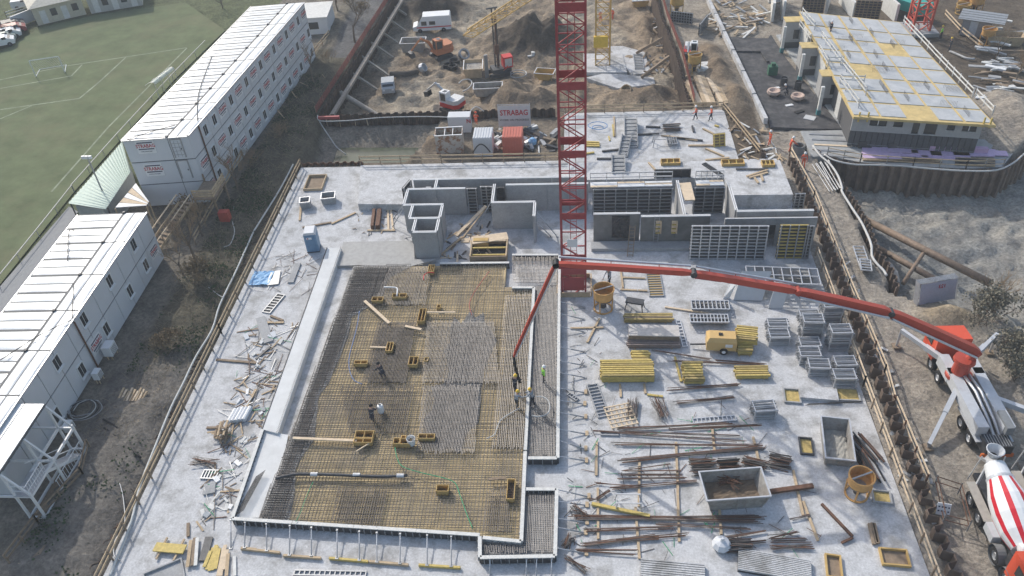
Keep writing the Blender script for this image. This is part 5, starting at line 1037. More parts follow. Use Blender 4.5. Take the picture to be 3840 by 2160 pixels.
for k, (c, r, x, y, z, rz, lb) in enumerate(((3, 1, 300, 985, 0, 0, 'crate of scaffold tubes in the back row, left'), (3, 1, 455, 975, 0, 0, 'lower crate of scaffold tubes in the back row, right'), (3, 1, 455, 975, 1.02, .05, 'upper crate of scaffold tubes in the back row, right'), (3, 1, 60, 1050, 0, 0, 'crate of scaffold tubes at the left end'), (3, 1, 70, 1130, 0, .02, 'crate of scaffold tubes in front of the left end one'), (3, 1, 310, 1090, 0, 0, 'lower crate of scaffold tubes in the middle'), (3, 1, 310, 1090, 1.02, -.04, 'upper crate of scaffold tubes in the middle'), (3, 1, 515, 1170, 0, 0, 'lower crate of scaffold tubes by the guard rail'), (3, 1, 515, 1170, 1.02, .03, 'upper crate of scaffold tubes by the guard rail'), (3, 1, 300, 1195, 0, .03, 'crate of scaffold tubes in front of the middle pile'), (3, 1, 300, 1270, 0, 0, 'crate of scaffold tubes second from the front'), (3, 1, 370, 1360, 0, -.05, 'crate of scaffold fittings with a red tube'), (3, 1, 565, 1340, 0, .04, 'crate with white tubes near the guard rail'), (3, 1, 560, 1440, 0, 0, 'frontmost crate of scaffold tubes'), (2, 2, 1890, 230, 0, .1, 'tangled crate of steel fittings beside the laid out bars'))):
    p = at(c, r, x, y, 0); place(sp, used, (p.x, p.y, z + .006), rz, lb, 'scaffold stillages on the right slab')
# ------------------------------------------------------------------ skips, buckets, compressor
def skip(label, p, L, W, H, rz, m=steel, fill=None, taper=.78, tilt=0., name='skip', depth=.25):
    t = thing(name, label, 'skip', (p.x, p.y, p.z + .01), rz); t.rotation_euler = (tilt, 0, rz)
    l0, w0 = L * taper / 2, W * .85 / 2; l1, w1 = L / 2, W / 2; th = .07
    o_ = [(-l0, -w0, 0), (l0, -w0, 0), (l0, w0, 0), (-l0, w0, 0), (-l1, -w1, H), (l1, -w1, H), (l1, w1, H), (-l1, w1, H)]
    i_ = [(-l0 + th, -w0 + th, th), (l0 - th, -w0 + th, th), (l0 - th, w0 - th, th), (-l0 + th, w0 - th, th), (-l1 + th, -w1 + th, H), (l1 - th, -w1 + th, H), (l1 - th, w1 - th, H), (-l1 + th, w1 - th, H)]
    g = MB(); g.add(o_ + i_, [(3, 2, 1, 0), (0, 1, 5, 4), (1, 2, 6, 5), (2, 3, 7, 6), (3, 0, 4, 7), (8, 9, 10, 11), (12, 13, 9, 8), (13, 14, 10, 9), (14, 15, 11, 10), (15, 12, 8, 11), (4, 5, 13, 12), (5, 6, 14, 13), (6, 7, 15, 14), (7, 4, 12, 15)]); g.part('tub', m, t, False)
    for s in (-1, 1):
        MB().box((0, s * w1, H - .05), (L + .1, .1, .1)).part('rim', steel_l if m is not plank else plank, t, False); MB().box((s * l1, 0, H - .045), (.1, W - .1, .1)).part('rim', steel_l, t, False)
        for k in (-.5, 0, .5): MB().beam((k * L * .8, s * (w0 + .03), .05), (k * L * .95, s * (w1 + .03), H - .06), .08, .08).part('rib', m, t, False)
    if fill:
        rnd = random.Random(8); n = 12; vs = []; k = lerp(taper, 1, depth)
        for j in range(n):
            for i in range(n): u, v = -1 + 2 * i / (n - 1), -1 + 2 * j / (n - 1); vs.append((u * (l0 * .98 + (l1 - l0) * depth - .06), v * (w0 + (w1 - w0) * depth - .09), H * depth + rnd.uniform(0, .18) * (1 - max(abs(u), abs(v)) * .7)))
        g = MB(); g.add(vs, [(j * n + i, j * n + i + 1, (j + 1) * n + i + 1, (j + 1) * n + i) for j in range(n - 1) for i in range(n - 1)]); g.part('fill', fill, t, False)
    return t
grey_tub = mat('worn_grey_tub', (.3, .29, .275), .7, .1, var=.25, dirt=(.17, .13, .1), dirt_amt=.7, dirt_scale=1.2)
ca, cb_ = at(2, 2, 1475, 885, 1.3), at(2, 2, 1880, 820, 1.3)
t_ = skip('big grey skip with roots and soil on the right of the slab', at(2, 2, 1660, 850, 0), 4.1, 2.3, 1.35, R(6), grey_tub, soil_m, depth=.3)
bar_heap('tangle of brown roots and wire lying inside the big skip', 2, 2, [(1530, 800), (1540, 740), (1720, 720), (1710, 790)], 20, 1, m=rust, seed=22, spread=6).location.z = .55
skip('grey mortar tub standing askew beside the right guard rail', at(3, 2, 505, 480, 0), 1.9, 3.7, 1.0, R(-8), grey_tub, mat('tub_floor', (.33, .32, .29), .8, var=.2), .9, depth=.08)
def bucket(label, p, d, h, m, tilt=0):
    t = thing('concrete_bucket', label, 'concrete bucket', (p.x, p.y, .01)); r = d / 2; n = 24; t.rotation_euler = (tilt, 0, .4)
    MB().lathe([(r * .28, h * .32), (r * .94, h * .6), (r * .98, h), (r * .93, h), (r * .9, h * .62), (r * .22, h * .36)], n=n).part('tub', m, t, False, smooth=False)
    MB().lathe([(r * 1.02, h - .1), (r * 1.05, h - .1), (r * 1.05, h + .02), (r * .96, h + .02)], n=n).part('rim', m, t, False)
    MB().lathe([(r * .8, 0), (r * .95, 0), (r * .95, .08), (r * .8, .08), (r * .8, 0)], n=n).part('base_ring', m, t, False)
    for k in range(4):
        a = math.pi / 4 + k * math.pi / 2; MB().beam((r * .88 * math.cos(a), r * .88 * math.sin(a), .06), (r * .95 * math.cos(a), r * .95 * math.sin(a), h * .62), .09, .09).part('leg', m, t, False)
    MB().beam((-r * .95, 0, h + .02), (r * .95, 0, h + .02), .1, .1).part('bridge', steel, t, False)
    MB().lathe([(r * .12, h * .1), (r * .3, h * .1), (r * .3, h * .34), (r * .12, h * .34)], n=12).part('outlet', steel_d, t, False)
    MB().lathe([(0, h * .5), (r * .86, h * .5)], n=n).part('concrete_residue', grey_tub, t, False)
    return t
bucket('orange concrete bucket standing beside the red crane', at(2, 1, 688, 880), 1.75, 2.2, bucket_o)
bucket('orange concrete bucket leaning beside the right guard rail', at(3, 2, 665, 830), 1.6, 1.9, bucket_o)
bucket('orange concrete bucket beside the loader above the rear slab', at(2, 0, 1370, 545), 1.7, 2.4, crane_y)
bucket('orange concrete bucket near the far end of the rear pit', at(2, 0, 1240, 100), 2.0, 2.4, crane_y)
p = at(2, 1, 1570, 1180); t = thing('compressor', 'yellow towed compressor beside the yellow beam stacks', 'compressor', (p.x, p.y, .0), R(-4)); cy = mat('compressor_yellow', (.58, .39, .16), .5, var=.06)
g = MB(); L, W, H = 2.3, 1.3, 1.25; g.add([(-L / 2, -W / 2, .35), (L / 2, -W / 2, .35), (L / 2, W / 2, .35), (-L / 2, W / 2, .35), (-L / 2, -W / 2, 1.2), (L / 2, -W / 2, 1.2), (L / 2, W / 2, 1.2), (-L / 2, W / 2, 1.2), (-L / 2 + .2, -W / 2 + .2, 1.5), (L / 2 - .1, -W / 2 + .2, 1.5), (L / 2 - .1, W / 2 - .2, 1.5), (-L / 2 + .2, W / 2 - .2, 1.5)], [(3, 2, 1, 0), (0, 1, 5, 4), (1, 2, 6, 5), (2, 3, 7, 6), (3, 0, 4, 7), (4, 5, 9, 8), (5, 6, 10, 9), (6, 7, 11, 10), (7, 4, 8, 11), (8, 9, 10, 11)]); g.part('hood', cy, t, False)
for s in (-1, 1): MB().lathe([(.05, -.08), (.3, -.08), (.32, 0), (.3, .08), (.05, .08)], (.2, s * (W / 2 + .04), .32), 16, axis=(0, 1, 0)).part('wheel', black, t, False); MB().lathe([(0, 0), (.15, 0)], (.2, s * (W / 2 + .13), .32), 12, axis=(0, s, 0)).part('rim', white, t, False)
MB().beam((-L / 2, 0, .4), (-L / 2 - 1.2, 0, .3), .1, .1).part('drawbar', steel_d, t, False); MB().box((-.1, 0, 1.5), (.3, .25, .08)).part('exhaust_cover', black, t, False); MB().box((.55, -W / 2 - .015, .75), (.55, .02, .3)).part('label_plate', white, t, False)
MB().box((L / 2 + .01, 0, .45), (.03, W * .8, .5)).part('grille', steel_d, t, False)
# saw bench, trestle, pallet
def bench(label, p, L, W, h, rz, m, top=True):
    t = thing('trestle', label, 'trestle', (p.x, p.y, .005), rz)
    for x in (-1, 1):
        for y in (-1, 1): MB().beam((x * L / 2, y * W / 2, 0), (x * L * .42, y * W * .4, h), .07, .07).part('leg', m, t, False)
        MB().beam((x * L * .45, -W / 2, h * .5), (x * L * .45, W / 2, h * .5), .05, .05).part('cross_bar', m, t, False)
    for y in (-1, 1): MB().beam((-L / 2, y * W * .4, h), (L / 2, y * W * .4, h), .08, .06).part('top_rail', m, t, False)
    if top: MB().box((0, 0, h + .035), (L, W * .85, .05)).part('table_top', m, t, False)
bench('dark steel saw bench beside the orange bucket', at(2, 1, 925, 880), 1.5, .8, .8, R(-15), steel_d)
bench('grey steel trestle standing among the laid out bars', at(2, 2, 875, 915), 1.7, .9, .7, 0, steel_l, False)
p = at(2, 2, 822, 250); t = thing('mesh_pallet', 'square open timber pallet lying on offcuts', 'pallet', (p.x, p.y, .1), R(15))
for i in range(6): MB().box((-.95 + i * .38, 0, 0), (.1, 2.2, .08)).part('slat', plank_p, t, False); MB().box((0, -1.0 + i * .4, .083), (2.0, .1, .05)).part('slat', plank_p, t, False)
# openings with yellow floors
def opening(label, pts, c=3, r=2, floor=ply, h=.16, rim=concrete_w):
    ce, L, W, a = quad_box([at(c, r, *p, 0) for p in pts]); t = thing('floor_opening', label, 'opening', (ce.x, ce.y, .005), a)
    MB().box((0, 0, 0), (L, W, .02)).part('bottom', floor, t, False)
    for s in (-1, 1): MB().box((0, s * W / 2, 0), (L + .1, .1, h)).part('upstand', rim, t, False); MB().box((s * L / 2, 0, 0), (.1, W - .1, h)).part('upstand', rim, t, False)
    return t
ydirt = mat('yellow_floor', (.45, .34, .13), .8, var=.3, scale=4)
opening('square opening with yellowish floor at the left of the ribbed band', [(130, 145), (115, 45), (232, 45), (245, 145)], floor=ydirt)
opening('square opening with yellowish floor at the right of the ribbed band', [(535, 130), (505, 40), (670, 35), (692, 130)], floor=ydirt)
opening('small opening with yellow floor left of the tilted tub', [(250, 535), (232, 415), (325, 415), (342, 535)], floor=ydirt, rim=steel_d)
opening('small opening with littered floor beside the orange bucket', [(800, 905), (785, 815), (910, 810), (930, 900)], floor=ydirt)
opening('yellow timber lined opening at the bottom right', [(450, 1470), (430, 1305), (540, 1300), (555, 1470)], floor=plank_d, rim=ply, h=.22)
opening('yellow timber lined opening with offcuts by the guard rail', [(870, 1380), (840, 1265), (1035, 1250), (1065, 1375)], floor=plank_d, rim=ply, h=.22)
opening('large recess at the bottom left of the slab', [(1110, 1520), (1110, 1375), (1350, 1390), (1400, 1540)], 0, 2, floor=concrete_w)
opening('timber lined opening at the left rear corner of the slab', [(370, 1440), (400, 1335), (540, 1335), (490, 1440)], 1, 0, floor=plank_d, rim=plank, h=.3)
ce, L, W, a = quad_box([at(3, 2, *p) for p in ((240, 145), (235, 45), (505, 38), (530, 135))]); MB().box((ce.x, ce.y, .004), (L - .2, W, .3), a).thing('concrete_band', concrete, 'pale concrete band between two square openings', 'concrete')
g = MB()
for i in range(60):
    p = at(3, 2, 280, 160).lerp(at(3, 2, 690, 140), i / 60); g.rod(p, p + Vector((.25, -.1, .3)), .012, 3)
g.thing('starter_bars', rebar, 'fringe of starter bars in front of the two square openings', 'rebar', kind='stuff')
# yellow lined boxes on the right deck
for k, (x, y, w_) in enumerate(((1195, 1232, 1.9), (1665, 1238, 2.2), (1930, 1245, 1.2))):
    p = at(2, 0, x, y, 1.5); t = thing('recess_box', ['left', 'middle', 'right'][k] + ' orange timber box let into the right deck', 'box', (p.x, p.y, 1.505))
    MB().box((0, 0, 0), (w_, .9, .03)).part('floor', ply, t, False)
    for s in (-1, 1): MB().box((0, s * .45, 0), (w_, .06, .3)).part('board', ply, t, False); MB().box((s * w_ / 2, 0, 0), (.06, .96, .31)).part('board', ply, t, False)
    for i in range(1, 3): MB().box((-w_ / 2 + i * w_ / 3, 0, 0), (.05, .8, .28)).part('divider', yellow, t, False)
for k, (a, b, d, e) in enumerate(((1770, 1330, 1930, 1280), (1790, 1340, 1932, 1300), (1690, 1275, 1932, 1275), (1830, 1340, 1860, 1380), (1880, 1320, 1895, 1365), (1030, 1225, 1090, 1290))):
    board(['upper plank of the leaning pair on the right deck', 'lower plank of the leaning pair on the right deck', 'dark bar lying across the right deck', 'short yellow board standing on the right deck', 'second short board on the right deck', 'brown board on the deck behind the crane'][k], at(2, 0, a, b, 1.62), at(2, 0, d, e, 1.62), .2, .08, steel_d if k == 2 else plank)
frame_panel('pallet of orange shuttering on the rear slab beside the fence', at(2, 0, 1520, 1110), at(2, 0, 1610, 1100), .0, 1.3, 3, 5, .5, m=yellow, back=plank_d)
# items on the rear slab
for k, (a, b, d, e, m_) in enumerate(((560, 1070, 660, 1075, yellow), (560, 1085, 662, 1090, yellow), (560, 1100, 662, 1103, yellow), (450, 1175, 620, 1150, yellow), (680, 1142, 830, 1125, steel_d), (1010, 955, 1120, 960, steel_d), (950, 1015, 1110, 1008, steel_d), (1125, 1020, 1400, 1060, plank), (1240, 1040, 1440, 1060, steel_d), (1330, 1098, 1520, 1098, plank), (1440, 970, 1520, 1010, plank), (1360, 950, 1372, 995, steel_d), (1460, 1120, 1600, 1180, plank), (1460, 1208, 1640, 1190, plank), (1530, 945, 1560, 955, yellow), (640, 1197, 780, 1197, steel_d))):
    board(['first', 'second', 'third', 'fourth', 'fifth', 'sixth', 'seventh', 'eighth', 'ninth', 'tenth', 'eleventh', 'twelfth', 'thirteenth', 'fourteenth', 'fifteenth', 'sixteenth'][k] + ' loose ' + ('yellow beam' if m_ is yellow else 'dark bar' if m_ is steel_d else 'plank') + ' from the crane side on the rear slab', at(2, 0, a, b, .1), at(2, 0, d, e, .1), .2, .15, m_)
bench('steel trestle frames standing on the rear slab', at(2, 0, 1130, 1090), 2.0, 1.2, .9, 0, steel, False)
hose('hose_coil', 'coil of blue hose lying on the rear slab', 'hose', [at(2, 0, 655, 965, .1) + Vector((math.cos(a * .8) * (.5 + .06 * a), math.sin(a * .8) * (.4 + .05 * a), .03 * a)) for a in range(14)], .06, mat('blue_hose', (.1, .25, .5), .5))
# bricks of rear slab: grid panel
for k in range(3): lying_frame(['lowest', 'middle', 'topmost'][k] + ' grey frame of the pile on the rear slab', 2, 0, [(1165, 1095), (1170, 1040), (1245, 1040), (1245, 1090)], 4, steel, z=k * .15, tz=0)
# ------------------------------------------------------------------ lorries
def wheel(t, x, y, r=.52, w=.34, axis=(1, 0, 0), rim=steel_l, z=None):
    z = r if z is None else z; s = 1 if x > 0 else -1
    o = MB().lathe([(r * .55, -w / 2), (r * .95, -w / 2), (r, -w / 2 + .06), (r, w / 2 - .06), (r * .95, w / 2), (r * .55, w / 2)], (x, y, z), 20, axis=axis).part('wheel', black, t, False)
    m = MB(); m.lathe([(0, s * (w / 2 - .08)), (r * .3, s * (w / 2 - .03)), (r * .38, s * (w / 2 - .1)), (r * .58, s * (w / 2 - .02))], (x, y, z), 14, axis=axis); m.part('rim', rim, o, False)
lorry_red = mat('lorry_red', (.6, .085, .04), .4, var=.05); lorry_w = mat('lorry_white', (.52, .54, .57), .45, .1, var=.06, dirt=(.35, .34, .33), dirt_amt=.5, dirt_scale=.8)
def cab(t, y, m, w=2.45, x=0, txt=None):      # cab facing +Y, rear face at y
    g = MB(); L, z0, z1 = 1.9, .85, 3.0; h = w / 2
    g.add([(x - h, y, z0), (x + h, y, z0), (x + h, y, z1), (x - h, y, z1), (x - h, y + L, z0), (x + h, y + L, z0), (x + h, y + L, 1.7), (x - h, y + L, 1.7), (x + h - .08, y + L - .35, z1 - .05), (x - h + .08, y + L - .35, z1 - .05)],
          [(0, 1, 2, 3), (5, 4, 7, 6), (6, 7, 9, 8), (8, 9, 3, 2), (1, 5, 6, 8, 2), (4, 0, 3, 9, 7), (4, 5, 1, 0)])
    c = g.part('cab', m, t, False)
    g = MB(); g.add([(x - h + .15, y + L - .0 + .012, 1.75), (x + h - .15, y + L + .012, 1.75), (x + h - .2, y + L - .31, 2.85), (x - h + .2, y + L - .31, 2.85)], [(0, 1, 2, 3)]); g.part('windscreen', glass, c, False)
    for s in (-1, 1):
        MB().box((x + s * (h + .005), y + L * .6, 1.85), (.03, .85, .8)).part('side_window', glass, c, False)
        MB().box((x + s * (h + .17), y + L - .1, 1.9), (.1, .25, .55)).part('mirror', black, c, False)
        MB().box((x + s * .8, y + L + .02, .95), (.35, .06, .22)).part('headlight', white, c, False)
    MB().box((x, y + L + .03, .45), (w, .16, .4)).part('bumper', steel_d, c, False)
    return c
# concrete pump lorry
t = thing('concrete_pump', 'white and orange concrete pump lorry with a long red folding boom', 'pump truck', (27.65, 42.3, 0), R(1.5))
MB().box((0, -.2, .75), (.9, 10.2, .3)).part('chassis', steel_d, t, False)
for x in (-1.05, 1.05):
    for y in (3.6, 2.2, -2.2, -3.6): wheel(t, x, y)
cab(t, 3.6, lorry_red)
for s in (-1, 1):
    MB().box((s * .85, -1.3, 1.35), (.75, 5.6, .85)).part('side_tank', lorry_w, t, False)
    MB().box((s * .9, 1.9, 1.3), (.7, 2.0, .9)).part('outrigger_box', lorry_w, t, False)
    MB().box((s * 1.02, -2.9, 1.12), (.42, 3.2, .08)).part('mudguard', lorry_w, t, False)
MB().box((0, -1.3, 1.06), (.9, 6.5, .4)).part('pump_unit', steel_d, t, False)
MB().box((0, -4.7, .55), (1.7, 1.1, 1.0)).part('hopper', steel_d, t, False); MB().box((0, -5.2, .5), (2.1, .12, .3)).part('rear_bar', mat('orange_bar', (.6, .15, .04), .6), t, False)
for i in range(9): MB().box((-.7 + i * .175, -4.7, 1.555), (.04, 1.0, .04)).part('hopper_grate', steel, t, False)
MB().box((.75, -3.6, 1.7), (.5, 1.6, .7)).part('tool_box', mat('grey_box', (.2, .21, .22), .6), t, False)
MB().lathe([(.85, 1.7), (.9, 1.75), (.9, 2.0), (.6, 2.15), (.55, 3.1), (.75, 3.3), (.7, 3.55), (0, 3.55)], (-.45, 1.1, .0), 20).part('turret', boom_red, t, False)
for s in (-.12, .25): MB().path([(s - .3, .9, 2.3), (s - .1, -1, 2.35), (s, -3.2, 1.9), (s + .1, -4.6, 1.3)], .1, 8).part('delivery_pipe', steel_l, t, False, smooth=True)
def outrigger(p, q, leg=True):
    p, q = Vector(p), Vector(q); m = p.lerp(q, .5)
    MB().beam(p, m, .34, .42).part('outrigger', lorry_w, t); MB().beam(m, q, .26, .32).part('outrigger', lorry_w, t)
    if leg: MB().rod((q.x, q.y, q.z), (q.x, q.y, .1), .09, 8).part('outrigger_leg', steel_l, t); MB().box((q.x, q.y, .01), (.6, .6, .1)).part('outrigger_pad', plank_d, t)
outrigger((27.0, 44.6, 1.75), (24.7, 48.3, 1.7)); outrigger((27.0, 42.6, 1.9), (23.85, 38.2, .35)); outrigger((28.7, 41.2, 1.8), (33.2, 38.6, 1.6)); outrigger((28.6, 45.0, 1.9), (31.4, 47.6, 1.9))
J = [(27.95, 43.45, 4.0), (21.1, 43.4, 7.85), (14.6, 43.35, 9.86), (7.6, 43.3, 11.5), (-1.5, 43.23, 12.45), (-4.76, 43.21, 3.95)]
J = [Vector(p) for p in J]; TH = [.72, .6, .5, .42, .3]
for k in range(5):
    a, b = J[k], J[k + 1]; d = (b - a).normalized(); side = Vector((0, -1, 0)); up = d.cross(side).normalized()
    if up.z < 0 and k < 4: up = -up
    h0, h1 = TH[k], TH[k] * .78; g = MB(); w_ = .46 - k * .05; prof = ((0, .55 * h0), (.08, h0), (.55, h0 * .95), (.92, h1), (1, .6 * h1)); vs = []
    for f_, h_ in prof:
        p = a.lerp(b, f_)
        for s1, s2 in ((-1, -1), (1, -1), (1, 1), (-1, 1)): vs.append(p + Vector((0, s1 * w_ / 2, 0)) + up * s2 * h_ / 2)
    fs = [(3, 2, 1, 0)] + [(i * 4 + j, i * 4 + (j + 1) % 4, (i + 1) * 4 + (j + 1) % 4, (i + 1) * 4 + j) for i in range(4) for j in range(4)] + [(16, 17, 18, 19)]
    g.add(vs, fs); sec = g.part('boom_section', boom_red, t)
    MB().lathe([(0, -.3), (.22, -.3), (.22, .3), (0, .3)], b if k < 4 else a, 12, axis=(0, 1, 0)).part('boom_joint', boom_red if k % 2 else steel_d, t)
    off = Vector((0, .42 if k >= 3 else (.42 if k == 2 else -.42), 0)) + up * (.25 if k >= 2 else -.2)
    if k == 4: off = Vector((0, -.22, 0)) - up * .1
    MB().rod(a.lerp(b, .02) + off, a.lerp(b, .98) + off, .085 if k < 4 else .06, 8).part('concrete_pipe', steel_l, t)
    for f_ in (.25, .6, .85): p = a.lerp(b, f_); MB().beam(p, p + off, .06, .06).part('pipe_clamp', boom_red, sec)
    if k < 4:
        p = a.lerp(b, .72) - up * h0 * .55; q = b - d * .2 - up * .35; MB().rod(p, q, .09, 8).part('hydraulic_ram', red, t)
MB().rod(J[0] + Vector((0, 0, .1)), (27.2, 43.4, 3.0), .3, 10).part('boom_foot', boom_red, t)
MB().path([J[5], J[5] + Vector((.02, 0, -.8)), J[5] + Vector((.1, .05, -1.8)), J[5] + Vector((.3, .1, -2.9))], .11, 8).part('end_hose', black, t, smooth=True)
# mixer lorries
drum_w = mat('drum_white', (.68, .7, .72), .35, var=.04, dirt=(.5, .49, .47), dirt_amt=.4); drum_r = mat('drum_red', (.52, .02, .035), .35, var=.05)
def mixer(label, loc, rz):
    t = thing('concrete_mixer', label, 'mixer truck', loc, rz)     # faces +Y in its own frame
    MB().box((0, 0, .75), (.9, 8.6, .3)).part('chassis', steel_d, t, False)
    for x in (-1.02, 1.02):
        for y in (3.0, 1.45, -1.2, -2.55): wheel(t, x, y, .55, .38, rim=steel)
        for y in (3.0, 1.45): MB().lathe([(.64, -.25), (.64, .25)], (x, y, .6), 20, axis=(1, 0, 0)).part('mudguard', mat('mudguard_grey', (.17, .175, .18), .6), t, False)
        MB().box((x, -1.9, 1.22), (.55, 3.0, .08)).part('mudguard', mat('mudguard_dusty', (.36, .34, .31), .7), t, False)
        MB().box((x * .92, .2, .75), (.6, 1.1, .6)).part('side_tank', lorry_w, t, False)
    cab(t, 2.75, lorry_red)
    n = 24; prof = [(.35, -4.05), (.62, -3.9), (.75, -2.9), (1.12, -1.5), (1.2, -.4), (1.1, .7), (.8, 1.6), (.5, 1.75), (0, 1.78)]; ax = Vector((0, 1, -.16)).normalized(); C = Vector((0, .35, 2.25)); M = Vector((0, 0, 1)).rotation_difference(ax).to_matrix()
    g = MB(); vs = []
    for r, z in prof: vs += [C + M @ Vector((r * math.cos(2 * math.pi * i / n + .3), r * math.sin(2 * math.pi * i / n + .3), z)) for i in range(n)]
    g.v = [tuple(v) for v in vs]
    for j in range(len(prof) - 1):
        for i in range(n): g.f.append((j * n + i, j * n + (i + 1) % n, (j + 1) * n + (i + 1) % n, (j + 1) * n + i)); g.m.append(1 if 2 <= j <= 5 and i % 3 == 0 else 0)
    d = g.part('drum', [drum_w, drum_r], t, False, smooth=False)
    MB().lathe([(.77, -2.95), (.8, -2.95), (.8, -2.8), (.79, -2.75)], C, n, axis=ax).part('roller_ring', lorry_w, d, False)
    p = C + M @ Vector((0, 0, -4.05)); MB().lathe([(.3, 0), (.55, .6), (.5, .62), (.26, .05)], p + Vector((0, -.35, .25)), 14).part('loading_funnel', lorry_w, t, False)
    MB().add([tuple(p + Vector(v)) for v in ((-.25, -.3, -.4), (.25, -.3, -.4), (.25, -1.3, -1.1), (-.25, -1.3, -1.1), (-.35, -.3, -.1), (.35, -.3, -.1), (.35, -1.3, -.8), (-.35, -1.3, -.8))], [(0, 1, 2, 3), (0, 3, 7, 4), (1, 5, 6, 2)]).part('chute', steel_l, t, False)
    for s in (-1, 1):
        MB().beam((s * .75, -3.2, 1.0), (s * .45, -3.5, 2.6), .12, .12).part('drum_support', lorry_w, t, False); MB().beam((s * .95, -3.9, .9), (s * .7, -3.9, 3.2), .06, .06).part('ladder_rail', steel_l, t, False)
    MB().lathe([(0, -.75), (.32, -.7), (.36, -.6), (.36, .6), (.32, .7), (0, .75)], (0, 2.35, 2.5), 16, axis=(1, 0, 0)).part('water_tank', drum_w, t, False)
    MB().box((0, 2.35, 1.0), (2.0, .5, 1.1)).part('drum_pedestal', steel_d, t, False)
    return t
mixer('left concrete mixer lorry with red striped drum at the bottom right', (26.0, 31.0, 0), R(180))
mixer('right concrete mixer lorry with red striped drum, half out of view', (29.1, 31.9, 0), R(180))
# ------------------------------------------------------------------ people
def person(label, loc, rz, top, legs, helmet, pose='stand', h=1.76):
    """skeleton grown into one skin"""
    W = {'walk': (.22, -.22, .3, -.3), 'stand': (.05, -.05, .05, -.05), 'work': (.12, -.1, .45, .5), 'crouch': (.1, -.1, .5, .5)}[pose]
    lf, rf, la, ra = W; s = h / 1.76; cr_ = pose == 'crouch'; lean = .35 if cr_ else (.16 if pose == 'work' else .03); hipz = .55 if cr_ else .93
    def V(x, y, z): return Vector((x * s, y * s, z * s))
    J = {}; J['pel'] = V(0, 0, hipz); J['bel'] = V(0, lean * .35, hipz + .2); J['che'] = V(0, lean * .75, hipz + .42); J['nec'] = V(0, lean, hipz + .56); J['hd'] = V(0, lean + .04, hipz + .66); J['top'] = V(0, lean + .05, hipz + .79)
    E = [('pel', 'bel'), ('bel', 'che'), ('che', 'nec'), ('nec', 'hd'), ('hd', 'top')]; Rd = {'pel': .145, 'bel': .135, 'che': .16, 'nec': .06, 'hd': .088, 'top': .085}
    for sd, f_, a_ in ((-1, lf, la), (1, rf, ra)):
        k = 'L' if sd < 0 else 'R'
        J[k + 'hip'] = V(.09 * sd, 0, hipz - .06); J[k + 'kne'] = V(.1 * sd, f_ * .6 + (.32 if cr_ else .05), .5); J[k + 'ank'] = V(.1 * sd, f_, .1); J[k + 'toe'] = V(.11 * sd, f_ + .17, .05)
        J[k + 'sho'] = V(.19 * sd, lean * .9, hipz + .49); J[k + 'elb'] = V(.27 * sd, lean + a_ * .35, hipz + .22); J[k + 'wri'] = V(.24 * sd, lean + a_ * .9 + .05, hipz + .04); J[k + 'pal'] = V(.235 * sd, lean + a_ + .07, hipz - .03)
        E += [('pel', k + 'hip'), (k + 'hip', k + 'kne'), (k + 'kne', k + 'ank'), (k + 'ank', k + 'toe'), ('che', k + 'sho'), (k + 'sho', k + 'elb'), (k + 'elb', k + 'wri'), (k + 'wri', k + 'pal')]
        Rd.update({k + 'hip': .1, k + 'kne': .07, k + 'ank': .05, k + 'toe': .045, k + 'sho': .075, k + 'elb': .052, k + 'wri': .035, k + 'pal': .04})
        for q in range(5):
            n1, n2 = k + 'f%da' % q, k + 'f%db' % q; fx = (-.03 + .02 * q) if q < 4 else .045; J[n1] = J[k + 'pal'] + V(fx if q < 4 else -.045 * sd, .025, -.045 if q < 4 else -.01); J[n2] = J[n1] + V(0, .02 + .004 * q, -(.04, .05, .045, .035, .03)[q]); E += [(k + 'pal', n1), (n1, n2)]; Rd[n1] = .01; Rd[n2] = .009
    names = list(J); me = bpy.data.meshes.new('person'); me.from_pydata([tuple(J[n]) for n in names], [(names.index(a), names.index(b)) for a, b in E], [])
    o = bpy.data.objects.new('person', me); COL.objects.link(o); md = o.modifiers.new('skin', 'SKIN'); sv = me.skin_vertices[0].data
    for i, n in enumerate(names): sv[i].radius = (Rd[n] * s, Rd[n] * s * (.8 if n in ('che', 'bel', 'pel') else 1)); sv[i].use_root = n == 'pel'
    o.modifiers.new('sub', 'SUBSURF').levels = 1
    return o, J, names, s, label, loc, rz, top, legs, helmet, me
def grow(m2, o, J, names, s, label, loc, rz, top, legs, helmet, me):
    o.modifiers.clear(); o.data = m2; bpy.data.meshes.remove(me)
    m2.materials.clear()
    for m in (top, legs, skin, black): m2.materials.append(m)
    for p in m2.polygons:
        c = p.center / s; near = min(names, key=lambda n: (J[n] / s - c).length_squared)
        p.material_index = 2 if near in ('nec', 'hd', 'top') or 'pal' in near or near[1:2] == 'f' else (3 if 'toe' in near or c.z < .12 else (1 if near in ('pel', 'Lhip', 'Rhip', 'Lkne', 'Rkne', 'Lank', 'Rank') else 0)); p.use_smooth = True
    o.location = loc; o.rotation_euler = (0, 0, rz); tag(o, label, 'person')
    hp = J['top'] + Vector((0, 0, .0)); MB().lathe([(.145, -.03), (.15, -.01), (.125, .0), (.12, .06), (.085, .115), (0, .135)], tuple(hp), 12).part('helmet', helmet, o, False, smooth=True)
    fy = J['hd']; MB().box(tuple(fy + Vector((0, .085 * s, -.02))), (.03, .05, .05)).part('nose', skin, o, False)
    MB().lathe([(.165 * s, -.03), (.172 * s, .03)], tuple(J['bel'].lerp(J['che'], .6)), 12).part('reflective_band', steel_l, o, False)
    return o
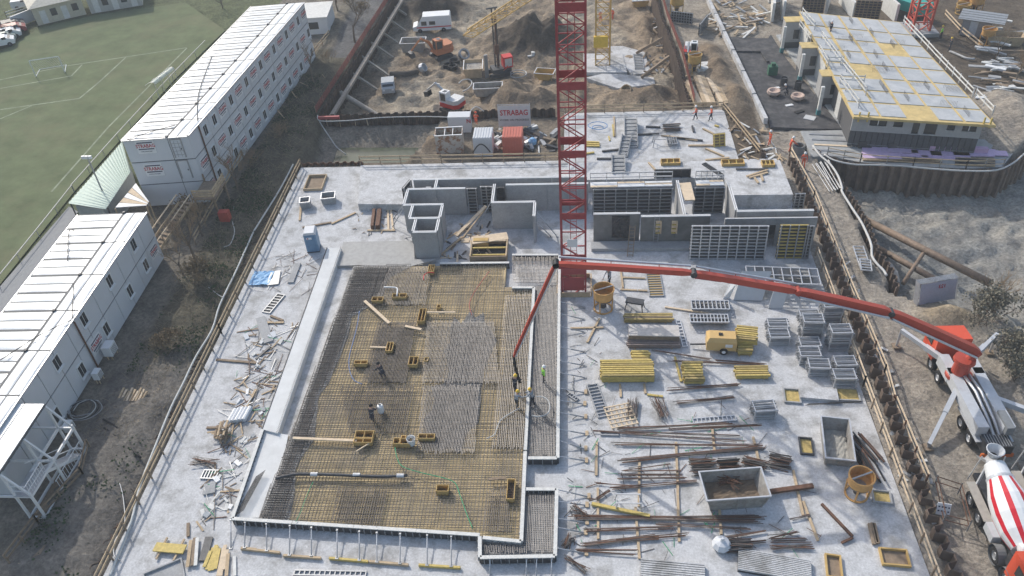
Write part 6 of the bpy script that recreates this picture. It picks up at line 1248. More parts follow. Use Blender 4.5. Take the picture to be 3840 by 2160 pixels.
P_ = [(2, 1, 735, 690, 0, 'worker in grey standing behind the orange bucket', cloth_b, cloth_d, helm_y, 'work', 2.6), (2, 1, 238, 1440, .5, 'worker in a lime vest standing on the narrow strip', hivis_g, cloth_d, helm_w, 'stand', -1.2), (2, 2, 160, 165, .5, 'worker in a pale shirt holding the hose', cloth_b, cloth_d, helm_y, 'work', 1.2), (2, 2, 35, 185, .55, 'worker guiding the hose end, nearer of two', cloth_b, cloth_d, helm_y, 'work', -.8), (2, 2, 25, 70, .55, 'worker guiding the hose end, farther of two', cloth_d, cloth_d, helm_y, 'work', -.4),
      (2, 0, 1385, 905, 0, 'left one of two workers in orange walking on the rear slab', hivis_o, cloth_d, helm_w, 'walk', 1.5), (2, 0, 1500, 910, 0, 'right one of two workers in orange walking on the rear slab', hivis_o, cloth_d, helm_w, 'walk', 1.7), (3, 0, 10, 1095, 0, 'worker in orange at the left of the three by the gate', hivis_o, hivis_o, helm_w, 'walk', 2), (3, 0, 160, 1145, 0, 'worker in orange bending by the concrete ring', hivis_o, hivis_o, helm_w, 'work', -1.5), (3, 0, 262, 1262, 0, 'worker in orange walking beside the grey tubes', hivis_o, hivis_o, helm_w, 'walk', 3),
      (2, 0, 668, 170, -3, 'left one of two workers in orange behind the yellow crane', hivis_o, hivis_o, helm_w, 'work', 0), (2, 0, 760, 150, -3, 'right one of two workers in orange behind the yellow crane', hivis_o, hivis_o, helm_w, 'stand', 2.5), (3, 0, 465, 262, 3.3, 'worker in dark clothes walking on the yellow decked roof', cloth_d, cloth_d, helm_w, 'walk', -1), (3, 0, 1300, 295, 0, 'worker in a lime vest beside the orange red crane', hivis_g, cloth_d, helm_y, 'stand', 1), (3, 0, 1365, 385, 0, 'worker in dark clothes walking below the orange red crane', cloth_d, cloth_d, helm_y, 'walk', 2), (3, 0, 145, 725, .15, 'worker in dark clothes among the bags on the black platform', cloth_d, cloth_d, helm_w, 'crouch', 1), (1, 0, 1905, 565, -2.9, 'worker in orange beside the drilling rig', hivis_o, hivis_o, helm_w, 'work', 2), (1, 0, 1662, 940, .35, 'orange clad worker above the white tank by the dark piling', hivis_o, hivis_o, hivis_o, 'crouch', 0), (1, 2, 880, 285, .55, 'worker in dark clothes bending in the middle of the mat', cloth_d, cloth_d, black, 'crouch', 0), (1, 1, 968, 1400, .55, 'worker in dark clothes beside the double plywood box', cloth_d, cloth_d, black, 'crouch', 1)]
figures = [person(lb, at(c, r, x, y, z), rz, tp, lg, hm, po) for c, r, x, y, z, lb, tp, lg, hm, po, rz in P_]
DG = bpy.context.evaluated_depsgraph_get()
grown = [bpy.data.meshes.new_from_object(f[0].evaluated_get(DG)) for f in figures]
for f, m2 in zip(figures, grown): grow(m2, *f)
# ------------------------------------------------------------------ apartment block under construction at the right
def tz(x, y, z=0): return gp(2960 + x / 2.927, y / 2.927, z)
RZ = 3.75
fl, fr, br_, bl = za(170, 205, RZ), za(2290, 335, RZ), at(3, 0, 990, 165, RZ), at(3, 0, 235, 85, RZ)
def PR_(u, v, z): return Vector((*(fl.lerp(fr, u).lerp(bl.lerp(br_, u), v)).xy, z))
blk = thing('apartment_block', 'grey masonry apartment block with a yellow decked unfinished roof', 'building', (fl.x, fl.y, 0))
brick_m = mat('grey_masonry', (.35, .35, .35), .85, var=.1, scale=3, dirt=(.27, .27, .27), dirt_amt=.5, dirt_scale=.8)
dark_m = mat('waterproofing_and_bay_shade', (.085, .088, .095), .7, var=.2)
fu = (fr - fl); fu.z = 0; fa = math.atan2(fu.y, fu.x); nF2 = Vector((fu.y, -fu.x, 0)).normalized(); FW = fu.length
def fx(px, py): q = ray_plane(za(px, py), (fl.x, fl.y, 0), nF2); return (Vector((q.x, q.y, 0)) - Vector((fl.x, fl.y, 0))).dot(fu.normalized()), q.z
OP = [((430, 242), (632, 378)), ((792, 262), (878, 392)), ((1080, 298), (1105, 492)), ((1265, 310), (1370, 503)), ((1598, 325), (1660, 440)), ((1828, 343), (1982, 462))]
rect = []
for (a, b), (c, d) in OP:
    x0, z1 = fx(a, b); x1, z0 = fx(c, d); rect.append((x0, x1 + .15, max(z0, 1.1), min(z1, RZ - .45)))
xe = FW * .93
cuts = [0] + [v for r_ in rect for v in r_[:2]] + [xe]; zb0, zt = fx(1100, 505)[1], RZ - .26
fd = fu.normalized()
def fpart(name, x0, x1, z0, z1, m, off=0., th=.25):
    a = Vector((fl.x, fl.y, 0)) + fd * x0 - nF2 * (th / 2 - off); b = Vector((fl.x, fl.y, 0)) + fd * x1 - nF2 * (th / 2 - off)
    MB().box(((a.x + b.x) / 2, (a.y + b.y) / 2, z0), ((b - a).length, th, z1 - z0), fa).part(name, m, blk)
for i in range(0, len(cuts), 2): fpart('wall', cuts[i], cuts[i + 1], zb0, zt, brick_m)
for x0, x1, z0, z1 in rect:
    fpart('wall', x0, x1, z1, zt, brick_m); 
    if z0 > zb0 + .02: fpart('wall', x0, x1, zb0, z0, brick_m)
    fpart('window', x0, x1, z0, z1, glass, -.12, .04); fpart('sill', x0 - .08, x1 + .08, z0 - .06, z0, concrete, .06, .16)
    if x1 - x0 > 1.2: fpart('mullion', (x0 + x1) / 2 - .04, (x0 + x1) / 2 + .04, z0, z1, white, -.07, .05)
n = 22
for i in range(n): fpart('base_panel', xe * i / n + .03, xe * (i + 1) / n - .03, .42, zb0 - .02, dark_m, -.02, .2); fpart('base_panel', xe * i / n + .03, xe * (i + 1) / n - .03, .05, .38, dark_m, -.02, .2)
fpart('core', 0, xe, 0.02, zb0 - .01, black, -.12, .1); fpart('joint_strip', 0, xe, .38, .42, steel, 0, .22)
# inner storeys so nothing shows through
q = [PR_(.02, .03, 0), PR_(.9, .03, 0), PR_(.9, .98, 0), PR_(.07, .98, 0)]; MB().prism([(p.x, p.y) for p in q], .03, zt - .02).part('interior', mat('dim_interior', (.1, .1, .105), .9), blk)
# roof: plywood deck with grey filigree plates
q = [PR_(-.01, -.015, 0), PR_(1.0, -.015, 0), PR_(1, 1, 0), PR_(0, 1, 0)]; ply_r = mat('roof_plywood', (.55, .42, .19), .75, var=.2, scale=1.5, dirt=(.4, .32, .18), dirt_amt=.6)
MB().prism([(p.x, p.y) for p in q], zt, RZ).part('roof_deck', ply_r, blk)
gpl = mat('filigree_plate', (.4, .42, .44), .75, var=.1, scale=1.2, dirt=(.55, .55, .55), dirt_amt=.5, dirt_scale=.6)
us = [.0, .185, .2, .385, .4, .59, .605, .79, .8, .99]; vs_ = [.0, .1, .11, .205, .215, .32, .33, .45, .46, .575, .585, .7, .71, .83, .84, .99]; rr = random.Random(31)
for i in range(0, len(us), 2):
    for j in range(0, len(vs_), 2):
        if (i, j) in ((4, 0), (2, 6), (6, 10)): continue
        e = rr.uniform(0, .012); a = [PR_(us[i] + e, vs_[j] + .002, 0), PR_(us[i + 1] - rr.uniform(0, .012), vs_[j] + .002, 0), PR_(us[i + 1] - e, vs_[j + 1] - .002, 0), PR_(us[i] + e, vs_[j + 1] - .002, 0)]
        MB().prism([(p.x, p.y) for p in a], RZ + .002, RZ + .06 + rr.uniform(0, .01)).part('roof_plate', gpl, blk)
g = MB()
for k in range(26):
    a = PR_(rr.choice((.23, .48, .71, .1, .35, .6, .85)), rr.random() * .95, RZ + .05); d = fd if k % 2 else (PR_(.5, 1, 0) - PR_(.5, 0, 0)).normalized()
    for i in range(12): p = a + d * i * .14; g.rod(p, p + Vector((0, 0, .55)), .014, 3)
g.part('starter_bars', rebar, blk)['kind'] = 'stuff'
# guard rails on the roof edge
for k, (a, b, lb) in enumerate((((540, 625), (680, 815), 'white guard rail on the roof corner above the ladder'), ((545, 485), (735, 720), 'white guard rail on the roof, second from the front'), ((380, 390), (450, 510), 'white guard rail on the roof, third from the front'), ((400, 290), (545, 490), 'white guard rail on the roof, fourth from the front'), ((235, 210), (320, 320), 'white guard rail on the roof near the walking worker'), ((255, 115), (350, 225), 'white guard rail at the far corner of the roof'), ((1020, 180), (1250, 430), 'white guard rail on the right roof edge, far half'), ((1250, 430), (1540, 735), 'white guard rail on the right roof edge, near half'), ((1560, 735), (1690, 870), 'white guard rail at the right front roof corner'), ((545, 630), (720, 635), 'white guard rail across the first roof notch'), ((440, 490), (560, 490), 'white guard rail across the second roof notch'))):
    rail_fence(lb, [at(3, 0, *a, RZ + .06), at(3, 0, *b, RZ + .06)], zs=(.5, .95), m=edge_w, pm=steel_l, w=.04, h=.14, every=1.8, name='roof_guard_rail')
# left flank: bays, slender columns, pier walls
for k, (x, y, w_, d_, h_) in enumerate(((475, 640, 2.2, 1.6, 2.65), (320, 430, 2.2, 1.6, 2.65), (195, 235, 2.2, 1.6, 2.65))):
    p = at(3, 0, x, (y, y, y)[k] - 88, RZ - .1); t = thing('bay', ['front', 'middle', 'far'][k] + ' grey bay projecting from the left flank of the apartment block', 'bay', (p.x, p.y, .02))
    MB().box((0, 0, .95), (w_, d_, h_)).part('shell', brick_m, t, False); MB().box((0, 0, .0), (w_ * .96, d_ * .9, .93)).part('base', dark_m, t, False)  # dark base block paints the dark glass and shadow below the bay
    MB().box((.4, -d_ / 2 - .02, 1.4), (.7, .05, 1.2)).part('window', glass, t, False); MB().box((0, 0, .95 + h_ + .002), (w_ + .1, d_ + .1, .1)).part('roof', ply_r, t, False)
for k, (x, y) in enumerate(((375, 870), (235, 615), (100, 400))):
    p = at(3, 0, x, y, 0); t = thing('column', ['front', 'middle', 'far'][k] + ' slender white column with blue foot beside the apartment block', 'column', (p.x, p.y, .1)); MB().box((0, 0, 0), (.35, .35, 3.4)).part('shaft', edge_w, t, False); MB().box((0, -.02, .0), (.45, .45, .6)).part('foot_wrap', mat('teal_wrap', (.06, .2, .22), .6), t, False)
for k, (a, b) in enumerate((((640, 1010), (520, 800)), ((420, 620), (360, 500)), ((290, 400), (230, 280)))):
    p, q = at(3, 0, *a, 1.0), at(3, 0, *b, 1.0); wall(['front', 'middle', 'far'][k] + ' pale pier wall on the left flank of the apartment block', p, q, .02, 3.3, .3, edge_w, False)
t = ladder('pale ladder leaning on the apartment block facade', za(160, 690, .05), za(190, 460, .9) + Vector((0, 0, .2)), .45, plank_p, 9)
for k, (x, y) in enumerate(((250, 230), (385, 230), (2135, 310), (2235, 320))):
    p = ray_plane(za(x, y), (fl.x, fl.y - .2, 0), nF2); MB().box((p.x, p.y, p.z - .6), (.14, .14, 1.1)).thing('formwork_bracket', yellow, ['first', 'second', 'third', 'fourth'][k] + ' yellow bracket from the left at the facade corners', 'bracket')
# ------------------------------------------------------------------ platforms round it
MB().prism([(p.x, p.y) for p in (at(3, 0, 245, 990), at(3, 0, 330, 1185), *[p + Vector((0, .45, 0)) for p in WALL_CURVE[1:6]], at(3, 0, 1870, 1130), at(3, 0, 1660, 900), at(3, 0, 600, 980))], -4, .01).struct('block_platform', mat('platform_concrete', (.33, .34, .345), .8, var=.15, scale=1.5, dirt=(.2, .2, .2), dirt_amt=.6))
BP = [at(2, 0, 1640, 285), at(2, 0, 1932, 295), at(3, 0, 20, 265), at(3, 0, 130, 440), at(3, 0, 560, 980), at(3, 0, 240, 975), at(3, 0, 20, 965), at(2, 0, 1925, 900)]
MB().prism([(p.x, p.y) for p in BP], -.5, .12).struct('black_platform', bitumen)
MB().prism([(p.x, p.y) for p in (at(3, 0, 60, 270), at(3, 0, 240, 250), at(3, 0, 690, 1010), at(3, 0, 560, 985))], -.4, .135).struct('mottled_strip', mat('pale_strip', (.4, .41, .41), .8, var=.25, scale=1.1, dirt=(.15, .15, .15), dirt_amt=.8, dirt_scale=.9))  # pale grey strip with darker random mottling
a, b = at(2, 0, 1480, 0, .5), at(2, 0, 1920, 925, .5)
for k in range(6): MB().beam(a.lerp(b, k / 6), a.lerp(b, (k + 1) / 6 - .01), .45, .7).thing('kerb_wall', concrete, ORD[k] + ' stretch from the back of the pale upstand along the black platform', 'kerb')
MB().beam(at(2, 0, 1690, 388, .2), at(2, 0, 1880, 392, .2), .25, .3).thing('kerb_wall', bitumen, 'black cross kerb on the black platform', 'kerb')
MB().beam(at(2, 0, 1880, 392, .2), at(2, 0, 1930, 470, .2), .25, .3).thing('kerb_wall', bitumen, 'short black kerb returning on the black platform', 'kerb')
# insulation boards, planks and tubes before the facade
rr = random.Random(41)
for k in range(14):
    x = lerp(300, 1330, (k % 7) / 7) if k < 8 else lerp(1320, 2000, (k - 8) / 6); y = 735 + 42 * (k // 3 % 3) if k < 8 else 735 + 30 * (k % 3)
    a, b = za(x, y, .1), za(x + rr.uniform(420, 620), y + rr.uniform(15, 35), .1); MB().beam(a + Vector((0, 0, .05 * (k % 3))), b + Vector((0, 0, .05 * (k % 3))), rr.uniform(.8, 1.3), .1).thing('insulation_board', purple, 'lilac insulation board lying on the platform before the facade', 'insulation', 'lilac insulation boards')
MB().beam(za(1310, 690, .5), za(2190, 735, .5), .5, .5).thing('insulation_stack', mat('lilac_edge', (.5, .34, .5), .7), 'long lilac stack of insulation against the facade', 'insulation')
for k in range(16):
    f_ = k / 15; a, b = za(300 + 60 * (k % 3), 850 + 95 * f_ * .9, .12), za(1350 + 50 * (k % 4), 880 + 85 * f_, .12)
    if k > 8: a, b = za(1700, 850 + (k - 9) * 17, .12), za(2300, 870 + (k - 9) * 18, .12)
    MB().beam(a, b, .14, .1).thing('scaffold_plank', plank if k % 3 == 0 else (plank_d if k < 9 else steel_d), ('brown' if k < 9 else 'grey') + ' plank in the rows along the curved piling', 'plank', ('brown' if k < 9 else 'grey') + ' planks along the curved piling')
rail_fence('thin tube guard rail on top of the curved piling', [(p.x, p.y + .35, 0) for p in WALL_CURVE[1:6]], zs=(.5, 1.0), m=plank, pm=steel, w=.05, h=.06, name='tube_guard_rail')
for k, (x, y) in enumerate(((270, 650), (715, 675))): p = za(x, y, .1); MB().box((p.x, p.y - .2, .012), (.8, 1.0, .75)).thing('foil_roll', bitumen, ['left', 'right'][k] + ' dark wrapped block before the facade', 'block')
for k in range(5):
    a, b = at(3, 0, 310 + 20 * k, 1010 + 40 * k, .05), at(3, 0, 560 + 30 * k, 1020 + 42 * k, .05); MB().beam(a, b, .3, .06).thing('walk_board', plank_p if k == 2 else steel, ORD[k] + ' walkway board from the back left of the facade', 'board', 'walkway boards left of the facade')
for k in range(8):
    a = at(3, 0, 335 + 16 * k + 9 * (k % 2), 1240 - 5 * k, .1); b = at(3, 0, 465 + 13 * k + 12 * (k % 3), 1445 - 4 * k, .1); MB().rod(a, b, .055, 8, cap=True).thing('grey_tube', steel, 'pale tube in the bundle on the path beside the piling', 'tube', 'pale tubes on the path')
p = at(3, 0, 225, 1150, 0); MB().lathe([(.6, 0), (.62, .9), (.5, .9), (.48, .1)], (p.x, p.y, .0), 16).thing('concrete_ring', concrete_d, 'dark concrete ring beside the orange worker', 'ring')
# litter on the black platform
for k, (x, y, m_) in enumerate(((40, 715, 0), (220, 750, 0), (60, 665, 1), (115, 640, 2), (222, 670, 2), (235, 845, 3), (315, 890, 4), (30, 560, 5), (160, 795, 1))):
    p = at(3, 0, x, y, .13); g = MB(); nm, lb, mm = [('rubble_bag', ['left', 'right'][k % 2] + ' pale rubble bag open on the black platform', 'bag'), ('plastic_sheet', ['small', 'crumpled'][k // 5] + ' white sheet lying on the black platform', 'sheet'), ('barrel', ['rear', 'front'][k % 2] + ' dark barrel on the black platform', 'barrel'), ('bitumen_board', 'dark board lying on the black platform', 'board'), ('grey_plate', 'pale square plate on the black platform', 'plate'), ('green_machine', 'green machine at the rear of the black platform', 'machine')][m_], None, None
    if m_ == 0: g.lathe([(.5, 0), (.8, .3), (.75, .6), (.55, .6), (.3, .35), (0, .3)], tuple(p), 11); mm = mat('rubble_bag', (.5, .38, .32), .9)
    elif m_ == 1: g.box(tuple(p), (.9, .4, .06), .3); mm = white
    elif m_ == 2: g.lathe([(0, 0), (.42, 0), (.42, .95), (.36, .95), (.36, .8), (0, .8)], tuple(p), 14); mm = steel_d
    elif m_ == 3: g.box(tuple(p), (1.1, .5, .1), .5); mm = black
    elif m_ == 4: g.box(tuple(p), (1.2, 1.0, .06), -.5); mm = plate_g
    else: g.box(tuple(p), (1.1, .8, 1.1)); g.box((p.x, p.y, p.z + 1.1), (.5, .5, .4)); mm = mat('machine_green', (.05, .14, .09), .6)
    g.thing(nm[0], mm, nm[1], nm[2])
# next block farther back: walls, shutters and props
for k, (a, b, h_) in enumerate((((30, 30), (30, 165), 2.6), ((100, 50), (110, 150), 2.6), ((430, 110), (460, 20), 2.4), ((540, 20), (640, 140), 2.2), ((850, 60), (960, 165), 2.4), ((690, 0), (780, 0), 2.4), ((0, 20), (110, 10), 2.6))):
    wall(ORD[k] + ' pale wall from the left of the unfinished block at the back', at(3, 0, *a), at(3, 0, *b), .0, h_, .35, edge_w, False)
frame_panel('left dark shutter on the unfinished block at the back', at(3, 0, 245, 112), at(3, 0, 415, 115), .0, 2.6, 7, 8, m=plank_d)
frame_panel('right dark shutter on the unfinished block at the back', at(3, 0, 640, 140), at(3, 0, 835, 150), .0, 2.6, 7, 8, m=plank_d)
rr = random.Random(43)
for k in range(46):
    x, y = (rr.uniform(1500, 1900), rr.uniform(0, 260)); a = at(2, 0, x, y, .15); an = rr.uniform(0, 3.1); d = Vector((math.cos(an), math.sin(an), 0)) * rr.uniform(.6, 1.8)
    MB().beam(a - d, a + d + Vector((0, 0, rr.uniform(0, .4))), .25, .15).thing('loose_board', rr.choice((plank, steel, plank_d, edge_w)), 'loose board in the litter behind the black platform', 'board', 'loose boards behind the black platform')
# far right: trailer, shed, buckets, timber fence
p = at(3, 0, 1040, 100, 0); t = thing('trailer', 'teal box trailer behind the orange red crane', 'trailer', (p.x, p.y, 0), R(-52))
MB().box((0, 0, .7), (6, 2.2, 1.3)).part('box', teal, t, False); MB().box((0, 0, .5), (5.8, 1.2, .2)).part('chassis', steel_d, t, False)
for y in (-1, 1):
    for x in (-1.6, 1.6): MB().lathe([(.1, -.12), (.42, -.12), (.42, .12), (.1, .12)], (x, y, .42), 14, axis=(0, 1, 0)).part('wheel', black, t, False)
p = at(3, 0, 1560, 250, 0); t = thing('site_shed', 'grey site shed with corrugated roof at the far right', 'shed', (p.x, p.y, 0), R(-28))
MB().box((0, 0, 0), (3.4, 2.6, 2.2)).part('wall', mat('shed_grey', (.3, .3, .32), .7), t, False); MB().box((-.3, -1.32, .05), (.9, .06, 1.9)).part('door', mat('door_pale', (.5, .55, .6), .6), t, False)
for i in range(9): MB().box((.4, -1.6 + i * .42, 2.22 + (i % 2) * .04), (5.4, .4, .05)).part('roof_sheet', steel, t, False)
bucket('orange bucket farthest right beside its twin', at(3, 0, 1555, 85), 2.0, 2.0, bucket_o); bucket('orange bucket beside the yellow site mixer', at(3, 0, 1480, 60), 2.0, 1.6, bucket_o); bucket('rusty orange bucket before the site shed', at(3, 0, 1640, 330), 1.7, 2.0, bucket_o); bucket('yellowish bucket nearest the teal trailer', at(3, 0, 1460, 100), 1.8, 1.3, crane_y)
skip('sand coloured skip beyond the site shed', at(3, 0, 1770, 330, 0), 4.5, 1.8, 1.2, R(-10), plank, soil_m, depth=.6)
rail_fence('timber guard rail on the slope beyond the roof', [at(3, 0, 1330, 130), at(3, 0, 1440, 250), at(3, 0, 1610, 390)], m=plank_p)
hose('grey_pipe', 'pale curved pipe lying on the slope right of the roof', 'pipe', [at(3, 0, *p, .1) for p in ((1370, 385), (1440, 415), (1500, 440), (1560, 445))], .2, hose_w)
rr = random.Random(44)
for k in range(60):
    x = rr.uniform(1600, 1920); y = rr.uniform(480, 760) if k < 40 else rr.uniform(150, 480); a = at(3, 0, x, y, .6); an = rr.uniform(-.9, .3); d = Vector((math.cos(an), math.sin(an), 0)) * rr.uniform(.3, 1.5)
    MB().beam(a - d, a + d, rr.uniform(.15, .6), rr.uniform(.06, .3)).thing('rubble_piece', rr.choice((edge_w, steel, plank_d, concrete_w, white)), 'pale rubble piece on the far right slope', 'rubble', 'rubble on the right slope')
# ------------------------------------------------------------------ machines and stores in the rear pit
def track(t, y, L=2.6, w=.45, h=.6):
    n = 20; pr = []
    for i in range(n):
        a = 2 * math.pi * i / n; pr.append((math.copysign(1, math.cos(a)) * (L / 2 - h / 2) + math.cos(a) * h / 2, h / 2 + math.sin(a) * h / 2))
    vs = [(x, y - w / 2, z) for x, z in pr] + [(x, y + w / 2, z) for x, z in pr]
    MB().add(vs, [tuple(range(n)), tuple(range(2 * n - 1, n - 1, -1))] + [(i, n + i, n + (i + 1) % n, (i + 1) % n) for i in range(n)]).part('track', steel_d, t, False)
def excavator(label, p, rz, body, arm, s=1.0, cabm=None, reach=1.0):
    t = thing('excavator', label, 'excavator', p, rz); t.scale = (s, s, s)
    for y in (-.85, .85): track(t, y)
    MB().box((0, 0, .45), (1.3, 1.4, .35)).part('undercarriage', steel_d, t, False)
    MB().prism([(-1.6, -1.1), (.9, -1.1), (1.1, -.9), (1.1, 1.1), (-1.2, 1.1), (-1.7, .6)], .8, 1.35).part('lower_body', signal_red if cabm else body, t, False)
    MB().prism([(-1.55, -1.0), (.1, -1.0), (.1, 1.05), (-1.15, 1.05), (-1.6, .6)], 1.352, 1.95).part('engine_hood', body, t, False)
    c = MB().box((.55, .5, 1.352), (1.1, 1.0, 1.5)).part('cab', cabm or body, t, False)
    for cc, d in (((1.11, .5, 1.6), (.03, .8, 1.1)), ((.55, 1.01, 1.65), (.8, .03, 1.0)), ((.55, -.01, 1.65), (.8, .03, 1.0)), ((.45, .5, 2.853), (.5, .6, .02))): MB().box(cc, d).part('window', glass, c, False)
    e = (2.6 * reach, -.35, 3.2); g_ = (4.2 * reach, -.35, 1.9); MB().path([(.9, -.35, 1.3), (1.5, -.35, 2.4), e], [.2, .22, .16], 6).part('boom', arm, t, False); MB().path([e, g_], [.16, .12], 6).part('stick', arm, t, False)
    MB().rod((1.2, -.35, 1.3), (2.0, -.35, 2.6), .07, 6).part('hydraulic_ram', steel_l, t, False); MB().rod((1.9, -.35, 3.2), (2.9 * reach, -.35, 3.2), .06, 6).part('hydraulic_ram', steel_l, t, False)
    x, y, z = g_; MB().add([(x - .2, y - .5, z - .1), (x + .35, y - .5, z - .2), (x + .25, y - .5, z - .9), (x - .35, y - .5, z - .8), (x - .2, y + .5, z - .1), (x + .35, y + .5, z - .2), (x + .25, y + .5, z - .9), (x - .35, y + .5, z - .8)], [(0, 1, 2, 3), (7, 6, 5, 4), (0, 4, 5, 1), (1, 5, 6, 2), (2, 6, 7, 3)]).part('bucket', steel_d, t, False)
    return t
excavator('white and red excavator working behind the dark piling', at(1, 0, 1480, 830, -2.9), R(150), mat('digger_white', (.6, .6, .6), .45), steel_l, .95, white)
excavator('orange excavator among pipe rings in the rear pit', at(1, 0, 1400, 430, -2.9), R(215), mat('digger_orange', (.45, .17, .08), .6), mat('digger_orange_arm', (.5, .2, .08), .6), 1.05)
excavator('white loader beside the orange bucket above the rear slab', at(2, 0, 1345, 430, 0), R(-100), mat('digger_white', (.6, .6, .6), .45), white, .8, white, .6)
t = thing('drilling_rig', 'dark drilling rig with tall mast in the rear pit', 'drilling rig', at(1, 0, 1840, 560, -2.9), R(20))
for y in (-.9, .9): track(t, y, 3.2)
MB().box((.2, 0, .6), (2.6, 1.8, .5)).part('deck', steel_d, t, False); MB().box((1.1, -.2, 1.102), (1.3, 1.3, 1.5)).part('power_pack', signal_red, t, False); MB().box((1.1, -.86, 1.3), (1.0, .03, 1.1)).part('grille', steel_l, t, False)
for x in (-.25, .25): MB().box((x - .2, .3, .9), (.16, .16, 8.2)).part('mast_rail', steel_d, t, False)
for i in range(14): MB().box((-.2, .3, 1.2 + i * .55), (.5, .08, .08)).part('mast_rung', steel_d, t, False)
MB().box((-.2, .1, 3.0), (.6, .5, 1.2)).part('drill_head', rust, t, False); MB().rod((-.2, -.05, .2), (-.2, -.05, 8.5), .09, 8).part('drill_rod', rust, t, False); MB().box((-.4, .3, 9.1), (1.5, .2, .15)).part('mast_head', steel_d, t, False)
for i in range(5): MB().rod((-1.7 - .18 * (i % 3), -.3 + .2 * (i // 3), 0), (-1.7 - .18 * (i % 3), -.3 + .2 * (i // 3), 3.2), .09, 8, cap=True).part('spare_rod', steel, t, False)
conc_tub = mat('pale_tub', (.36, .34, .31), .8, .05, var=.2, dirt=(.2, .16, .12), dirt_amt=.6)
skip('grey tub in the left of the rear pit', at(1, 0, 1195, 380, -2.9), 3.6, 2.2, 1.5, 0, conc_tub, soil_m, depth=.5)
skip('long pale trough right of the white excavator', at(1, 0, 1755, 710, -2.9), 3.8, 1.8, 1.2, R(3), conc_tub, soil_d, depth=.25)
skip('tan tub beside the pipe rings', at(1, 0, 1645, 560, -2.9), 2.6, 3.2, 1.4, R(4), plank, conc_tub, depth=.7)
skip('yellow tipping skip in front of the dark heap', at(2, 0, 250, 590, -2.9), 2.6, 1.7, 1.0, R(-12), crane_y, soil_m, .55, depth=.3)
skip('yellow skip at the far end of the rear pit', at(2, 0, 965, 40, -2.9), 2.6, 1.7, 1.0, R(5), crane_y, white, .6, depth=.7)
for k, (x, y, r) in enumerate(((1445, 510, .62), (1485, 520, .7), (1500, 480, .7), (1565, 440, .8))):
    p = at(1, 0, x, y, -2.9); g = MB(); ax = (.5, -.6, .6) if k == 3 else None; g.lathe([(r, 0), (r, .55), (r * .72, .55), (r * .72, 0), (r, 0)], tuple(p + Vector((0, 0, .5 if k == 3 else .02))), 20, axis=ax); g.thing('pipe_ring', steel if k == 3 else black, ['left', 'middle', 'rear', 'upright pale'][k] + ' pipe ring beside the orange excavator', 'ring')
hose('hose_coil', 'coil of hose lying in the mud left of the red crane', 'hose', [at(2, 0, 50, 575, -2.7) + Vector((math.cos(a * .9) * 1.1, math.sin(a * .9) * 1.0, .05 * a)) for a in range(12)], .1, steel)
hose('white_hose', 'white hose looping beside the tan tub', 'hose', [at(1, 0, *p, -2.6) for p in ((1530, 630), (1560, 605), (1610, 600), (1630, 630), (1600, 670), (1560, 690))], .13, hose_w)
for k, (x, y) in enumerate(((1245, 520), (1120, 565), (150, 440), (880, 690))):
    p = at(1 if k < 2 else 2, 0, x, y, -2.8); g = MB()
    if k == 0: g.lathe([(.15, 0), (.7, .2), (.6, .7), (.5, .7), (.6, .25), (0, .1)], tuple(p), 10, axis=(.8, -.3, .5))
    elif k == 1: g.path([p + Vector((-2, -.3, .3)), p, p + Vector((2, .4, .3))], [.35, .5, .3], 8)
    elif k == 2: g.box(tuple(p), (1.3, .9, .6), .2); g.box((p.x + .2, p.y, p.z + .6), (.5, .5, .35), .2)
    else: g.lathe([(.2, 0), (.75, .1), (.8, .8), (.7, .8), (.6, .2), (0, .15)], tuple(p), 12, axis=(-.5, -.6, .5))
    g.thing(['digger_bucket', 'mud_roll', 'concrete_block', 'digger_bucket'][k], [steel_l, soil_d, edge_w, plank][k], ['steel digger bucket lying in the mud near the struts', 'dark muddy roll lying below the struts', 'pale concrete block pile beside the dark heap', 'tan digger bucket lying before the concrete pad'][k], ['bucket', 'roll', 'block', 'bucket'][k])
# white van and a small grey car
def van(label, p, rz, L, W, H, m, stripe=None, name='van'):
    t = thing(name, label, name, p, rz); h = W / 2; prof = [(-L / 2, .35), (L / 2, .35), (L / 2, .95), (L * .38, 1.15), (L * .22, H), (-L / 2 + .1, H), (-L / 2, H - .2)]
    g = MB(); n = len(prof); g.add([(x, -h, z) for x, z in prof] + [(x, h, z) for x, z in prof], [tuple(range(n)), tuple(range(2 * n - 1, n - 1, -1))] + [(i, n + i, n + (i + 1) % n, (i + 1) % n) for i in range(n)]); b = g.part('body', m, t, False)
    for s in (-1, 1): MB().box((L * .2, s * (h + .005), 1.15), (L * .14, .03, H * .25)).part('side_window', glass, b, False); MB().box((-.1, s * (h + .005), 1.2), (L * .16, .03, H * .22)).part('side_window', glass, b, False); MB().box((L / 2 + .01, s * h * .7, .7), (.04, .3, .2)).part('headlight', white, b, False)
    if stripe:
        for s in (-1, 1): MB().box((-.3, s * (h + .004), .78), (L * .9, .02, .16)).part('stripe', stripe, b, False)
    g = MB(); g.add([(L * .385, -h + .12, 1.17), (L * .385, h - .12, 1.17), (L * .235, h - .15, H - .06), (L * .235, -h + .15, H - .06)], [(0, 1, 2, 3)]); g.part('windscreen', glass, b, False)
    for x in (-L * .3, L * .32):
        for s in (-1, 1): MB().lathe([(.08, -.1), (.34, -.1), (.34, .1), (.08, .1)], (x, s * (h - .05), .34), 14, axis=(0, 1, 0)).part('wheel', black, t, False)
    return t
van('white van with a red stripe at the rear of the pit', at(1, 0, 1335, 225, -2.85), R(185), 5.8, 2.1, 2.5, white, signal_red)
van('small grey car parked beside the struts in the pit', at(1, 0, 1005, 690, -2.85), R(-80), 2.6, 1.7, 1.6, mat('car_grey', (.36, .38, .4), .4), None, 'car')
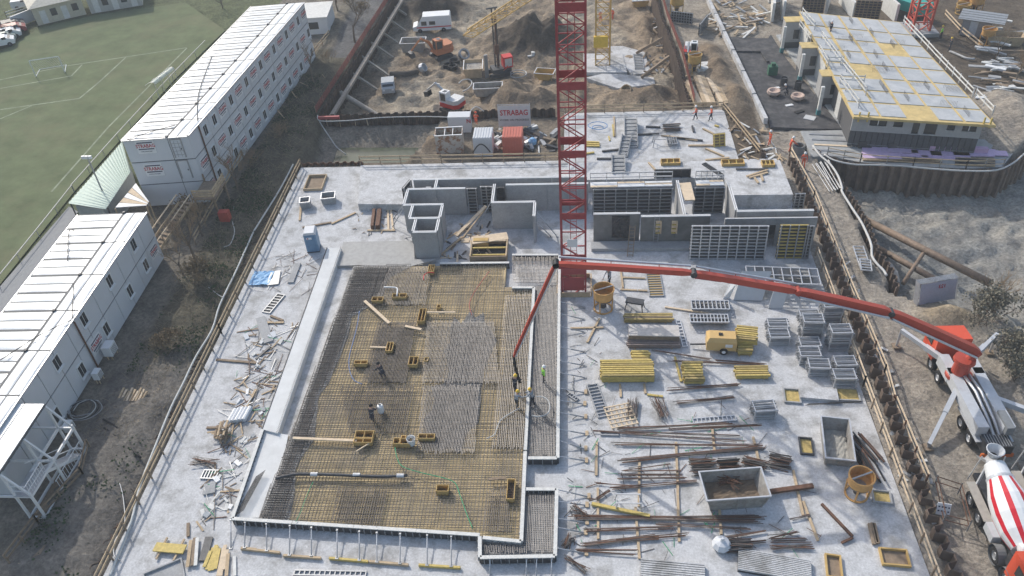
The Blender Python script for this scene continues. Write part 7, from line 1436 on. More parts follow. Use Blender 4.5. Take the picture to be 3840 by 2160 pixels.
for k, (c, r, x, y, m_, rz) in enumerate(((0, 0, 60, 290, 0, 30), (0, 0, 20, 315, 1, 28), (0, 0, 100, 255, 2, 32), (0, 0, 10, 350, 0, 28), (0, 0, 205, 55, 3, 20), (0, 0, 90, 225, 4, 34))):
    van(['white car second in the row by the pitch', 'grey green car in the row by the pitch', 'dark red car in the row by the pitch', 'pale car nearest in the row by the pitch', 'dark car parked before the fence at the far left', 'silver car farthest in the row by the pitch'][k], at(c, r, x, y, .02), R(rz), 4.2, 1.75, 1.45, [white, mat('car_green', (.25, .3, .28), .4), mat('car_red', (.25, .05, .05), .4), cont_w, steel_d, steel_l][m_], None, 'car')
# blocks of boards beside the loader
for k in range(9):
    a, b = [((1310, 620), (1400, 790)), ((1330, 610), (1420, 785)), ((1385, 580), (1460, 785)), ((1410, 575), (1490, 785)), ((1435, 575), (1520, 785)), ((1520, 640), (1590, 790)), ((1545, 640), (1615, 785)), ((1480, 590), (1540, 700)), ((1570, 645), (1625, 770))][k]
    MB().beam(at(2, 0, *a, .25 + .021 * k), at(2, 0, *b, .25 + .021 * k), .55, .3).thing('board_pack', plank_p if k % 2 else plank, ORD[k] + ' pack from the left of long boards beside the red net', 'boards', 'packs of long boards beside the red net')
for k in range(6): MB().beam(at(2, 0, 1310 + 6 * k, 575 + 36 * k, .1), at(2, 0, 1385 + 8 * k, 572 + 36 * k, .1), .2, .14).thing('bearer', plank, ORD[k] + ' bearer from the rear under the board packs', 'bearer')
frame_panel('dark standing shutter on the sand left of the black platform', at(2, 0, 1195, 165), at(2, 0, 1360, 185), 0, 1.6, 9, 5, m=steel); frame_panel('second dark standing shutter turned away on the sand', at(2, 0, 1410, 270), at(2, 0, 1470, 195), 0, 1.6, 6, 5, m=steel)
rr = random.Random(51)
for k in range(14): x, y = rr.uniform(1400, 1520), rr.uniform(505, 560); p = at(2, 0, x, y, .02); MB().box((p.x, p.y, .02), (.9, .6, rr.uniform(.3, .8)), rr.uniform(0, .4)).thing('paving_pack', edge_w, 'pale paving pack beside the orange bucket and board packs', 'paving', 'paving packs beside the board packs')
for k, (a, b) in enumerate((((940, 400), (1135, 290)), ((975, 585), (1190, 425)))): board(['rear', 'front'][k] + ' thick timber raker bracing the right pit wall', at(2, 0, *a, -2.6), at(2, 0, *b, .1), .35, .35, plank_d, 'raker', 'strut')
for k in range(26): p = at(2, 0, rr.uniform(1000, 1180), rr.uniform(160, 560), -2.6); d = Vector((rr.uniform(-1, 1), rr.uniform(-1, 1), rr.uniform(0, .3))) * .9; MB().beam(p - d, p + d + Vector((0, 0, .2)), .2, .16).thing('loose_timber', rr.choice((plank, steel, plank_d)), 'loose timber against the right wall of the rear pit', 'timber', 'loose timber by the right pit wall')
# ------------------------------------------------------------------ yard between pond and crane
p = at(1, 0, 1470, 1130, -.7); t = thing('settling_tank', 'rusty white open settling tank beside the pond', 'tank', (p.x, p.y, -.68), R(4)); rw = mat('rusty_white', (.46, .43, .39), .6, .1, var=.1, scale=2, dirt=(.26, .13, .07), dirt_amt=1., dirt_scale=1.6, edge=.1)
for s in (-1, 1): MB().box((0, s * .9, 0), (3.0, .08, 2.3)).part('side', rw, t, False); MB().box((s * 1.5, 0, 0), (.08, 1.88, 2.3)).part('side', rw, t, False); MB().box((s * .45, 0, 2.2), (.08, 1.72, .08)).part('divider', white, t, False)
MB().box((0, 0, 1.5), (2.9, 1.7, .05)).part('water', water, t, False)
for s in (-1, 1): MB().box((0, s * .92, 2.302), (3.1, .14, .07)).part('rim', white, t, False)
p = at(1, 0, 1545, 980, -.7); t = thing('equipment_box', 'white equipment cabinet with a red N behind the settling tank', 'cabinet', (p.x, p.y, -.68)); MB().box((0, 0, 0), (2.6, 1.4, 2.0)).part('housing', cont_w, t, False); o = obj('lettering', text_mesh('N', .7, text_red, .01), t, (1.15, -.82, 1.5), (R(90), 0, 0))
def corr(label, p, d, m, rz=0):
    t = thing('storage_container', label, 'container', (p.x, p.y, p.z + .02), rz); MB().box((0, 0, 0), d).part('body', m, t, False)
    n = int(d[0] / .28)
    for i in range(n): MB().box((-d[0] / 2 + (i + .5) * d[0] / n, 0, d[2] + .001), (.12, d[1] - .1, .06)).part('roof_rib', m, t, False); MB().box((-d[0] / 2 + (i + .5) * d[0] / n, -d[1] / 2 - .02, .15), (.12, .05, d[2] - .3)).part('wall_rib', m, t, False)
corr('white ribbed container beside the settling tank', at(1, 0, 1725, 1140, -.7), (2.1, 2.4, 2.3), cont_w)
corr('salmon red container beside the red crane', at(1, 0, 1945, 1135, -.7), (2.2, 2.4, 2.3), mat('salmon_red', (.5, .14, .1), .5, var=.06))
hose('hose_bundle', 'dark hoses hung in an arch before the ribbed container', 'hose', [at(1, 0, 1640, 1140, .2) + Vector((1.9 * i / 8, -.3, 1.0 * math.sin(math.pi * i / 8))) for i in range(9)], .1, black)
hose('suction_pipe', 'pale suction pipe bending from the tank to the pond', 'pipe', [at(1, 0, *p) for p in ((1390, 1010, .8), (1345, 1020, .2), (1325, 1080, -.6), (1290, 1160, -1.6), (1270, 1200, -2.2))], .16, steel)
p0, p1 = at(1, 0, 1835, 965, -.5), at(2, 0, 140, 965, -.5); t = thing('banner_fence', 'mesh fence with a STRABAG banner behind the dark piling yard', 'banner', ((p0.x + p1.x) / 2, p0.y, -.6)); BW = p1.x - p0.x
MB().box((0, 0, .3), (BW, .05, 2.6)).part('banner', mat('banner_grey', (.52, .53, .54), .6, var=.06), t, False)
for x in (-BW / 2, 0, BW / 2): MB().rod((x, .06, 0), (x, .06, 3.1), .05, 8).part('post', steel_l, t, False)
for z in (.25, 3.0): MB().rod((-BW / 2, .06, z), (BW / 2, .06, z), .04, 6).part('rail', steel_l, t, False)
obj('lettering', text_mesh('STRABAG', .8, text_red, .01), t, (0, -.05, 2.0), (R(90), 0, 0)).scale = (.95, 1.2, 1); obj('lettering', text_mesh('WORK ON PROGRESS', .34, mat('banner_ink', (.16, .17, .18), .7), .01), t, (0, -.05, 1.1), (R(90), 0, 0))
for k in range(40):
    x, y = rr.uniform(1800, 1925), rr.uniform(985, 1150)
    p = at(1, 0, x, y, -.6) if k < 14 else at(2, 0, rr.uniform(70, 330), rr.uniform(960, 1150), -.6); an = rr.uniform(0, 3); d = Vector((math.cos(an), math.sin(an), 0)) * rr.uniform(.3, 1.0); MB().beam(p - d, p + d + Vector((0, 0, rr.uniform(0, .3))), rr.uniform(.15, .5), rr.uniform(.1, .5)).thing('yard_scrap', rr.choice((steel, plank_d, steel_d, edge_w)), 'piece of scrap in the yard beside the salmon red container', 'scrap', 'scrap in the yard beside the red container')
p = at(2, 0, 155, 1090, -.6); MB().lathe([(0, 0), (.45, .1), (.5, .5), (.25, .8), (0, .85)], tuple(p), 9).thing('blue_bag', blue_l, 'small blue bag lying in the yard', 'bag')
for k, x in enumerate((550, 645, 760, 855)): p = at(1, 0, x, 985, -1.9); MB().beam(p, p + Vector((-.1, .2, 1.5)), .14, .1).thing('timber_post', plank, ORD[k] + ' timber post from the left along the dark piling', 'post', 'timber posts along the dark piling')
# ------------------------------------------------------------------ left side of the slab
p = at(1, 1, 440, 430); t = thing('portable_toilet', 'blue portable toilet with white roof on the left of the slab', 'toilet', (p.x, p.y, .005), R(8))
MB().box((0, 0, .1), (1.15, 1.15, 1.95)).part('body', blue, t, False); MB().box((0, 0, 0), (1.2, 1.2, .1)).part('base', steel_d, t, False); MB().box((0, -.59, .15), (.85, .03, 1.8)).part('door', mat('toilet_door', (.13, .24, .37), .5), t, False)
MB().box((-.1, -.61, 1.55), (.5, .02, .22)).part('sign_plate', white, t, False); MB().box((-.22, -.622, 1.6), (.14, .012, .12)).part('sign_mark', text_red, t, False)
g = MB(); g.add([(-.62, -.62, 2.05), (.62, -.62, 2.05), (.62, .62, 2.05), (-.62, .62, 2.05), (-.45, -.62, 2.3), (.45, -.62, 2.3), (.45, .62, 2.3), (-.45, .62, 2.3)], [(0, 1, 5, 4), (1, 2, 6, 5), (2, 3, 7, 6), (3, 0, 4, 7), (4, 5, 6, 7), (3, 2, 1, 0)]); g.part('roof', cont_w, t, False)
for k, (x, y, w_, d_) in enumerate(((380, 110, 1.0, 1.0), (555, 75, 1.4, 1.2))): skip(['left', 'right'][k] + ' small open concrete box near the blue toilet', at(1, 1, x, y, 0), w_, d_, .8, R(10), concrete_w, steel_d, .95, depth=.2)
BL = [((1, 1, 350, 268), (1, 1, 570, 228), plank_d, 'long dark plank behind the blue toilet'), ((1, 1, 570, 240), (1, 1, 752, 155), plank, 'plank leaning toward the deck step'), ((1, 1, 340, 100), (1, 1, 330, 215), plank, 'plank beside the small concrete box'), ((0, 1, 1632, 1265), (0, 1, 1932, 1290), plank_d, 'long plank lying across the left slab'), ((1, 1, 850, 130), (1, 1, 990, 130), rust, 'rusty bar behind the standing brown posts'), ((1, 1, 995, 120), (1, 1, 1000, 285), plank_p, 'pale plank beside the brown posts, left one'), ((1, 1, 1015, 110), (1, 1, 1035, 285), plank_p, 'pale plank beside the brown posts, right one'), ((1, 1, 840, 290), (1, 1, 1050, 290), plank, 'plank lying in front of the brown posts'), ((1, 1, 80, 985), (1, 1, 210, 985), plank, 'plank below the steel frame in the left debris'), ((1, 1, 110, 935), (1, 1, 205, 970), plank_d, 'dark plank below the steel frame in the left debris'), ((1, 1, 0, 1260), (1, 1, 110, 1165), steel_d, 'dark bar in the left debris'), ((0, 2, 1860, 175), (0, 2, 1932, 40), plank, 'plank beside the pale upstand foot'), ((0, 2, 1560, 330), (0, 2, 1690, 330), plank_d, 'short plank beside the timber pile'), ((0, 2, 1420, 1050), (0, 2, 1420, 1150), plank_d, 'upright board at the left foreground'), ((0, 2, 1770, 1300), (0, 2, 1772, 1449), edge_w, 'white board in the left foreground'), ((0, 2, 1820, 1240), (0, 2, 1932, 1250), plank, 'foot beam end in the left foreground')]
for a, b, m_, lb in BL: board(lb, at(*a, .08), at(*b, .08), .2, .1, m_)
for k, (x, w_) in enumerate(((885, .28), (925, .4))):
    a, b = at(1, 1, x - 8, 268, .25), at(1, 1, x + 8, 140, .25); MB().beam(a, b, w_, .5).thing('steel_section', rust, ['left', 'right'][k] + ' brown corrugated steel section lying on the raised deck front', 'steel section')
for k, (a, m_) in enumerate((((1560, 1400, 1610, 1235), yellow), ((1580, 1410, 1632, 1215), yellow), ((1600, 1405, 1640, 1225), yellow), ((1625, 1395, 1655, 1240), yellow), ((1540, 1380, 1590, 1260), yellow), ((1645, 1449, 1690, 1235), plank_p), ((1665, 1449, 1700, 1215), plank_p), ((1690, 1400, 1715, 1250), plank_p), ((1708, 1449, 1722, 1280), plank), ((1450, 1370, 1470, 1160), plank_d), ((1475, 1370, 1490, 1160), edge_w), ((1415, 1380, 1440, 1180), plank))):
    board(ORD[k] + ' board of the ' + ('yellow' if m_ is yellow else 'pale') + ' fan in the left foreground, counted from the first laid', at(0, 2, *a[:2], .06 + .012 * k), at(0, 2, *a[2:], .06 + .012 * k), .22, .06, m_)
for k in range(5): board(ORD[k] + ' dark post from the left in the foreground bundle', at(0, 2, 1508 + 12 * k, 1335, .08), at(0, 2, 1555 + 12 * k, 1155, .08), .1, .1, steel_d, 'steel_post', 'post')
ce = at(0, 2, 1280, 1235, .3); t = thing('timber_tray', 'ochre timber panel on two bearers in the left foreground', 'panel', (ce.x, ce.y, .1), R(-4)); MB().box((0, 0, .1), (2.1, .65, .1)).part('board', yellow, t, False)
for x in (-.6, .6): MB().box((x, 0, 0), (.12, 1.6, .1)).part('bearer', plank, t, False)
# rolls, timber pile, blue sheet, slabs
for k in range(5): a = at(0, 2, 1725 + 28 * k, 290 - 4 * k, .2); MB().rod(a, a + Vector((.15, 1.3, 0)), .2, 10, cap=True).thing('foil_roll', [white, cont_w][k % 2], ORD[k] + ' white roll from the left beside the timber pile', 'roll', 'white rolls on the left slab')
rr = random.Random(61); pc = at(0, 2, 1690, 400, 0)
for k in range(16): an = rr.choice((0.1, 1.6)) + rr.uniform(-.15, .15); d = Vector((math.cos(an), math.sin(an), 0)) * rr.uniform(.5, .8); q = pc + Vector((rr.uniform(-.4, .4), rr.uniform(-.3, .3), .08 + .06 * k)); MB().beam(q - d, q + d, .14, .055).thing('pile_lath', plank_d if k % 3 else plank, 'lath in the criss cross timber pile on the left slab', 'lath', 'laths of the criss cross timber pile')
g = MB(); q0 = at(1, 1, 40, 655, .05); n = 9; vs = [q0 + Vector((-.9 + 1.9 * i / 8, -1.0 + 2.0 * j / 8, .05 + rr.uniform(0, .14))) for j in range(n) for i in range(n)]; g.add(vs, [(j * n + i, j * n + i + 1, (j + 1) * n + i + 1, (j + 1) * n + i) for j in range(8) for i in range(8)]); g.thing('plastic_sheet', blue_l, 'crumpled light blue plastic sheet on the left slab', 'sheet')
for k, (c, r, pts, lb) in enumerate(((1, 1, [(240, 690), (300, 545), (340, 545), (285, 690)], 'narrow pale slab lying beside the upstand'), (1, 1, [(60, 1150), (0, 960), (70, 945), (135, 1130)], 'long pale slab in the left debris'), (0, 2, [(1535, 845), (1545, 755), (1630, 755), (1625, 825)], 'square pale slab below the square steel frame'), (1, 1, [(95, 700), (110, 600), (185, 610), (165, 715)], 'flat grey frame beside the blue sheet'))):
    ce, L, W, a = quad_box([at(c, r, *p_) for p_ in pts]); MB().box((ce.x, ce.y, .01), (L, W, .14), a).thing('concrete_slab_piece', concrete_w if k < 3 else steel, lb, 'slab')
# scattered offcuts
def scatter(name, label, cat, group, quad, n, mats, lo, hi, w_, seed, z=.03, tilt=.15):
    rnd = random.Random(seed)
    for k in range(n):
        u, v = rnd.random(), rnd.random(); q = [at(*p, 0) for p in quad]; c = (q[0] * (1 - u) + q[1] * u) * (1 - v) + (q[3] * (1 - u) + q[2] * u) * v; an = rnd.uniform(0, math.pi); d = Vector((math.cos(an), math.sin(an), 0)) * rnd.uniform(lo, hi) / 2
        MB().beam(c - d + Vector((0, 0, z)), c + d + Vector((0, 0, z + rnd.uniform(0, tilt))), w_ * rnd.uniform(.6, 1.6), w_ * .5).thing(name, rnd.choice(mats), label, cat, group)
LQ = [(0, 2, 1500, 1100), (1, 2, -180, 950), (1, 1, 330, 960), (1, 1, -60, 980)]
scatter('timber_offcut', 'timber offcut in the debris left of the upstand', 'offcut', 'timber offcuts left of the upstand', LQ, 70, (plank, plank_d, plank_d, edge_w), .4, 2.0, .085, 1)
scatter('bar_offcut', 'bent bar offcut in the debris left of the upstand', 'offcut', 'bar offcuts left of the upstand', LQ, 98, (rebar, rust, steel, steel_d, green_m), .5, 2.6, .045, 2)
scatter('paper_scrap', 'white scrap in the debris left of the upstand', 'scrap', 'white scraps left of the upstand', LQ, 30, (white, edge_w), .2, .6, .25, 3)
scatter('bar_offcut', 'thin bar offcut around the blue toilet', 'offcut', 'bar offcuts around the toilet', [(1, 1, 0, 760), (1, 1, 480, 740), (1, 1, 520, 470), (1, 1, 120, 470)], 45, (rebar, rust, steel), .5, 2.4, .035, 4)
scatter('bar_offcut', 'bar offcut beside the right hand props', 'offcut', 'bar offcuts beside the right hand props', [(2, 2, 420, 1280), (2, 2, 700, 1280), (2, 1, 720, 900), (2, 1, 420, 860)], 85, (rebar, rust, steel_d, edge_w, green_m), .2, 1.1, .035, 5)
scatter('timber_offcut', 'timber offcut beside the shafts and the timber pit', 'offcut', 'timber offcuts beside the shafts', [(1, 1, 1420, 520), (1, 1, 1780, 500), (1, 1, 1760, 230), (1, 1, 1430, 230)], 45, (plank, plank_d, plank_p, steel_d), .3, 1.6, .12, 6)
scatter('bar_offcut', 'bar offcut among the laid out bundles', 'offcut', 'bar offcuts among the bundles', [(2, 2, 700, 1320), (3, 2, 500, 1300), (3, 2, 0, 150), (2, 2, 750, 150)], 90, (rebar, rust, steel_d, green_m), .3, 1.6, .03, 7)
scatter('deck_scrap', 'scrap lying on the front of the raised deck', 'scrap', 'scraps on the raised deck', [(1, 1, 700, 330), (1, 1, 1080, 330), (1, 1, 1090, 120), (1, 1, 740, 120)], 26, (steel_d, plank, white, rebar), .2, .8, .08, 8)
scatter('timber_offcut', 'offcut at the sheet piled corner beside the rear slab', 'offcut', 'offcuts at the corner beside the rear slab', [(2, 0, 1740, 1200), (3, 0, 130, 1200), (3, 0, 20, 980), (2, 0, 1640, 900)], 40, (plank, plank_d, steel, edge_w), .5, 2.2, .15, 9)
scatter('path_stone', 'stone or scrap on the path beside the piling', 'stone', 'stones on the path beside the piling', [(3, 2, 1050, 850), (3, 2, 1450, 1400), (3, 1, 800, 900), (3, 1, 480, 300)], 60, (edge_w, concrete_w, plank_d), .15, .7, .16, 10)
# timber pit beside the shafts, ramp planks
q = [zc(1430, 940, .3), zc(1850, 930, .3), zc(1840, 1165, .3), zc(1450, 1170, .3)]; ce, L, W, a = quad_box(q); t = thing('timber_pit', 'timber lined pit with yellow shuttering beside the shafts', 'pit', (ce.x, ce.y, .01), a)
MB().box((0, 0, 0), (L, W, .03)).part('floor', steel_d, t, False)
for s in (-1, 1): MB().box((0, s * W / 2, 0), (L, .12, .9)).part('side_board', plank if s > 0 else plank_d, t, False); MB().box((s * L / 2, 0, 0), (.12, W - .13, .92)).part('side_board', plank, t, False)
for i in range(3): MB().box((0, -W / 3 + i * W / 3.3, .6 + .1 * i), (L - .2, .14, .12)).part('cross_beam', plank_p if i == 2 else yellow, t, False)
MB().box((-L * .25, W * .3, .3), (1.4, .5, .7)).part('shutter_box', ply, t, False)
MB().beam(zc(1440, 930, .9), zc(1850, 870, .9), 1.1, .08).thing('walk_board', plank_p, 'pale walkway board behind the timber pit', 'board')
for k, (a, b, w_) in enumerate(((zc(1260, 870, .1), zc(1600, 530, 1.5), .35), (zc(1090, 1085, .1), zc(1330, 880, .3), .2), (zc(1330, 900, .1), zc(1580, 580, 1.3), .14), (zc(1320, 925, .05), zc(1410, 925, .05), .7))): board(['long pale ramp plank leaning between the rooms', 'plank lying beside the small shaft', 'thin plank beside the ramp plank', 'plywood sheet before the timber pit'][k], a, b, w_, .08, plank_p if k in (0, 3) else plank)
for k, (a, b) in enumerate(((zc(545, 665, .05), (-16.7, 66.0, 2.4)), (zc(525, 775, .05), (-16.7, 65.2, 2.4)), (zc(680, 890, .05), (-15.1, 61.4, 1.6)), (zc(2420, 880, .05), (-3.9, 64.2, 2.4)), (zc(2350, 880, .05), (-3.9, 63.4, 1.8)), (zc(1500, 760, .05), (-8.3, 66, 2.4)))): prop(ORD[k] + ' long push pull prop from the left bracing the room walls', b, a, 'props bracing the room walls')
for k, (x, y) in enumerate(((1030, 290), (1088, 290))): p = zc(x, y, .9); MB().box((p.x, 68.3, 1.8), (.85, .1, .9)).thing('white_board', white, ['left', 'right'][k] + ' white board standing between the rear walls', 'board')
p = at(1, 2, 945, 210, .6); t = thing('canister', 'white canister standing in the front of the mat', 'canister', (p.x, p.y, .58)); MB().lathe([(0, 0), (.24, 0), (.24, .62), (.2, .72), (.08, .74), (.08, .8), (0, .8)], n=14).part('body', white, t, False); MB().box((0, 0, .8), (.2, .05, .06)).part('handle', steel_d, t, False)
p = at(1, 2, 1175, 450, .6); t = thing('bucket', 'white bucket standing between the plywood boxes', 'bucket', (p.x, p.y, .58)); MB().lathe([(0, 0), (.26, 0), (.32, .6), (.29, .6), (.25, .1), (0, .1)], n=16).part('pail', white, t, False); MB().path([(-.32, 0, .58), (-.2, 0, .78), (.2, 0, .78), (.32, 0, .58)], .02, 5).part('handle', steel, t, False)
p = at(2, 2, 1578, 1230, 0); MB().lathe([(0, 0), (.5, .05), (.62, .3), (.45, .6), (.15, .7), (.08, .95), (0, .95)], tuple(p), 9).thing('big_bag', cont_w, 'white big bag tied at the top among dark bars', 'bag')
p = at(3, 1, 1250, 800, 0); t = thing('fence_stack', 'stack of mesh fence panels with a printed grey banner', 'fence panels', (p.x, p.y - .6, .02), R(14))
for k in range(5):
    y = .12 * k; 
    for x in (-1.7, 1.7): MB().rod((x, y, 0), (x, y + .5, 2.0), .035, 6).part('post', steel_l, t, False)
    for z in (.15, 1.95): MB().rod((-1.7, y + z * .25, z), (1.7, y + z * .25, z), .03, 6).part('rail', steel_l, t, False)
MB().add([(-1.6, -.04, .1), (1.6, -.04, .1), (1.6, .42, 1.9), (-1.6, .42, 1.9)], [(0, 1, 2, 3)]).part('banner', mat('lilac_banner', (.36, .35, .41), .7, var=.08, scale=6), t, False); o = obj('lettering', text_mesh('123', .45, text_red, .004), t, (.3, .28, 1.45), (R(90), 0, 0)); o.scale = (-1, 1, 1); o.rotation_euler = (R(76), 0, 0)
bar_p = [at(3, 2, 1250, 770, 0), at(3, 2, 1430, 830, 0), at(3, 2, 1500, 1110, 0), at(3, 2, 1310, 1060, 0)]; t = thing('steel_barrier', 'low rusty steel barrier frame beside the mixer lorry', 'barrier', tuple(bar_p[0]))
for i in range(4):
    a, b = bar_p[i], bar_p[(i + 1) % 4]
    for z in (.5, 1.0): MB().rod(a + Vector((0, 0, z)), b + Vector((0, 0, z)), .035, 5).part('rail', rust, t)
    MB().rod(a, a + Vector((0, 0, 1.1)), .045, 6).part('post', steel, t)
board('weathered plywood strip lying on the path beside the piling', at(3, 2, 1190, 800, .12), at(3, 2, 1240, 975, .12), .55, .06, plank); p = at(3, 2, 1318, 985, .3); t = thing('notice_board', 'small white notice board with rows of dark pictograms by the barrier', 'sign', (p.x, p.y, .02), R(-12)); MB().add([(-.4, 0, .2), (.4, 0, .2), (.4, .35, .95), (-.4, .35, .95), (-.4, .04, .2), (.4, .04, .2), (.4, .39, .95), (-.4, .39, .95)], [(0, 1, 2, 3), (7, 6, 5, 4), (3, 2, 6, 7), (0, 3, 7, 4), (1, 5, 6, 2)]).part('board', white, t, False)
for i in range(8): x, f_ = -.28 + .19 * (i % 4), (.35, .7)[i // 4]; MB().box((x, .35 * f_ - .015, .2 + .75 * f_ - .06), (.1, .02, .12)).part('pictogram', navy, t, False)
for x in (-.35, .35): MB().rod((x, .45, 0), (x, .42, .9), .03, 5).part('post', steel, t, False)
# ------------------------------------------------------------------ things round the pitch and the cabins
b0, b1, b2, b3 = at(0, 0, 272, 578, .03), at(0, 0, 490, 545, .03), at(0, 0, 300, 525, .03), at(0, 0, 500, 490, .03); t = thing('football_goal', 'white football goal on the pitch', 'goal', tuple(b0)); H_ = Vector((0, 0, 2.3)); pw = mat('goal_white', (.6, .62, .6), .5)
for a, b in ((b0, b0 + H_), (b1, b1 + H_), (b0 + H_, b1 + H_), (b0, b2), (b1, b3), (b2, b3)): MB().rod(a, b, .07, 6).part('bar', pw, t)
g = MB()
for i in range(14): a = (b0 + H_).lerp(b1 + H_, i / 13); b = b2.lerp(b3, i / 13); g.rod(a, b, .012, 3)
for i in range(6): g.rod((b0 + H_).lerp(b2, i / 6), (b1 + H_).lerp(b3, i / 6), .012, 3)
g.part('net', hose_w, t)
a, b = at(0, 0, 1175, 745, 0), at(0, 0, 1320, 630, 0); t = thing('dugout', 'clear curved roof dugout at the side of the pitch', 'shelter', tuple(a)); d = (b - a); s = Vector((d.y, -d.x, 0)).normalized(); n = 8
pr = [(-1.0 + 1.9 * math.sin(i / n * 1.7) * .9, 1.2 + 1.1 * math.sin(.5 + i / n * 1.9)) for i in range(n + 1)]; vs = [p + s * u * .9 + Vector((0, 0, z)) for p in (a, b) for u, z in pr]; g = MB(); g.add(vs, [(i, i + 1, n + 2 + i, n + 1 + i) for i in range(n)]); g.part('roof', clear, t, smooth=True)
for f_ in (0, .33, .66, 1): MB().path([a.lerp(b, f_) + s * u * .92 + Vector((0, 0, z + .03)) for u, z in pr], .035, 5).part('rib', steel_l, t); q = a.lerp(b, f_) + s * pr[-1][0] * .9; MB().rod(q, q + Vector((0, 0, pr[-1][1])), .04, 5).part('post', steel_l, t)
p = at(0, 0, 775, 1449, 3); t = thing('floodlight', 'grey floodlight mast beside the green corrugated roof', 'floodlight', (p.x, p.y, 0)); MB().rod((0, 0, 0), (0, 0, 7), .08, 8).part('mast', steel, t, False); MB().box((0, 0, 6.95), (.9, .1, .1)).part('crossarm', steel, t, False)
for x in (-.35, 0, .35): MB().box((x, -.12, 6.95), (.3, .2, .3)).part('lamp', white, t, False)
# timber landing and stair between the rows
q = [zd(1500, 800, 2.65), zd(1690, 655, 2.65)]; p = at(0, 0, 1560, 1400, 2.6); t = thing('timber_stair', 'weathered timber stair and landing at the corner of the long cabins', 'stairs', (-37.6, 69, 0))
MB().box((-37.2, 68.6, 2.5), (2.4, 3.4, .12)).part('landing', plank_d, t)
for x in (-38.2, -36.2):
    for y in (67.1, 70.2): MB().box((x, y, 0), (.14, .14, 3.5)).part('post', plank_d, t)
for z in (2.9, 3.2, 3.5): MB().beam((-36.1, 67.0, z), (-36.1, 70.3, z), .05, .2).part('rail', plank, t); MB().beam((-38.2, 67.0, z), (-36.1, 67.0, z), .05, .2).part('rail', plank, t)
for i in range(14): MB().box((lerp(-38.9, -41.2, i / 13), lerp(66.6, 61.3, i / 13), lerp(2.4, .1, i / 13)), (1.3, .3, .06), R(-24)).part('step', plank_d, t)
for s in (-.7, .7): MB().beam((-38.9 + s, 66.6, 3.4), (-41.2 + s, 61.3, 1.1), .08, .1).part('handrail', plank_p, t); MB().beam((-38.9 + s, 66.6, 2.5), (-41.2 + s, 61.3, .2), .06, .25).part('stringer', plank, t)
for i in range(6): q = lerp(0, 1, i / 5); MB().box((lerp(-38.2, -40.5, q), lerp(66.6, 61.3, q), lerp(2.3, .1, q)), (.08, .08, 1.1)).part('post', plank_d, t)
MB().box((-35.4, 66.6, .05), (1.0, .7, 1.3)).thing('red_cabinet', mat('cabinet_red', (.4, .07, .05), .6), 'small red cabinet beside the timber stair', 'cabinet')
rail_fence('timber railing at the foot of the stair tower platform', [at(0, 2, 690, 490), at(0, 2, 640, 700), at(0, 2, 300, 1060), at(0, 2, 80, 1360)], zs=(.5, .95), m=plank_d, every=2)
board('walkway board beside the stair tower, outer', at(0, 2, 560, 830, .1), at(0, 2, 210, 1400, .1), .5, .08, plank_d); board('walkway board beside the stair tower, inner', at(0, 2, 480, 900, .1), at(0, 2, 130, 1400, .1), .4, .08, plank)
for k in range(9): a = at(0, 2, 890 + 22 * k, 130, .12); board(ORD[k] + ' split log from the left in the heap on the bank', a, at(0, 2, 935 + 22 * k, 30 + 12 * (k % 3), .2 + .03 * k), .16, .12, plank_p if k % 2 else plank, 'log', 'log', 'split logs on the bank')
for k, (a, b) in enumerate((((780, 265), (985, 405)), ((785, 330), (1060, 555)), ((870, 390), (930, 490)))): hose('black_pipe', ['upper', 'long lower', 'short branching'][k] + ' black pipe lying on the bank', 'pipe', [at(0, 2, *a, .25), at(0, 2, (a[0] + b[0]) / 2, (a[1] + b[1]) / 2 - 10, .25), at(0, 2, *b, .25)], .12, black)
for k, pts in enumerate((((0, 1, 0, 1270, 5.5), (0, 1, 300, 1080, 5.5), (0, 1, 540, 965, 5.45)), ((0, 1, 510, 520, 5.45), (0, 1, 520, 300, 5.45), (0, 1, 560, 290, 5.45)), ((0, 0, 1490, 910, 8.0), (0, 0, 1500, 700, 8.0), (0, 0, 1600, 420, 8.0)), ((0, 0, 950, 1055, 8.0), (0, 0, 1150, 990, 8.0), (0, 0, 1320, 945, 8.0)), ((0, 1, 555, 690, 5.45), (0, 1, 548, 850, 5.45), (0, 1, 545, 960, 5.45)))):
    hose('roof_cable', ['black cable sagging over the near end of the foil roof', 'thin cable curling on the foil roof', 'long cable running down the far cabin roof', 'cable crossing the near corner of the long cabin roof', 'short cable dropping to the cabin roof edge'][k], 'cable', [at(*p) for p in pts], .05, black)
# ------------------------------------------------------------------ houses and fence beyond the pitch
def house(label, a, b, depth, h, roof_h, wm, rm, nwin):
    a, b = Vector(a), Vector(b); L = (b - a).length; an = ang(a, b); t = thing('house', label, 'house', tuple(a), an)
    MB().box((L / 2, depth / 2, 0), (L, depth, h)).part('wall', wm, t, False)
    g = MB(); e = .5; g.add([(-e, -e, h), (L + e, -e, h), (L + e, depth + e, h), (-e, depth + e, h), (depth / 2, depth / 2, h + roof_h), (L - depth / 2, depth / 2, h + roof_h)], [(0, 1, 5, 4), (1, 2, 5), (2, 3, 4, 5), (3, 0, 4), (3, 2, 1, 0)]); r = g.part('roof', rm, t, False); MB().box((L * .6, depth * .6, h + roof_h * .6), (.6, .6, 1.2)).part('chimney', rust, r, False)
    for i in range(nwin): o = MB().box((L * (i + .8) / (nwin + .6), -.02, 1.0 if i % 2 else .1), (.9, .08, 1.1 if i % 2 else 2.0)).part('window' if i % 2 else 'door', glass if i % 2 else edge_w, t, False)
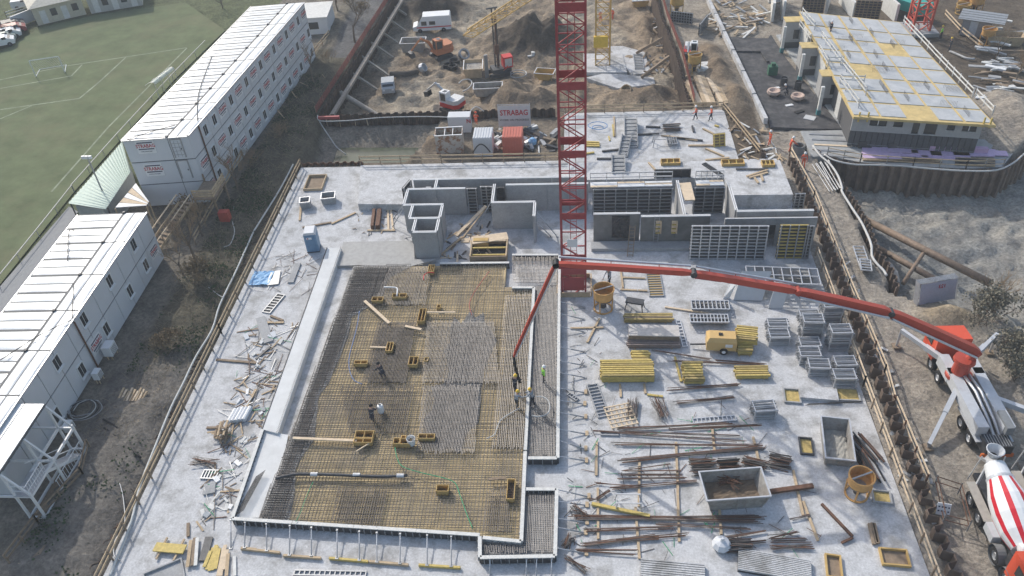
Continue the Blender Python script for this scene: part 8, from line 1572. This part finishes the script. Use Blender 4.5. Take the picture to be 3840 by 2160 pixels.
house('cream house with pale tiled roof beyond the pitch', at(0, 0, 290, 195), at(0, 0, 655, 108), 7, 2.8, 1.6, mat('cream_wall', (.5, .46, .36), .8), mat('pale_tiles', (.5, .47, .4), .7, var=.2), 4); house('long grey house at the top of the pitch', at(0, 0, 690, 105), at(0, 0, 1080, 40), 7, 3.0, 1.8, mat('grey_wall', (.42, .41, .38), .8), mat('grey_tiles', (.25, .24, .24), .7, var=.2), 5)
rail_fence('plank fence beside the parking at the far left', [at(0, 0, 60, 150), at(0, 0, 250, 85)], zs=(.4, .8, 1.2), post=1.5, m=edge_w); wall('low white garden wall left of the cream house', at(0, 0, 110, 215), at(0, 0, 265, 150), 0, 1.8, .2, cont_w, False)
p = at(1, 0, 470, 200, 0); t = thing('site_hut', 'low site hut with pale roof behind the long cabins', 'hut', (p.x, p.y, 0), R(5)); MB().box((0, 0, 0), (4.2, 6, 2.4)).part('wall', cont_w, t, False); MB().box((0, 0, 2.402), (4.5, 6.3, .12)).part('roof', edge_w, t, False); MB().box((0, -3.02, .8), (1.5, .05, 1)).part('window', glass, t, False)
for k in range(5): board(ORD[k] + ' yellowish scaffold board from the left beside the site hut', at(1, 0, 395 + 14 * k, 230, .1), at(1, 0, 400 + 14 * k, 90, 2.2), .2, .06, plank_p)
# ------------------------------------------------------------------ bare trees, bushes and bank growth
def bare_tree(label, p, h, spread, seed, m=bark, leaf=None, depth=5, name='bare_tree', n0=3):
    rnd = random.Random(seed); t = thing(name, label, 'tree' if 'tree' in name else 'bush', (p.x, p.y, GROUND_Z(p.x, p.y) - .05)); tr, cw, lf = MB(), MB(), MB()
    def grow_(a, d, L, r, k):
        b = a + d * L; m1 = a.lerp(b, .5) + Vector((rnd.uniform(-1, 1), rnd.uniform(-1, 1), 0)) * L * .06; g = tr if k >= depth - 1 else cw; n = 6 if k >= depth - 1 else 3
        g.rod(a, m1, r, n, r2=r * .85); g.rod(m1, b, r * .85, n, r2=r * .65)
        if k == 0:
            if leaf:
                for _ in range(2): c = b + Vector((rnd.uniform(-.3, .3), rnd.uniform(-.3, .3), rnd.uniform(-.3, .3))); u = Vector((rnd.uniform(-1, 1), rnd.uniform(-1, 1), rnd.uniform(-1, 1))).normalized() * .1; v = u.orthogonal().normalized() * .07; lf.quad(c - u, c - v, c + u, c + v)
            return
        for _ in range(rnd.randint(2, 4)):
            e = Vector((rnd.gauss(0, spread), rnd.gauss(0, spread), rnd.uniform(.1, .9))); grow_(a.lerp(b, rnd.uniform(.5, 1)), (d * .7 + e).normalized(), L * rnd.uniform(.6, .85), r * .6, k - 1)
    if name == 'bare_tree': grow_(Vector((0, 0, 0)), Vector((rnd.uniform(-.1, .1), rnd.uniform(-.1, .1), 1)).normalized(), h * .33, h * .02, depth)
    else:
        for _ in range(n0): grow_(Vector((rnd.uniform(-.5, .5), rnd.uniform(-.5, .5), 0)), Vector((rnd.gauss(0, .5), rnd.gauss(0, .5), 1)).normalized(), h * .34, h * .012, depth - 1)
    if tr.v: tr.part('trunk', m, t, False)
    if cw.v: cw.part('crown', twig if leaf is None else m, t, False)
    if lf.v: lf.part('foliage', leaf, t, False)
dl_ = mat('dry_leaf', (.2, .15, .09), .9, var=.4); gl_ = mat('olive_leaf', (.15, .14, .105), .85, var=.4)
for k, (c, r, x, y, h, lb, lf) in enumerate(((1, 0, 745, 315, 8, 'tan leaved tree beside the asphalt lane', dl_), (1, 0, 440, 640, 6.5, 'bare tree before the far end of the long cabins', None), (0, 0, 1800, 1440, 6, 'bare tree before the near end of the long cabins', None), (0, 1, 1470, 500, 6.5, 'bare tree beside the nearer cabins', None), (0, 1, 1530, 330, 5, 'small bare tree behind the timber stair', None), (1, 0, 620, 90, 7, 'tan leaved tree behind the site hut', dl_), (3, 1, 1720, 700, 4.5, 'thin bare tree beside the end of the thick brown pipe', None), (3, 0, 1720, 450, 5, 'bare tree below the site shed', None), (3, 0, 1850, 640, 5, 'bare tree on the rubble slope', None), (0, 0, 40, 240, 6, 'bare tree over the parked cars', None), (0, 0, 1680, 60, 5, 'bare tree at the top end of the pitch', None), (0, 1, 1380, 620, 4.5, 'low bare tree against the nearer cabin wall', None))): bare_tree(lb, at(c, r, x, y), h, .55, 70 + k, leaf=lf)
for k, (c, r, x, y, h, lb, lf) in enumerate(((3, 1, 1600, 980, 3.4, 'brown bush beside the sand heap', gl_), (3, 1, 1720, 920, 3.2, 'brown bush right of the sand heap', gl_), (3, 1, 1880, 1250, 3.6, 'grey green bush above the white outrigger', gl_), (3, 1, 1860, 1400, 3.2, 'grey green bush at the right edge by the pump lorry', gl_), (0, 1, 1500, 700, 2.6, 'tangled bush on the bank below the bare trees', dl_), (0, 0, 1890, 1250, 2.8, 'tangled bush on the bank beside the fence', None), (1, 0, 200, 1060, 2.8, 'tangled bush on the bank above the slab corner', None), (0, 1, 1420, 200, 3.0, 'pale tangle of shrubs behind the timber stair', dl_), (0, 1, 1300, 1180, 2.2, 'tangled bush on the bank beside the pale pipe', dl_), (1, 0, 560, 480, 2.2, 'low bush above the strutted wall', None))): bare_tree(lb, at(c, r, x, y), h, .8, 90 + k, leaf=lf, name='tangled_bush', n0=7)
rr = random.Random(71); lf, st = MB(), MB()
for k in range(15000):
    y = rr.uniform(27, 100); x = rr.uniform(-36.6, -31.7)
    if fb(x + 11, y, .28, 3) < rr.uniform(-.25, .3) + (.42 if y < 45 else 0): continue
    z = GROUND_Z(x, y) + rr.uniform(.02, .3); c = Vector((x, y, z)); u = Vector((rr.uniform(-1, 1), rr.uniform(-1, 1), rr.uniform(-.4, .4))).normalized() * rr.uniform(.06, .14); v = u.orthogonal().normalized() * rr.uniform(.05, .1)
    lf.quad(c - u, c - v, c + u, c + v)
for k in range(1500):
    y = rr.uniform(38, 100); x = rr.uniform(-37, -31.7); z = GROUND_Z(x, y); st.rod((x, y, z), (x + rr.uniform(-.6, .6), y + rr.uniform(-.6, .6), z + rr.uniform(.1, .6)), .015, 3)
lf.thing('ivy_cover', ivy, 'dark green ivy covering the bank left of the slab', 'ivy', kind='stuff'); st.thing('dry_stems', straw, 'pale dry stems lying over the bank', 'stems', kind='stuff')
# ------------------------------------------------------------------ wording: tell repeated pieces apart by their order
UN = ['first', 'second', 'third', 'fourth', 'fifth', 'sixth', 'seventh', 'eighth', 'ninth', 'tenth', 'eleventh', 'twelfth', 'thirteenth', 'fourteenth', 'fifteenth', 'sixteenth', 'seventeenth', 'eighteenth', 'nineteenth']; TE = ['twenty', 'thirty', 'forty', 'fifty', 'sixty', 'seventy', 'eighty', 'ninety']; TI = ['twentieth', 'thirtieth', 'fortieth', 'fiftieth', 'sixtieth', 'seventieth', 'eightieth', 'ninetieth']
def ordinal(n): return UN[n] if n < 19 else (TI[(n + 1) // 10 - 2] if (n + 1) % 10 == 0 else TE[(n + 1) // 10 - 2] + ' ' + UN[(n + 1) % 10 - 1])
groups = {}
for o in COL.objects:
    if o.parent is None and 'group' in o and 'label' in o and o.name.split('.')[0] != 'timber_beam': groups.setdefault(o['label'], []).append(o)
for lb, os_ in groups.items():
    if len(os_) > 1:
        for i, o in enumerate(sorted(os_, key=lambda o: -o.location.y)): o['label'] = lb + ', ' + ordinal(i) + ' from the back'
# ------------------------------------------------------------------ thin spring haze
hz = MB().box((0, 60, -6), (420, 420, 56)); hm = bpy.data.materials.new('haze'); hm.use_nodes = True; hm.node_tree.nodes.clear()
ho = hm.node_tree.nodes.new('ShaderNodeOutputMaterial'); hv = hm.node_tree.nodes.new('ShaderNodeVolumePrincipled'); hv.inputs['Density'].default_value = .0007; hv.inputs['Color'].default_value = (.82, .88, .95, 1); hm.node_tree.links.new(hv.outputs[0], ho.inputs['Volume'])
o = bpy.data.objects.new('haze', hz.mesh('haze', hm)); COL.objects.link(o); o['kind'] = 'stuff'; o['label'] = 'thin pale haze over the whole site'
